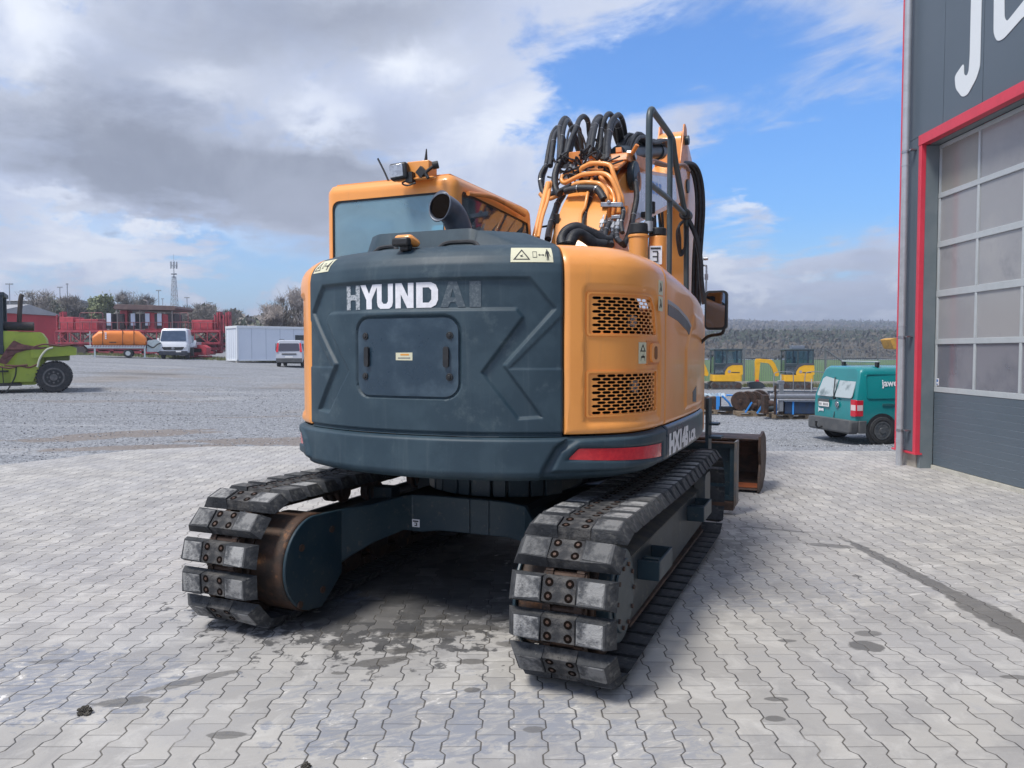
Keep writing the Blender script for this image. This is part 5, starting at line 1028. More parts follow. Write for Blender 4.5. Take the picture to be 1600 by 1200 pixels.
# ------------------------------------------------------------------ vehicles: shared bits
TYRE = M('tyre_rubber', (.022, .024, .028), (.05, .05, .05), 14, .7, .85, bump=.3)
RIMB = M('black_rim', (.10, .11, .12), (.20, .20, .20), 10, .5, .4, metal=.4)
PLATE = M('number_plate', (.78, .78, .76), rough=.4)
def wheel(par, x, y, r, w, rim=RIMB, name='wheel', face=1):
    """face: +1 outer side towards +x"""
    b = B(); b.ring((x - w / 2, y, r), (x + w / 2, y, r), r, r * .63, n=36); b.ring((x - w / 2 - .006, y, r), (x + w / 2 + .006, y, r), r * .90, r * .66, n=36); W_ = b.build(name, TYRE, par, bev=w * .12)
    xo = x + face * (w / 2 + .005); b = B(); b.ring((xo - face * .03, y, r), (xo + face * .006, y, r), r * .66, r * .58, n=28); b.cyl((xo - face * .04, y, r), (xo - face * .012, y, r), r * .60, n=28); b.cyl((xo - face * .03, y, r), (xo + face * .012, y, r), r * .24, r * .20, n=18)
    for k in range(10): a = 2 * math.pi * k / 10; b.cyl((xo - face * .02, y + r * .42 * math.cos(a), r + r * .42 * math.sin(a)), (xo - face * .004, y + r * .42 * math.cos(a), r + r * .42 * math.sin(a)), r * .07, n=8)
    b.build('rim', rim, W_); return W_
# --- teal delivery van
TV = M('teal_paint', (.004, .215, .225), (.006, .18, .195), 1.5, .5, .24, .05, coat=.7)
BUMP = M('grey_bumper', (.075, .08, .085), (.12, .12, .12), 5, .6, .6)
VAN = empty('delivery_van', (8.56, 18.97, -.5), -80, 'teal delivery van with frosted rear windows and roof bar, beside the hall', 'van')
def prof_body(par, name, mat, secs, bev=.05):
    """loft closed cross-sections [(y, [(x,z)...])]"""
    n = len(secs[0][1]); b = B(); vs = []; fs = []
    for y, P in secs: vs += [(x, y + (dy if len(q) > 2 else 0), z) for q in P for x, z, dy in [(q[0], q[1], q[2] if len(q) > 2 else 0)]]
    for i in range(len(secs) - 1): fs += [(i * n + k, i * n + (k + 1) % n, (i + 1) * n + (k + 1) % n, (i + 1) * n + k) for k in range(n)]
    fs += [tuple(range(n)), tuple((len(secs) - 1) * n + k for k in range(n))[::-1]]
    b.add(vs, fs); return b.build(name, mat, par, bev=bev, seg=3, sm=50)
def csec(w0, w1, w2, z0, z1, z2, y0=0, y2=0):       # sill, waist, roof half widths
    R_ = [(w0, z0), (w1, z0 + .22), (w1 + .01, (z0 + z1) / 2), (w1, z1), (w2 + .03, z2 - .16), (w2 - .02, z2 - .05), (w2 - .16, z2)]
    return [(x, z, y0 + (y2 - y0) * max(0, (z - z1) / (z2 - z1))) for x, z in R_] + [(-x, z, y0 + (y2 - y0) * max(0, (z - z1) / (z2 - z1))) for x, z in R_[::-1]]
VB = prof_body(VAN, 'body', TV, [(-.66, csec(.78, .86, .70, .34, 1.08, 1.80, 0, .20)), (-.50, csec(.84, .90, .76, .30, 1.08, 1.83, 0, .12)), (1.0, csec(.84, .90, .78, .28, 1.08, 1.84)), (2.3, csec(.84, .90, .76, .28, 1.06, 1.82, 0, -.05)), (2.75, csec(.84, .90, .62, .28, 1.02, 1.22, 0, -.1)), (3.55, csec(.78, .84, .66, .32, .82, .98))], .04)
b = B(); b.prism([(-.86, .24), (.86, .24), (.90, .30), (.90, .56), (-.90, .56), (-.90, .30)], lambda a, c, d: (a, d, c), -.82, -.58); b.build('rear_bumper', BUMP, VAN, bev=.05, seg=3)
b = B(); b.bb(.86, .925, -.60, -.40, .26, .56); b.bb(.88, .922, .42, 2.1, .24, .36); b.bb(-.925, -.88, -.60, -.40, .26, .56); b.build('side_cladding', BUMP, VAN, bev=.02)
def vface(x, z, d=0): return Vector((x, -.668 - d + .26 * max(0, (z - 1.08) / .75), z))
for s0, s1, nm in ((-.74, -.03, 'rear_window'), (.03, .72, 'rear_window')):
    b = B(); b.prism(fillet([(s0 + (.0 if s0 < 0 else 0), 1.08), (s1, 1.08), (s1 - (.0 if s1 < 0 else .06), 1.64), (s0 + (.06 if s0 < 0 else 0), 1.64)], .06), lambda a, c, d: vface(a, c, d), -.01, .006); b.build(nm, M('frosted_van_glass', (.40, .46, .48), (.10, .14, .15), 3.2, .8, .25, lo=.50, hi=.66), VAN)
b = B(); b.prism([(-.014, .57), (.014, .57), (.014, 1.68), (-.014, 1.68)], lambda a, c, d: vface(a, c, d), .001, .004); b.build('door_gap', GAP, VAN)
b = B(); b.tube([vface(.05, 1.06, .03), vface(-.03, 1.2, .03), vface(-.17, 1.55, .03)], .012); b.cyl(vface(.06, 1.05, 0), vface(.06, 1.05, .05), .03); b.build('rear_wiper', BLACKP, VAN)
b = B(); b.prism(fillet([(-.68, .86), (-.20, .86), (-.20, 1.0), (-.68, 1.0)], .02), lambda a, c, d: vface(a, c, d), .001, .012); b.build('plate_recess', BUMP, VAN)
b = B(); b.prism([(-.62, .82), (-.18, .82), (-.18, .93), (-.62, .93)], lambda a, c, d: vface(a, c, d), .012, .020); pl = b.build('number_plate', PLATE, VAN)
b = B()
for k in range(7):
    if k != 2: b.prism([(-.59 + k * .055, .845), (-.555 + k * .055, .845), (-.555 + k * .055, .905), (-.59 + k * .055, .905)], lambda a, c, d: vface(a, c, d), .0205, .022)
b.build('plate_print', M('grey_ink', (.15, .15, .16)), pl)
b = B(); b.cyl(vface(.14, .90, .0), vface(.14, .90, .015), .075, n=24); em = b.build('round_emblem', CHROME, VAN, bev=.006)
b = B(); b.prism([(.09, .93), (.105, .93), (.125, .86), (.14, .89), (.155, .86), (.175, .93), (.19, .93), (.16, .84), (.15, .84), (.14, .865), (.13, .84), (.12, .84)], lambda a, c, d: vface(a, c, d), .0155, .018); b.build('emblem_mark', M('emblem_blue', (.05, .08, .12)), em)
text_obj('door_lettering', 'jawe', .125, lambda x, y: vface(-.66 + x, .70 + y, .004), WHITE, VAN, .006)
b = B(); b.prism(fillet([(.70, .66), (.90, .66), (.88, 1.05), (.70, 1.05)], .03), lambda a, c, d: vface(a, c, d), -.03, .014); b.bb(.86, .915, -.66, -.50, .67, 1.04); TLp = b.build('tail_lamp', M('lamp_red', (.60, .01, .03), rough=.15, coat=.6), VAN, bev=.02)
b = B(); b.prism([(.715, .80), (.895, .80), (.89, .93), (.715, .93)], lambda a, c, d: vface(a, c, d), .012, .017); b.bb(.91, .918, -.655, -.51, .80, .93); b.build('lamp_clear', M('lamp_clear', (.75, .6, .6), rough=.15), TLp)
b = B(); b.prism([(-.10, 1.69), (.10, 1.69), (.10, 1.73), (-.10, 1.73)], lambda a, c, d: vface(a, c, d), 0, .012); b.build('brake_lamp', RED, VAN)
def vs_(y, z, d): return Vector((.915 + d - .13 * max(0, (z - 1.08) / .7), y, z))
b = B(); lo_ = fillet([(-.42, 1.08), (1.7, 1.08), (1.7, 1.66), (-.38, 1.66)], .08); li_ = fillet([(-.40, 1.10), (1.68, 1.10), (1.68, 1.64), (-.36, 1.64)], .07); b.prism([lo_, li_], lambda a, c, d: vs_(a, c, d), -.01, .004); b.build('pressed_panel', TV, VAN, bev=.002)
b = B(); b.bb(.905, .925, .10, 1.5, .915, .945); b.bb(.905, .928, .0, .28, .90, .96); b.build('sliding_rail', M('rail_teal', (.01, .11, .12), rough=.4), VAN, bev=.006)
text_obj('side_lettering', 'jawe', .22, lambda x, y: vs_(.02 + x, 1.37 + y, .008), WHITE, VAN, .006)
wheel(VAN, .835, 0, .325, .20, face=1); wheel(VAN, -.82, 0, .325, .20, face=-1); wheel(VAN, .835, 2.68, .325, .20, face=1); wheel(VAN, -.80, 2.68, .32, .20, face=-1)
for x in (.885, -.885):
    for y in (0, 2.68): b = B(); b.px(circ(y, .33, .40, 28), x - .02, x + .028); b.build('wheel_arch', BLACKP, VAN)
b = B(); b.cyl((-.70, .02, 1.94), (.70, .02, 1.94), .02, n=10); b.bb(-.72, .72, -.01, .06, 1.93, 1.96); RK = b.build('roof_bar', ALU, VAN, bev=.006)
b = B(); b.box((.66, .02, 1.875), (.10, .07, .13)); b.box((-.66, .02, 1.875), (.10, .07, .13)); b.build('bar_foot', BLACKP, RK, bev=.015)
b = B(); b.tube([(-.25, -.8, .34), (-.25, -.92, .30), (-.25, -.98, .36), (-.25, -.98, .42)], .022); b.cyl((-.25, -.98, .42), (-.25, -.98, .47), .03); b.build('tow_hook', BLACKP, VAN)
# --- two compact yellow excavators facing left
YEL = M('yellow_paint', (.80, .44, .020), (.70, .36, .015), 3, .5, .42, .08); DKG = M('cab_black', (.025, .035, .045), (.04, .05, .06), 6, .5, .4); TRKB = M('rubber_track', (.045, .045, .05), (.12, .11, .10), 8, .7, .85, bump=.4)
PGL = glass('mini_glass', (.72, .88, .90), 1.1)
def mini(name, loc, rz, label):
    e = empty(name, loc, rz, label, 'mini excavator', 'compact yellow excavators by the fence')
    # local: +x towards the boom (front), y across
    for s in (-1, 1):
        b = B(); P = [(-.95, .22), (-.88, .06), (-.72, 0), (.72, 0), (.88, .06), (.95, .22), (.86, .42), (.7, .47), (-.7, .47), (-.86, .42)]
        b.prism(fillet(P, .08), lambda a, c, d: (a, d, c), s * .78, s * .45); t = b.build('track', TRKB, e, bev=.02)
        b = B()
        for k in range(5): b.cyl((-.56 + k * .28, s * .79, .20), (-.56 + k * .28, s * .70, .20), .09, n=14)
        b.cyl((-.72, s * .80, .24), (-.72, s * .70, .24), .17, n=18); b.cyl((.72, s * .80, .24), (.72, s * .70, .24), .15, n=18); b.build('track_wheels', RUSTD, t)
    b = B(); b.bb(-.6, .6, -.45, .45, .2, .45); b.cyl((0, 0, .45), (0, 0, .58), .35, n=24); b.build('undercarriage', DKG, e)
    b = B(); b.prism([(1.1, .05), (1.16, .05), (1.16, .36), (1.1, .36)], lambda a, c, d: (a, d, c), -.78, .78); b.bb(.5, 1.1, -.25, -.15, .18, .26); b.bb(.5, 1.1, .15, .25, .18, .26); b.build('dozer_blade', DKG, e)
    b = B(); b.pz(fillet([(-.95, -.70), (.75, -.74), (.80, .74), (-.95, .70), (-1.08, 0)], .15), .50, .90); b.build('skirt', YEL, e, bev=.03)
    b = B(); b.prism(fillet([(-1.0, .905), (.10, .905), (.06, 1.15), (-.10, 1.38), (-.36, 1.50), (-.98, 1.50)], .08), lambda a, c, d: (a, d, c), -.68, .68); h = b.build('engine_hood', YEL, e, bev=.04)
    for s in (-1, 1):
        b = B(); b.py([(-.80, 1.02), (-.30, 1.02), (-.30, 1.075), (-.80, 1.075)], s * .682, s * .686); b.build('hood_lettering', DKG, h)
        b = B(); b.cyl((-.18, s * .68, 1.10), (-.18, s * .69, 1.10), .09, n=18); b.build('round_badge', M('badge_grey', (.35, .3, .32)), h)
        b = B(); b.py(fillet([(.12, .91), (.20, 1.25), (-.02, 1.52), (-.45, 1.62), (-.98, 1.63), (-.98, 1.51), (-.36, 1.51), (-.08, 1.38), (.08, 1.12)], .03), s * .60, s * .69); b.build('cab_skirt', M('mini_grey', (.08, .085, .10), rough=.5), h, bev=.01)
    C = B()
    for x, y in ((.70, -.62), (.70, .62), (-.02, -.62), (-.02, .62), (-.92, -.62), (-.92, .62)):
        C.bb(x - .05, x + .05, y - .04, y + .04, .90 if x > 0 else 1.5, 2.40)
    C.bb(-.98, .76, -.68, .68, 2.38, 2.50); C.bb(-.97, .70, -.66, .66, 1.40, 1.62); C.bb(.0, .76, -.66, .66, .88, .98); C.bb(.1, .5, -.25, .3, 1.0, 1.5); C.bb(.0, .15, -.25, .3, 1.5, 2.0); C = C.build('cab', M('mini_cab_grey', (.035, .055, .065), rough=.35), e, bev=.04)
    for x0, x1, z0 in ((.04, .66, 1.0), (-.87, -.07, 1.63)):
        for y in (-.64, .64): b = B(); b.bb(x0, x1, y - .004, y + .004, z0, 2.37); b.build('cab_window', PGL, C)
    b = B(); b.bb(.705, .712, -.58, .58, 1.0, 2.37); b.build('windscreen', PGL, C)
    b = B(); b.py(fillet([(.86, .95), (1.0, 1.30), (1.15, 1.62), (1.35, 1.84), (2.0, 1.88), (2.22, 1.74), (2.24, 1.58), (2.05, 1.66), (1.5, 1.60), (1.32, 1.38), (1.2, 1.05), (1.1, .80), (.9, .78)], .07), -.62, -.42)
    bo = b.build('boom', YEL, e, bev=.02)
    b = B(); b.py(fillet([(1.98, 1.90), (2.28, 1.88), (2.34, 1.7), (2.30, .42), (2.10, .42), (2.02, 1.5)], .05), -.60, -.44); b.build('stick', YEL, e, bev=.02)
    b = B(); b.cyl((1.15, -.52, 1.30), (1.5, -.52, 1.78), .04); b.cyl((2.28, -.52, 1.6), (2.36, -.52, .8), .035); b.build('ram', CHROME, e)
    b = B(); b.box((2.18, -.52, .50), (.2, .24, .12)); b.build('quick_coupler', REDT, e)
    b = B(); b.py(fillet([(1.7, .14), (2.0, .02), (2.45, .0), (2.72, .12), (2.74, .40), (2.35, .46), (2.1, .46), (1.9, .36)], .06), -.95, -.10); b.build('bucket', DKG, e, bev=.02)
    b = B(); b.cyl((.78, -.70, 1.85), (.78, -.70, 2.1), .012); b.box((.84, -.74, 2.02), (.05, .05, .12)); b.build('cab_mirror', BLACKP, e)
    return e
m1 = mini('compact_excavator', (13.15, 47.7, -.62), 176, 'yellow compact excavator nearer the large excavator, its boom hidden behind the wing mirror side')
m1['label'] = 'yellow compact excavator standing left by the fence, without a roof box'
m2 = copy_tree(m1); m2.location = (17.55, 47.7, -.63); m2.rotation_euler = (0, 0, R(172)); m2['label'] = 'yellow compact excavator with a grey box on its cab roof, behind the palleted gear'
b = B(); b.box((-.1, 0, 2.60), (.75, .8, .20)); b.build('roof_box', M('roof_box_grey', (.16, .19, .24)), m2, bev=.02)
# --- metal bar fence
FEN = M('fence_grey', (.15, .17, .18), (.19, .20, .21), 5, .5, .5, metal=.2)
fe = empty('bar_fence', (0, 53, -.6), 0, 'long grey vertical bar fence behind the compact excavators', 'fence')
for x0 in frange(2.0, 21.6, 2.8)[:8]:
    p = B(); p.bb(x0 - .05, x0 + .05, -.05, .05, 0, 2.55); p.build('fence_post', FEN, fe)
    p = B(); p.bb(x0 + .05, x0 + 2.75, -.02, .02, .15, .20); p.bb(x0 + .05, x0 + 2.75, -.02, .02, 2.42, 2.47)
    for k in range(18): x = x0 + .15 + k * .15; p.bb(x - .009, x + .009, -.013, .013, .2, 2.42)
    p.build('bar_panel', FEN, fe, sm=0)
p = B(); p.bb(2.0, 21.6, -.35, -.12, -.1, .26); p.build('base_kerb', CONC, fe)
p = B(); p.cyl((21.6, -.1, 2.4), (24.6, -.1, .3), .05, n=8); p.build('brace', FEN, fe)
fe2 = empty('wire_fence', (24, 56, -.65), 0, 'thin dark wire mesh fence running on behind the teal van', 'fence')
for k in range(6): p = B(); p.cyl((k * 2.6, 0, 0), (k * 2.6, 0, 3.4), .03, n=8); p.build('fence_post', FEN, fe2)
p = B()
for k in range(9): p.bb(0, 13, -.006, .006, .2 + k * .2, .212 + k * .2)
for k in range(66): p.bb(k * .2 - .005, k * .2 + .005, -.005, .005, .1, 2.0)
p.build('wire_mesh', FEN, fe2, sm=0)
# --- timber pallets with attachments, blue straps
WOOD = M('pallet_wood', (.26, .20, .135), (.16, .12, .085), 6, .8, .85, bump=.2, c3=(.10, .08, .06), s3=18)
BSTR = M('blue_strap', (.04, .27, .72), rough=.5); GALV = M('galvanised', (.36, .37, .40), (.26, .27, .3), 10, .6, .4, metal=.6)
PG = 'timber pallets in a row on the gravel'
def pallet(loc, rz, label):
    e = empty('timber_pallet', loc, rz, label, 'pallet', PG)
    b = B()
    for k in range(5): b.bb(-.6, .6, -.4 + k * .175, -.4 + k * .175 + .10, .122, .144)
    b.build('top_boards', WOOD, e)
    for y in (-.4, -.05, .30):
        for x in (-.6, -.07, .46): b = B(); b.bb(x, x + .14, y, y + .10, .022, .10); b.build('block', WOOD, e)
    b = B()
    for y in (-.4, -.05, .30): b.bb(-.6, .6, y, y + .10, 0, .022); b.bb(-.6, .6, y, y + .10, .10, .122)
    b.build('stringers', WOOD, e); return e
P1 = pallet((7.30, 27.7, -.52), -8, 'timber pallet at the left end, carrying the brown steel weight')
pals = [P1]
for loc, rz, lb in (((8.35, 26.6, -.52), -6, 'timber pallet carrying the rusty discs and auger head'), ((9.2, 25.6, -.51), -5, 'timber pallet under the left half of the conveyor frame'), ((10.42, 25.5, -.51), -5, 'timber pallet under the conveyor frame, nearest the teal van')):
    q = copy_tree(P1); q.location = loc; q.rotation_euler = (0, 0, R(rz)); q['label'] = lb
wt = empty('steel_weight', (7.12, 27.7, -.375), -8, 'brown rusty steel block strapped on the left pallet', 'steel block')
b = B(); b.bb(-.32, .38, -.3, .3, 0, .46); b.build('block', RUST, wt, bev=.03)
b = B(); b.bb(.20, .33, -.31, .31, -.06, .47); b.build('ratchet_strap', BSTR, wt)
b = B(); 
for k in range(7): b.box((-.2 + k * .11, (-.1, .1)[k % 2], .49), (.13, .16, .07), rot(k * 20, 10, k * 31))
b.build('rags_on_top', M('pale_plastic', (.45, .55, .62)), wt)
fr = empty('blue_lifting_frame', (7.72, 27.3, -.38), 0, 'small blue angled frame between the steel block and the discs', 'frame')
b = B(); b.tube([(-.25, 0, .5), (.0, 0, .25), (.12, 0, .0)], .035, sub=1); b.tube([(-.1, 0, .52), (.15, 0, .52), (.22, 0, .0)], .035, sub=1); b.build('strut', BSTR, fr)
b = B(); b.bb(-.35, .35, -.2, .2, -.02, .12); b.build('foot', BLACKP, fr)
for i, (x, y, r, lb) in enumerate(((7.98, 26.8, .33, 'rusty round disc leaning at the left of the disc row'), (8.22, 26.75, .34, 'second rusty disc from the left, with a pale rim'), (8.45, 26.7, .34, 'rusty disc in the middle crossed by the blue strap'), (8.66, 26.9, .36, 'rusty disc at the back right behind the auger head'))):
    b = B(); b.cyl((-.03, -.05, r), (.03, .05, r + .02), r, n=30); b.cyl((-.05, -.09, r), (.05, .09, r + .02), .07, n=14)
    o = b.build('steel_disc', RUSTD, None, loc=(x, y, -.37), bev=.006); tag(o, lb, 'steel disc', 'rusty discs on the pallet')
au = empty('auger_head', (8.68, 26.35, -.37), 0, 'dark greasy auger drive lying in front of the discs', 'auger')
b = B(); b.cyl((-.28, 0, .22), (.30, .05, .22), .20, .16, n=20); b.cyl((-.40, 0, .2), (-.28, 0, .22), .09, n=14); b.build('drum', RUSTD, au, bev=.02)
b = B(); b.cyl((.30, .05, .2), (.42, .05, .2), .13, n=16); b.cyl((.05, -.1, .10), (.38, -.14, .12), .1, n=16); b.build('gearbox', DKG, au, bev=.02)
b = B(); b.box((-.18, -.25, .22), (.06, .03, .62), rot(0, 32)); b.box((-.62, -.2, .16), (.05, .03, .42), rot(0, 32)); b.build('blue_strap', BSTR, au)
# conveyor frame
cf = empty('conveyor_frame', (9.3, 25.4, -.365), -3, 'grey steel conveyor frame with hoop rails on blue legs, behind the teal van', 'conveyor')
b = B(); b.bb(-.75, .85, -.35, .35, .62, .72); b.cyl((-.85, -.3, .60), (.85, -.3, .60), .09, n=16); b.bb(-.6, .85, -.38, -.34, .44, .50); b.build('bed', GALV, cf, bev=.015)
b = B(); b.bb(-.80, .85, -.33, .33, .725, .745); b.build('belt', BLACKP, cf)
b = B(); b.bb(-.35, .85, -.3, .25, .02, .40); b.build('drive_box', M('dark_blue', (.02, .05, .12), (.03, .04, .06), 5, .7), cf, bev=.02)
for x in (-.62,): b = B(); b.bb(x - .07, x, -.33, -.27, .0, .62); b.bb(x + .5, x + .55, -.33, -.28, .0, .42); b.build('blue_leg', BSTR, cf)
b = B(); b.bb(-.55, -.42, -.36, -.22, .1, 1.05); b.box((-.50, -.3, 1.05), (.2, .14, .12)); b.build('grey_column', GALV, cf, bev=.01)
b = B(); b.bb(-.72, -.66, -.4, -.3, .0, .95); b.bb(-1.0, -.85, -.2, .2, 0, .62); b.bb(-.45, -.34, -.2, .1, 0, .5); b.build('rusty_plate', RUST, cf, bev=.01)
for x in (-.66, .34):
    b = B(); b.tube([(x, -.1, .70), (x, -.1, 1.25), (x + .10, -.1, 1.38), (x + .52, -.1, 1.38), (x + .62, -.1, 1.28), (x + .62, -.1, .72)], .014, sub=3); b.build('hoop_rail', GALV, cf)
b = B(); b.cyl((.52, -.2, .72), (.52, -.2, 1.16), .018); b.cyl((-.47, -.2, 1.1), (-.47, -.2, 1.3), .018); b.build('pipe_stub', ALU, cf)
# raised yellow tipping skip beyond the hall corner
sk = empty('aerial_work_lift', (15.4, 30.2, -.55), 0, 'yellow basket on a pale raised arm just showing beside the hall corner', 'work lift')
b = B(); b.prism(fillet([(-.62, 2.35), (.6, 2.28), (.6, 2.68), (-.55, 2.78), (-.78, 2.72)], .05), lambda a, c, d: (a, d, c), -.4, .4); b.build('basket', M('basket_yellow', (.55, .30, .05), (.35, .2, .06), 6, .7, .6), sk, bev=.02)
b = B(); b.prism([(-.10, 1.9), (.20, 2.3), (.35, 2.3), (.7, .6), (.3, .5), (-.22, 1.2)], lambda a, c, d: (a, d, c), -.12, .12); b.tube([(-.35, .6, 1.1), (-.2, .0, 2.0), (-.1, 0, 2.3)], .03); b.build('arm', M('arm_grey', (.42, .38, .38), (.3, .27, .26), 5, .7), sk, bev=.02)
b = B(); b.bb(.1, 2.0, -.8, .8, .25, .8); b.build('chassis', DKG, sk, bev=.03)
for x in (.4, 1.7):
    for y in (-.75, .75): b = B(); b.cyl((x, y - .1, .3), (x, y + .1, .3), .3, n=20); b.build('wheel', TYRE, sk, bev=.02)
# ------------------------------------------------------------------ yard on the left
LIME = M('lime_paint', (.30, .38, .045), (.25, .33, .05), 2, .6, .5, c3=(.22, .28, .05), s3=7)
def GL(x, y): return G(x, y)
# --- lime heavy forklift, only its right half in view
fz = GL(-17, 28) - .02
FK = empty('heavy_forklift', (-16.40, 28.6, fz), 29, 'lime green heavy forklift with dark cab and one big rear wheel in view', 'forklift')
# local x to the right, origin under the rear wheel
def tyre_big(par, x, y, r, w):
    b = B(); b.cyl((x, y - w / 2, r), (x, y + w / 2, r), r * .94, n=40)
    for k in range(26):
        a = 2 * math.pi * k / 26; b.box((x + math.cos(a) * r * .95, y - w * .28, r + math.sin(a) * r * .95), (r * .10, w * .42, r * .11), Matrix.Rotation(-a, 3, 'Y') @ rot(0, 0, 18)); a += .12
        b.box((x + math.cos(a) * r * .95, y + w * .22, r + math.sin(a) * r * .95), (r * .10, w * .42, r * .11), Matrix.Rotation(-a, 3, 'Y') @ rot(0, 0, -18))
    t = b.build('wheel', TYRE, par, bev=.012)
    b = B(); yo = y - w / 2; b.ring((x, yo - .01, r), (x, yo + .05, r), r * .62, r * .52, n=30); b.cyl((x, yo + .02, r), (x, yo + .08, r), r * .55, n=30); b.cyl((x, yo - .03, r), (x, yo + .04, r), r * .22, n=20)
    for k in range(8): a = 2 * math.pi * k / 8; b.cyl((x + r * .34 * math.cos(a), yo - .01, r + r * .34 * math.sin(a)), (x + r * .34 * math.cos(a), yo + .04, r + r * .34 * math.sin(a)), r * .06, n=8)
    b.build('rim', M('rim_grey', (.07, .075, .08), (.16, .15, .14), 8, .6), t)
tyre_big(FK, -.55, 0, .57, .40); tyre_big(FK, -.55, 2.1, .57, .40); tyre_big(FK, -3.9, 0, .62, .45); tyre_big(FK, -3.9, 2.1, .62, .45)
b = B(); b.py(fillet([(-1.55, .30), (-1.12, .30), (-.92, 1.05), (-.72, 1.30), (-.78, 2.0), (-.92, 2.22), (-2.3, 2.26), (-2.3, 1.4), (-4.6, 1.4), (-4.6, .30)], .05), .05, 2.05); b.build('body', LIME, FK, bev=.04)
b = B(); b.py(fillet([(-1.9, .42), (-1.2, .42), (-.95, 1.05), (-1.0, 1.62), (-1.6, 1.55), (-1.75, 1.1)], .05), -.12, .05); b.build('side_tank', LIME, FK, bev=.03)
b = B(); b.py(fillet([(-1.25, 1.28), (.18, 1.38), (.20, 1.66), (-.1, 1.74), (-1.0, 1.70), (-1.25, 1.60)], .05), -.18, 2.2); b.build('mudguard', LIME, FK, bev=.03)
b = B(); b.bb(-.85, -.05, .0, 2.0, 1.18, 1.36); b.build('counterweight_base', M('lime_dark', (.10, .13, .03)), FK, bev=.02)
b = B(); b.bb(-3.4, -1.55, -.16, .05, .28, .36); b.bb(-4.5, -1.95, -.14, .05, .78, .84); b.bb(-4.5, -1.60, -.12, .05, .36, .385); b.build('side_step', BLACKP, FK, bev=.01)
CF_ = B()
for x in (-2.16, -3.7):
    for y in (.15, 1.75): CF_.bb(x - .08, x + .08, y - .12, y + .08, 1.4, 3.55)
CF_.bb(-3.8, -2.02, .0, 1.84, 3.50, 3.64); CF_.bb(-3.8, -2.07, .01, 1.83, 1.42, 1.72); CF_.bb(-3.75, -2.10, .09, .12, 2.40, 2.58); CF_ = CF_.build('cab', M('cab_slate', (.02, .035, .05), (.035, .05, .06), 5, .6), FK, bev=.02)
for z0, z1 in ((1.73, 2.39), (2.59, 3.49)): b = B(); b.bb(-3.6, -2.25, .10, .11, z0, z1); b.build('cab_window', glass('fork_glass', (.5, .6, .62), .7), CF_)
b = B(); b.bb(-3.2, -2.6, .6, 1.2, 1.5, 2.1); b.bb(-2.7, -2.55, .6, 1.2, 2.1, 2.7); b.build('seat', BLACKP, CF_, bev=.04)
b = B(); b.cyl((-2.5, .5, 3.64), (-2.5, .5, 3.90), .09, n=14); b.build('orange_beacon', M('beacon_orange', (.8, .2, .03), rough=.3), CF_)
b = B(); b.cyl((-2.1, .5, 2.44), (-1.15, .5, 2.44), .16, n=20); b.build('silencer', M('soot', (.03, .03, .035), (.07, .05, .04), 8, .6, .7), FK, bev=.02)
b = B(); b.tube([(-1.62, .5, 2.5), (-1.58, .5, 3.1), (-1.54, .5, 3.50), (-1.48, .5, 3.60)], .08, n=14); b.build('exhaust_stack', M('soot_brown', (.055, .045, .04), rough=.8), FK)
# ropes and rust-coloured sheet over the mudguard
b = B(); b.tube([(-.55, -.22, 1.66), (-.75, -.24, 1.58), (-.95, -.26, 1.30), (-1.05, -.26, .95)], .035); b.build('pale_hose', M('pale_hose_grey', (.45, .46, .38)), FK)
BRP = M('brown_rope', (.12, .05, .045), rough=.9)
for P in ([(-2.2, -.16, .98), (-1.9, -.2, .92), (-1.6, -.18, 1.0), (-1.3, -.2, .94), (-1.05, -.25, 1.05)], [(-2.05, -.16, 1.02), (-1.7, -.2, 1.0), (-1.35, -.2, 1.03)], [(-1.15, -.2, 1.68), (-.8, -.22, 1.78), (-.3, -.2, 1.72), (.1, -.2, 1.78)]): b = B(); b.tube(P, .03); b.build('sling_rope', BRP, FK)
b = B(); b.prism(fillet([(-2.25, 1.12), (-2.0, 1.58), (-1.75, 1.92), (-1.5, 1.78), (-.9, 1.66), (-.5, 1.74), (-.9, 1.60), (-1.4, 1.56), (-1.7, 1.45), (-2.0, 1.05)], .05), lambda a, c, d: (a, d + .04 * math.sin(c * 17 + a * 5), c), -.14, -.17); b.build('red_brown_cloth', M('cloth_maroon', (.16, .07, .065), (.08, .04, .04), 6, .8, .9), FK)
b = B(); b.tube([(-1.7, -.13, .98), (-1.75, -.14, .6), (-2.0, -.15, .1), (-2.06, -.15, .03)], .022); b.tube([(-2.1, -.15, .4), (-2.12, -.15, 1.0)], .015); b.build('dark_sling', BLACKP, FK)
# --- orange pump trailer
tz = GL(-31.5, 61) ; ox = OR2 = None
TRL = empty('pump_trailer', (-31.0, 61.5, GL(-31, 61.5) - .02), 22, 'long orange capsule pump on a grey single-axle trailer in front of the red machine', 'trailer')
TRL.scale = (.80, 1, 1)
OC = M('capsule_orange', (.78, .22, .03), (.68, .18, .03), 1.5, .5, .45); PALE = M('trailer_pale', (.46, .53, .55), (.36, .42, .44), 4, .6, .6)
def caps(x, s): return [(x, y * s, 1.02 + (z - 1.02) * s) for y, z in rrect(-.85, .85, .95, 2.12, .35, 5)]
b = B(); secs = [(-2.65, .60), (-2.62, .62), (-2.10, .98), (-1.2, 1.0), (1.0, 1.0), (1.4, .98), (2.0, .55), (2.03, .5)]; n = len(caps(0, 1)); vs = []
for x, s in secs: vs += [(x, y, 1.0 + (z - 1.0) * (s if True else 1)) for _, y, z in caps(x, 1)]
b.add(vs, [(i * n + k, i * n + (k + 1) % n, (i + 1) * n + (k + 1) % n, (i + 1) * n + k) for i in range(len(secs) - 1) for k in range(n)] + [tuple(range(n)), tuple((len(secs) - 1) * n + k for k in range(n))[::-1]])
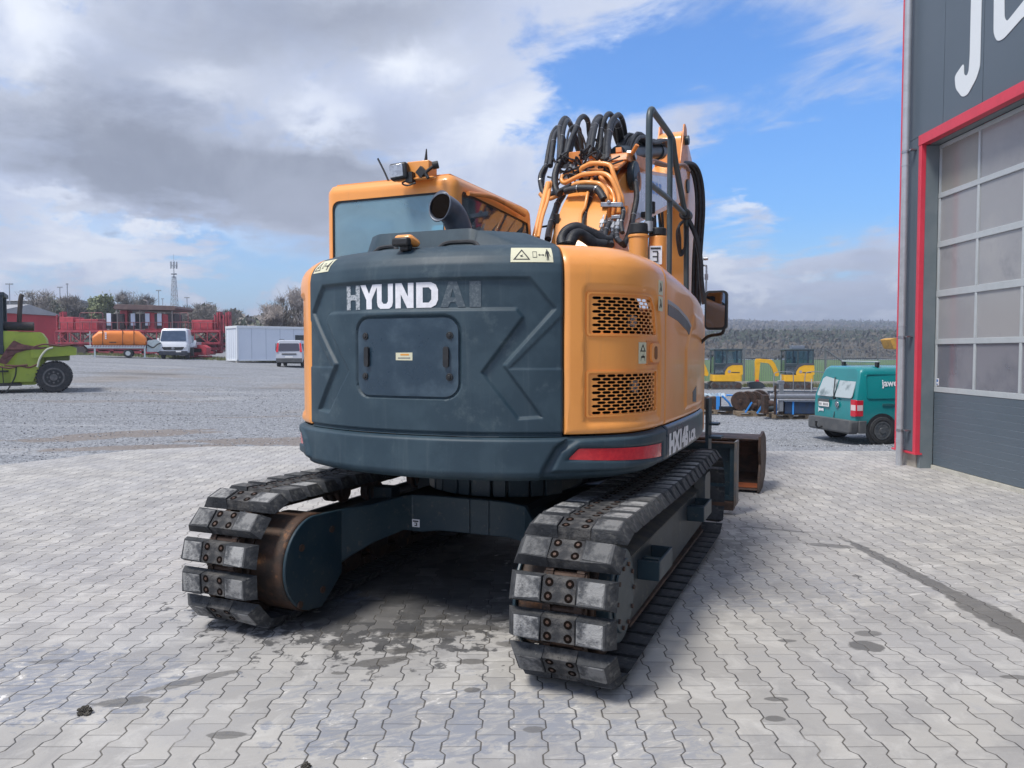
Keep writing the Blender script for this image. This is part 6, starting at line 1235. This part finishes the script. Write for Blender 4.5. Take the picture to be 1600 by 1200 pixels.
cp = b.build('capsule_cover', OC, TRL, bev=.02)
for x in (-1.75, .0, 1.0): b = B(); b.bb(x - .02, x + .02, -.862, .862, 1.0, 2.125); b.build('cover_seam', BLACKM, cp)
b = B()
for k in range(4): b.bb(-1.55, -1.40, -.868, -.862, 1.45 + k * .14, 1.55 + k * .14)
b.build('white_lettering', WHITE, cp)
b = B()
for k in range(5): b.bb(-1.15 + k * .12, -1.07 + k * .12, -.868, -.862, 1.14, 1.24)
b.build('black_lettering', BLACKM, cp)
b = B(); b.bb(-3.1, 2.05, -.9, .9, .72, .95); b.prism([(-3.4, .95), (-3.1, .95), (-3.1, .72)], lambda a, c, d: (a, d, c), -.5, .5); tb = b.build('trailer_bed', PALE, TRL, bev=.02)
b = B()
for k in range(20): x = -2.75 + k * .24; b.prism([(x, .83), (x + .10, .83), (x + .18, .95), (x + .08, .95)], lambda a, c, d: (a, d, c), -.906, -.901)
b.build('warning_stripes', M('stripe_red_blue', (.25, .10, .16)), tb)
for x in (-2.45, 1.95): b = B(); b.bb(x - .07, x + .07, -.9, -.75, .0, .72); b.bb(x - .12, x + .12, -.92, -.72, 0, .04); b.build('support_leg', PALE, TRL)
b = B(); b.bb(-2.92, -2.84, -.6, -.5, .9, 2.05); b.bb(-3.12, -2.84, -.6, -.5, 1.75, 1.82); b.build('drawbar_post', PALE, TRL)
for y in (-.82, .82): 
    b = B(); b.cyl((.45, y - .1, .33), (.45, y + .1, .33), .33, n=26); w_ = b.build('wheel', TYRE, TRL, bev=.02); w_.scale = (1.25, 1, 1); w_.location.x = -.11; b = B(); b.cyl((.45, y - .12, .33), (.45, y + .12, .33), .18, n=20); b.build('rim', ALU, w_)
b = B(); b.prism(fillet([(2.1, .45), (3.3, .45), (3.45, 1.2), (3.0, 1.45), (2.2, 1.35)], .08), lambda a, c, d: (a, d, c), -.7, .7); b.build('hopper', PALE, TRL, bev=.03)
b = B(); b.tube([(2.2, -.75, 1.0), (2.7, -.78, .8), (3.1, -.78, 1.05), (3.4, -.76, 1.15)], .05); b.build('hopper_hose', RUBBER, TRL)
# --- long red slipform machine
RED2 = M('red_machine', (.40, .055, .080), (.22, .04, .05), 1.6, .8, .6, c3=(.16, .05, .055), s3=4); REDB = M('red_bright', (.50, .060, .080), (.34, .045, .06), 2, .7, .5)
rz_ = GL(-34, 70)
RM = empty('red_lattice_machine', (-36.1, 70, rz_ - .05), 0, 'very long red lattice track machine with white panels behind the van and trailer', 'machine')
def tr(b, x0, x1, z0, z1, n, y=-1.2, t=.05):
    for z in (z0, z1): b.bb(x0, x1, y - .06, y + .06, z - .08, z + .08)
    for k in range(n + 1): x = x0 + (x1 - x0) * k / n; b.bb(x - t, x + t, y - .05, y + .05, z0, z1)
    for k in range(n):
        xa = x0 + (x1 - x0) * k / n; xb = x0 + (x1 - x0) * (k + 1) / n; 
        if k % 2: xa, xb = xb, xa
        b.cyl((xa, y, z0), (xb, y, z1), t * .9, n=6)
        if k % 3 == 0: b.cyl((xb, y + .02, z0), (xa, y + .02, z1), t * .9, n=6)
RM.scale = (.717, 1, .78)
X0, X1 = -6.5, 14.0
b = B(); tr(b, X0, X1, 1.35, 2.65, 13); tr(b, X0, X1, 1.35, 2.65, 13, 1.2); b.bb(X0, X1, -1.2, 1.2, 2.70, 2.85); b.bb(X0 + .4, X1 - .3, -1.1, 1.1, 1.1, 1.32); b.build('lattice_girder', RED2, RM, sm=0)
b = B(); b.bb(X0 + .2, X1 - .5, -.9, .9, .55, .85); b.bb(X0 + .5, X1 - 1, -1.0, 1.0, .15, .42)
for k in range(10): b.bb(X0 + .8 + k * 1.95, X0 + 1.2 + k * 1.95, -1.0, 1.0, 0, 1.1)
b.build('lower_carriage', RED2, RM, sm=0)
b = B(); b.bb(X0 + .3, X0 + 2.0, -.9, .9, 2.86, 4.35); b.build('machine_housing', REDB, RM, bev=.04); b = B(); b.bb(X0 + 2.2, X0 + 5.0, -.8, .8, 2.86, 4.1); b.build('machine_housing', REDB, RM, bev=.04); b = B(); b.bb(10.3, 12.9, -.9, .9, 2.86, 4.0); b.build('machine_housing', REDB, RM, bev=.04); b = B(); b.prism([(4.5, 2.86), (7.5, 2.86), (7.5, 4.6), (5.0, 4.9), (4.5, 4.9)], lambda a, c, d: (a, d, c), -.9, .9); b.build('machine_housing', REDB, RM, bev=.04); b = B(); b.bb(1.3, 2.2, -.8, .2, 3.4, 5.1); b.build('machine_housing', REDB, RM, bev=.04)
PWH = M('panel_white', (.62, .68, .80), rough=.5)
for x, w_ in ((-.2, .55), (2.8, .55), (4.4 - .9, .0), (5.0 - .4, .55), (6.1, .55)):
    if w_: b = B(); b.bb(x, x + w_, -1.05, -.98, 3.35, 4.75); b.build('white_panel', PWH, RM, bev=.02)
b = B()
for x in (-.4, 1.0, 2.5, 4.1, 5.7, 7.4): b.bb(x, x + .9, -.95, .5, 3.0, 4.7)
b.build('dark_radiators', M('radiator_black', (.03, .028, .035), (.08, .05, .05), 5, .7), RM, bev=.02)
b = B()
for x0, x1 in ((-5.0 + 1.5, .0 - .6), (8.0, 10.0)):
    b.tube([(x0, -1.1, 2.9), (x0, -1.1, 4.65), (x0 + .15, -1.1, 4.8), (x1 - .15, -1.1, 4.8), (x1, -1.1, 4.65), (x1, -1.1, 2.9)], .035, n=6, sub=1); b.tube([(x0, -1.1, 3.8), (x1, -1.1, 3.8)], .03, n=6, sub=1); b.tube([((x0 + x1) / 2, -1.1, 2.9), ((x0 + x1) / 2, -1.1, 4.8)], .03, n=6, sub=1)
for k in range(22): x = X0 + .5 + k * .92; b.bb(x, x + .05, -1.15, -1.05, 2.9, 3.7)
b.bb(X0 + .4, X1 - .4, -1.15, -1.08, 3.68, 3.74); b.build('guard_rails', M('rail_dull_red', (.30, .10, .11)), RM, sm=0)
for x in (X0 - .2, 13.1, 14.2): b = B(); b.bb(x, x + .22, -.3, .3, .2, 4.9); b.bb(x + .3, x + .5, -.3, .3, .2, 5.0); b.bb(x, x + .5, -.2, .2, 4.2, 4.5); b.bb(x - .1, x + .05, -.7, -.5, 2.5, 4.6); b.build('lifting_column', RED2, RM)
b = B(); b.prism([(1.0, 5.35), (1.2, 5.15), (8.6, 5.05), (8.8, 5.3), (8.6, 5.55), (1.3, 5.75)], lambda a, c, d: (a, d, c), -1.6, 2.2); b.build('canopy_roof', M('canopy_brown', (.11, .075, .075), (.17, .12, .11), 2, .6, .8), RM, bev=.03)
b = B()
for x in (1.4, 4.2, 8.2): b.bb(x, x + .08, -1.5, -1.42, 2.8, 5.1)
b.tube([(4.9, -1, 5.4), (4.9, -1, 6.1), (4.4, -1, 6.25)], .08); b.build('canopy_posts', M('post_grey', (.2, .18, .18)), RM)
b = B(); b.prism([(X0 + 1.0, .1), (X0 + 3.6, .1), (X0 + 3.9, .5), (X0 + 3.5, .95), (X0 + 1.1, .95), (X0 + .8, .5)], lambda a, c, d: (a, d, c), -1.3, -.8); b.prism([(9.3, .1), (12.0, .1), (12.3, .5), (11.9, .95), (9.4, .95), (9.1, .5)], lambda a, c, d: (a, d, c), -1.3, -.8); b.build('crawler_tracks', M('crawler_dark', (.06, .045, .045)), RM, bev=.03)
sm_ = empty('red_plate_compactor', (-27.0, 66.5, GL(-27, 66.5)), 0, 'small red frame machine sitting on the ground left of the white container', 'machine')
b = B(); b.prism(fillet([(-.9, .25), (.75, .25), (.85, .9), (.4, 1.15), (-.5, 1.05), (-.95, .7)], .08), lambda a, c, d: (a, d, c), -.5, .5); b.build('housing', REDB, sm_, bev=.04)
b = B(); b.bb(-.45, .40, -.53, -.505, .5, .8); b.build('grille', BLACKM, sm_); b = B(); b.bb(-.9, .9, -.55, .55, .05, .22); b.build('base', RED2, sm_, bev=.02)
# --- white container cabin
WC = M('container_white', (.66, .71, .78), (.62, .67, .75), .6, .5, .5); WCT = M('container_trim', (.68, .71, .74), rough=.5)
cz = GL(-21.6, 60.5)
CO = empty('container_cabin', (-21.6, 60.5, cz), 40, 'white flat-roofed container cabin behind the silver people carrier', 'container')
b = B(); b.bb(0.05, 12, 0.05, 2.45, .16, 2.70); b.build('wall_panels', WC, CO)
b = B()
for x in (0, 11.9): 
    for y in (0, 2.35): b.bb(x, x + .15, y, y + .15, .1, 2.85)
b.bb(-.01, 12.06, -.01, 2.51, 2.68, 2.88); b.bb(.0, 12.05, .0, 2.5, .10, .22); b.build('frame', WCT, CO, bev=.01)
b = B()
for k in range(1, 9): b.bb(k * 1.18, k * 1.18 + .02, .035, .05, .22, 2.68)
for k in range(1, 5): b.bb(.035, .05, k * .45, k * .45 + .02, .22, 2.68)
b.build('panel_joint', M('joint_pale_grey', (.40, .44, .50)), CO)
b = B(); b.bb(4.85, 6.0, .02, .05, 1.55, 2.20); b.build('window', M('cabin_window', (.03, .04, .045), rough=.2), CO)
b = B(); b.cyl((3.35, .05, .72), (3.35, -.01, .72), .10, n=14); b.build('round_vent', BLACKM, CO)
b = B()
for k in range(4): b.bb(.02 + k * 3.9, .25 + k * 3.9, .1, .4, -.02, .1)
b.build('foot', CONC, CO)
# --- silver people carrier (rear quarter) and white flatbed van (front)
SIL = M('silver_paint', (.50, .52, .57), (.46, .48, .53), 2, .4, .3, coat=.6)
mz = GL(-15.6, 55)
MV = empty('people_carrier', (-15.75, 54.9, mz), 8, 'silver people carrier seen from behind, parked in front of the white container', 'car')
prof_body(MV, 'body', SIL, [(-1.0, csec(.80, .88, .72, .38, 1.05, 1.84, 0, .12)), (-.8, csec(.86, .92, .78, .32, 1.05, 1.88)), (1.8, csec(.86, .92, .80, .30, 1.05, 1.90)), (2.9, csec(.86, .92, .60, .30, 1.0, 1.15)), (3.7, csec(.80, .86, .60, .34, .75, .95))], .05)
b = B(); b.prism(fillet([(-.72, 1.12), (.72, 1.12), (.66, 1.66), (-.66, 1.66)], .08), lambda a, c, d: (a, -1.0 - d + .12 * max(0, (c - 1.05) / .8), c), -.01, .012); b.build('rear_window', M('tinted_pane', (.06, .06, .085), rough=.12), MV)
b = B()
for s in (-1, 1): b.prism(fillet([(s * .74, 1.05), (s * .89, 1.05), (s * .82, 1.68), (s * .70, 1.68)], .02), lambda a, c, d: (a, -1.0 - d + .12 * max(0, (c - 1.05) / .8), c), -.06, .02)
b.build('tail_lamps', RED, MV)
b = B(); b.bb(-.5, .5, -1.03, -1.0, .86, .96); b.bb(-.88, .88, -1.08, -.95, .34, .62); b.build('bumper_trim', BUMP, MV, bev=.02)
b = B(); b.bb(-.26, .26, -1.09, -1.081, .66, .77); b.build('number_plate', PLATE, MV)
for x in (-.93, .93): b = B(); b.px(fillet([(-.6, 1.12), (2.2, 1.12), (1.75, 1.62), (-.55, 1.66)], .08), x - .06, x - .035 if x < 0 else x + .0); b.build('side_window', M('tinted_side', (.05, .055, .065), rough=.1), MV)
b = B()
for x in (-.70, .70): b.tube([(x, -.6, 1.93), (x, .5, 1.96), (x, 1.6, 1.93)], .02)
b.build('roof_rails', BLACKP, MV)
b = B(); b.box((-1.02, 2.0, 1.15), (.2, .12, .18)); b.box((1.02, 2.0, 1.15), (.2, .12, .18)); b.build('door_mirrors', BLACKP, MV, bev=.03)
for x, f_ in ((.82, 1), (-.82, -1)):
    for y in (-.2, 2.75): wheel(MV, x, y, .33, .22, face=f_)
vz = GL(-26.9, 62.2)
FV = empty('flatbed_van', (-27.35, 62.2, vz), 12, 'white flatbed van facing the camera in front of the red lattice machine', 'van')
WP = M('van_white', (.72, .74, .78), (.62, .64, .68), 2, .4, .35, coat=.4)
def fsec(hw, z0, z1, z2, wt_): return [(hw, z0), (hw + .02, (z0 + z1) / 2), (hw, z1), (wt_, z2 - .10), (wt_ - .12, z2), (-wt_ + .12, z2), (-wt_, z2 - .10), (-hw, z1), (-hw - .02, (z0 + z1) / 2), (-hw, z0)]
prof_body(FV, 'cab', WP, [(-.1, fsec(1.02, .55, 1.05, 1.18, .95)), (.0, fsec(1.08, .5, 1.25, 1.40, 1.02)), (.42, fsec(1.08, .5, 1.30, 2.45, .96)), (.6, fsec(1.08, .5, 1.30, 2.50, .97)), (2.0, fsec(1.08, .5, 1.30, 2.48, .97))], .05)
def ws(a, c, d): t = (c - 1.40) / 1.05; return Vector((a, -.03 + .42 * t - d, c))
b = B(); b.prism(fillet([(-.98, 1.46), (.98, 1.46), (.88, 2.30), (-.88, 2.30)], .07), ws, -.02, .012); b.build('windscreen', M('windscreen_blue', (.035, .06, .11), (.06, .09, .15), 3, .6, .12, .04), FV)
b = B(); b.py(fillet([(-.85, .98), (.85, .98), (.70, .74), (-.70, .74)], .05), -.14, -.09); gr = b.build('grille', BLACKP, FV, bev=.01)
b = B(); b.ring((0, -.15, .87), (0, -.142, .87), .10, .085, n=24)
for a in (90, 210, 330): b.cyl((0, -.146, .87), (.09 * math.cos(R(a)), -.146, .87 + .09 * math.sin(R(a))), .010, n=6)
b.build('star_emblem', CHROME, gr)
for s in (-1, 1): b = B(); b.py(fillet([(s * .80, .80), (s * 1.04, .84), (s * 1.05, 1.0), (s * .86, .98)], .02), -.15, -.06); b.build('headlight', LENS, FV, bev=.01)
b = B(); b.bb(-1.08, 1.08, -.17, .15, .32, .66); b.build('front_bumper', M('bumper_black', (.03, .035, .05), rough=.6), FV, bev=.04)
b = B(); b.bb(.22, .62, -.18, -.17, .56, .67); b.build('number_plate', PLATE, FV)
b = B(); b.bb(-1.15, 1.15, 2.1, 5.6, .95, 1.05); b.bb(-1.15, 1.15, 2.1, 2.16, 1.05, 1.9); b.bb(1.12, 1.16, 2.2, 5.6, 1.05, 1.45); b.bb(-1.16, -1.12, 2.2, 5.6, 1.05, 1.45); b.build('flatbed', ALU, FV)
b = B(); b.prism([(1.1, .95), (1.5, 1.05), (1.6, 1.5), (1.45, 1.55), (1.3, 1.3), (1.1, 1.25)], lambda a, c, d: (a, d, c), .9, .98); b.box((-1.22, .4, 1.55), (.16, .1, .3)); b.build('mirror_and_door', WP, FV, bev=.02)
for x, f_ in ((.92, 1), (-.92, -1)):
    for y in (.75, 4.4): wheel(FV, x, y, .36, .24, face=f_)
b = B(); b.bb(1.10, 1.32, .9, 1.3, .25, .95); b.build('side_box', BLACKP, FV)
# --- far buildings on the left
def house(name, loc, rz, label, cat, w, d, h, rh, wall, roof, wins):
    e = empty(name, loc, rz, label, cat); b = B(); b.bb(-w / 2, w / 2, 0, d, -1.5, h); b.build('wall', wall, e)
    b = B(); b.prism([(-.4, h), (d + .4, h + .02), (d * .5, h + rh)], lambda a, c, dd: (dd, a, c), -w / 2 - .4, w / 2 + .4); b.build('roof', roof, e)
    for x, z, a, c in wins: b = B(); b.bb(x, x + a, -.04, .02, z, z + c); b.build('window', M('far_window', (.04, .045, .05), rough=.3), e)
    return e
GREYR = M('pale_roof', (.33, .33, .34), (.42, .42, .42), 1, .5)
house('red_shed', (-62.8, 77, GL(-35, 76) - .2), -12, 'low bright red shed with pale sloping roof behind the forklift', 'shed', 26, 8, 4.1, 1.0, M('shed_red', (.50, .025, .04), (.40, .02, .035), .6, .6), GREYR, [(-9 + k * 4, 1.6, 1.0, 1.2) for k in range(4)])
house('flat_block', (-95, 150, 8.0), -8, 'grey hillside building with dark window strip above the red shed', 'building', 16, 10, 3.6, .5, M('block_beige', (.30, .29, .27), (.24, .23, .22), .5, .5), GREYR, [(-7.5 + k * 1.5, 1.8, 1.1, 1.1) for k in range(6)] + [(3 + k * 2.5, 1.6, .7, 1.3) for k in range(2)])
# --- lattice radio tower
TW = M('tower_grey', (.30, .33, .37), (.38, .40, .44), 1, .5, .6)
tw = empty('lattice_tower', (-101, 231, 9.0), 0, 'tall slim grey lattice radio tower with antenna ring near the top', 'tower')
b = B(); H_ = 15.2
for sx in (-1, 1):
    for sy in (-1, 1): b.cyl((sx * 1.25, sy * 1.25, -4), (sx * .42, sy * .42, H_), .09, .07, n=5)
for k in range(11):
    z0 = k * H_ / 11; z1 = (k + 1) * H_ / 11; w0 = 1.03 - .61 * z0 / H_; w1 = 1.03 - .61 * z1 / H_
    for s in (-1, 1):
        b.cyl((-w0, s * w0, z0), (w1, s * w1, z1), .045, n=4); b.cyl((w0, s * w0, z0), (-w1, s * w1, z1), .06, n=4); b.cyl((s * w0, -w0, z0), (s * w1, w1, z1), .06, n=4); b.cyl((-w1, s * w1, z1), (w1, s * w1, z1), .06, n=4)
b.build('mast', TW, tw, sm=0)
b = B(); b.cyl((0, 0, H_ - .5), (0, 0, H_ + 4.6), .16, .07, n=6); b.cyl((0, 0, H_ + 4.6), (0, 0, H_ + 6.6), .05, n=5); b.cyl((0, 0, H_ + .6), (0, 0, H_ + .9), .85, n=12); b.build('top_pole', TW, tw)
for k in range(6):
    a = k * math.pi / 3; b = B(); b.cyl((.9 * math.cos(a), .9 * math.sin(a), H_ + 2.4), (.9 * math.cos(a), .9 * math.sin(a), H_ + 4.4), .20, n=6); b.cyl((0, 0, H_ + 3.3), (.9 * math.cos(a), .9 * math.sin(a), H_ + 3.3), .06, n=4); b.build('antenna', TW, tw)
# --- yard floodlight poles: (px azimuth slope, distance, top height)
LPG = 'tall thin light poles beyond the yard'
def pole(tx, d, top, arm, label):
    x = tx * d; z = GL(x, min(d, 110)) + 2; e = empty('light_pole', (x, d, z), 0, label, 'light pole', LPG)
    b = B(); b.cyl((0, 0, -4), (0, 0, top - z), .10, .07, n=6); b.build('mast', TW, e)
    b = B(); b.bb(-arm, arm, -.1, .1, top - z - .12, top - z + .05); b.build('lamp_head', TW, e); return e
for px, py, d, arm, lb in ((18, 444, 120, .55, 'light pole with flat head rising right behind the forklift cab'), (38, 455, 150, .55, 'short light pole beside the forklift exhaust'), (96.5, 449, 130, .4, 'light pole left of the taller pole pair'), (108, 444, 110, .12, 'tallest plain pole of the left group'), (85, 463, 170, .5, 'faint far pole over the red shed trees'),
                          (205, 458, 150, .5, 'light pole above the rounded bare tree'), (250, 454, 140, .45, 'light pole just left of the lattice tower'), (256, 467, 170, .3, 'thin short pole between light pole and lattice tower'), (294, 465, 140, .45, 'light pole right of the lattice tower'), (330, 473, 140, .4, 'last light pole on the right, left of the container')):
    pole((px - 800) / 1202, d, 1.675 + (550 - py) / 1202 * d, arm, lb)
# --- trees: tapered trunk, limbs, crown of many small leaf or twig clumps
BARK = M('bark', (.10, .085, .07), (.16, .14, .12), 3, .6, .9)
def foliage(name, c): return M(name, c, tuple(v * .55 for v in c), .9, .9, .9, .03, lo=.4, hi=.6, c3=tuple(min(1, v * 1.7) for v in c), s3=2.2)
FB = foliage('bare_twigs', (.30, .275, .25)); FG = foliage('fresh_green', (.29, .33, .18)); FD = foliage('dull_green', (.19, .21, .15)); FW = foliage('blossom_twigs', (.42, .37, .34))
def tree(x, y, z, h, w, mat, label, seed, dens=1., bare=False, group='trees along the back of the yard', kind='tree', leafs=.16, lowc=.25):
    rn = random.Random(seed); e = empty(kind, (x, y, z), rn.uniform(0, 360), label, 'tree', group)
    b = B(); tips = []
    trunks = [((0, 0), h * .035)] if not bare else [((rn.uniform(-.3, .3) * w * .4, rn.uniform(-.2, .2) * w * .4), h * .018) for _ in range(4)]
    for (tx, ty), tr_ in trunks:
        P = [Vector((tx, ty, -.8)), Vector((tx * 1.1 + rn.uniform(-.1, .1), ty, h * .25)), Vector((tx * 1.3 + rn.uniform(-.2, .2), ty * 1.2, h * .5)), Vector((tx * 1.5, ty * 1.3, h * .82))]
        b.tube(P, [tr_, tr_ * .25], n=6, sub=3)
        for k in range(9 if not bare else 12):
            t = rn.uniform(lowc, .8); o = P[1].lerp(P[3], t); a = rn.uniform(0, 6.28); L = w * .5 * rn.uniform(.5, 1.0) * (1 - .45 * t)
            q = o + Vector((math.cos(a) * L, math.sin(a) * L, h * rn.uniform(.10, .28))); m_ = o.lerp(q, .5) + Vector((0, 0, -.04 * h)); b.tube([o, m_, q], [tr_ * .35, tr_ * .08], n=4, sub=2); tips.append(q); tips.append(m_)
            for _ in range(3 if bare else 1):
                q2 = q + Vector((rn.uniform(-1, 1) * w * .16, rn.uniform(-1, 1) * w * .16, h * rn.uniform(.03, .16))); b.tube([o.lerp(q, .6), q2], [tr_ * .15, tr_ * .05], n=3, sub=1); tips.append(q2)
    b.build('trunk', BARK, e, sm=0)
    b = B(); n = int(1500 * dens)
    lobes = [(rn.choice(tips), rn.uniform(.10, .22) * w) for _ in range(16)]
    for k in range(n):
        c, r = rn.choice(lobes); d = Vector((rn.gauss(0, 1), rn.gauss(0, 1), rn.gauss(0, .8))) * r * .62; p = c + d
        if p.z > h or p.z < h * lowc * .7: continue
        s = leafs * rn.uniform(.5, 1.3) * max(h, 7) / 7
        if bare:
            u = Vector((rn.gauss(0, .6), rn.gauss(0, .6), rn.uniform(.3, 1))).normalized() * s * 3.6; v = u.orthogonal().normalized() * s * .16
            b.add([p - v, p + v, p + u + v * .3, p + u - v * .3], [(0, 1, 2, 3)])
        else:
            u = Vector((rn.gauss(0, 1), rn.gauss(0, 1), rn.gauss(0, 1))).normalized() * s; v = u.orthogonal().normalized() * s * rn.uniform(.5, 1)
            b.add([p - u, p - v, p + u, p + v], [(0, 1, 2, 3)])
    b.build('crown', mat, e, sm=0); return e
def at(px, d): return (px - 800) / 1202 * d
def TZ(py, d): return 1.675 + (550 - py) / 1202 * d
T = [  # px, distance, base z, top py, crown width px, material, bare, label
 (62, 105, 1.8, 460, 46, FB, True, 'grey leafless tree rising over the red shed roof'), (80, 112, 1.8, 462, 34, FD, False, 'dull green scrub tree right of the leafless one'), (98, 118, 2, 478, 34, FD, False, 'low olive bush tree below the pole pair'),
 (120, 110, 2, 466, 36, FB, True, 'thin bare tree between poles and the green pair'), (134, 120, 2, 478, 34, FD, False, 'low dark bush tree behind the red machine railing'), (152, 112, 2, 460, 24, FG, False, 'narrow fresh green tree, left of the green pair'),
 (174, 112, 2, 452, 36, FG, False, 'tallest light green tree behind the red machine'), (192, 118, 2, 474, 30, FD, False, 'dark green bush right of the tallest green tree'), (207, 112, 2, 459, 34, FB, True, 'rounded bare tree behind the brown canopy'), (232, 112, 2, 465, 26, FB, True, 'small bare tree behind the canopy chimney'),
 (262, 118, 2, 484, 40, FB, True, 'low bare scrub at the tower foot'), (300, 118, 2, 482, 44, FB, True, 'bare scrub right of the tower foot'), (322, 116, 2, 478, 36, FB, True, 'bare brush tree above the red column'), (352, 120, 2, 488, 40, FB, True, 'low bare bush over the container corner')]
for i, (px, d, bz, py, wpx, mt, bare, lb) in enumerate(T):
    tree(at(px, d), d, bz + 1, TZ(py, d) - bz - 1, wpx / 1202 * d, mt, lb, 20 + i, 1.0, bare, leafs=.20)
for i, (px, d, py, wpx, lb) in enumerate(((425, 82, 478, 34, 'low flowering tree at the left end of the blossom clump'), (446, 84, 462, 44, 'middle flowering tree of the clump behind the container'), (470, 86, 450, 50, 'tallest flowering tree, cut off by the excavator edge'), (492, 88, 455, 44, 'flowering tree mostly hidden behind the excavator'))):
    tree(at(px, d), d, GL(-20, 80), TZ(py, d) - GL(-20, 80), wpx / 1202 * d, FW, lb, 60 + i, 1.8, True, 'flowering trees behind the container', leafs=.13, lowc=.15)
# far-off hedge mass
b = B(); rn = random.Random(8)
for k in range(9000):
    px = rn.uniform(-60, 560); d = rn.uniform(122, 150); tp = 486 + 5 * math.sin(px * .05) + 4 * math.sin(px * .13 + 1) + (4 if px > 340 else -4) ; x = at(px, d); z = rn.uniform(1, TZ(tp, d)); s = rn.uniform(.25, .7)
    u = Vector((rn.gauss(0, 1), rn.gauss(0, 1), rn.gauss(0, 1))).normalized() * s; v = u.orthogonal().normalized() * s * .7; p = Vector((x, d, z)); b.mi = rn.choice((0, 0, 1)); b.add([p - u, p - v, p + u, p + v], [(0, 1, 2, 3)])
o = b.build('scrub_belt', [FB, FD], sm=0); tag(o, 'dense band of brown and green scrub filling the back of the yard', 'scrub', kind='stuff')
# rough grass strip at the yard edges
b = B(); GR = M('rough_grass', (.09, .12, .04), (.16, .15, .07), 2, .8, .9)
for k in range(5000):
    if k % 2: x = rn.uniform(-42, -18); y = rn.uniform(63.5, 68)
    else: x = rn.uniform(4, 24); y = rn.uniform(49.8, 52.6)
    z = GL(x, y) - .03; s = rn.uniform(.10, .28); a = rn.uniform(0, 6.28); b.add([(x - .03, y, z), (x + .03, y, z), (x + .1 * math.cos(a), y + .1 * math.sin(a), z + s)], [(0, 1, 2)])
tag(b.build('grass_verge', GR, sm=0), 'tufts of rough grass along the yard edges', 'grass', kind='stuff')
# clods on the paving
def clod(x, y, r, seed, label):
    rn = random.Random(seed); bm = bmesh.new(); bmesh.ops.create_icosphere(bm, subdivisions=4, radius=r)
    from mathutils import noise as mn
    for v in bm.verts: k = 1 + .55 * mn.noise(v.co * (2.2 / r) + Vector((seed, 0, 0))) + .35 * mn.noise(v.co * (6 / r)); v.co = Vector((v.co.x * k * 1.1, v.co.y * k, v.co.z * k * .75 + r * .5))
    me = bpy.data.meshes.new('mud_clod'); bm.to_mesh(me); bm.free(); me.materials.append(M('mud_%d' % seed, (.06, .055, .045), (.11, .10, .085), 40, .8, .95, bump=.8, bs=120)); o = bpy.data.objects.new('mud_clod', me); COL.objects.link(o); o.location = (x, y, 0); tag(o, label, 'mud clod', 'mud clods on the paving')
clod(-1.98, 3.50, .026, 4, 'dark round mud clod near the lower left corner'); clod(-.83, 3.035, .016, 9, 'flat mud crumb at the bottom edge of the picture')
# ------------------------------------------------------------------ air
def haze():
    b = B(); b.bb(-1300, 2300, -60, 2600, -9, 95); o = b.build('haze', bpy.data.materials.new('haze_air'), sm=0); m = o.data.materials[0]; m.use_nodes = True; nt = m.node_tree; nt.nodes.clear()
    ou = nd(nt, 'ShaderNodeOutputMaterial'); v = nd(nt, 'ShaderNodeVolumePrincipled'); v.inputs['Color'].default_value = (.72, .80, .95, 1); v.inputs['Density'].default_value = .0008; v.inputs['Anisotropy'].default_value = .2
    nt.links.new(v.outputs[0], ou.inputs['Volume']); o['kind'] = 'stuff'; o['label'] = 'thin pale haze in the air over the far hills'; o['category'] = 'haze'
haze()
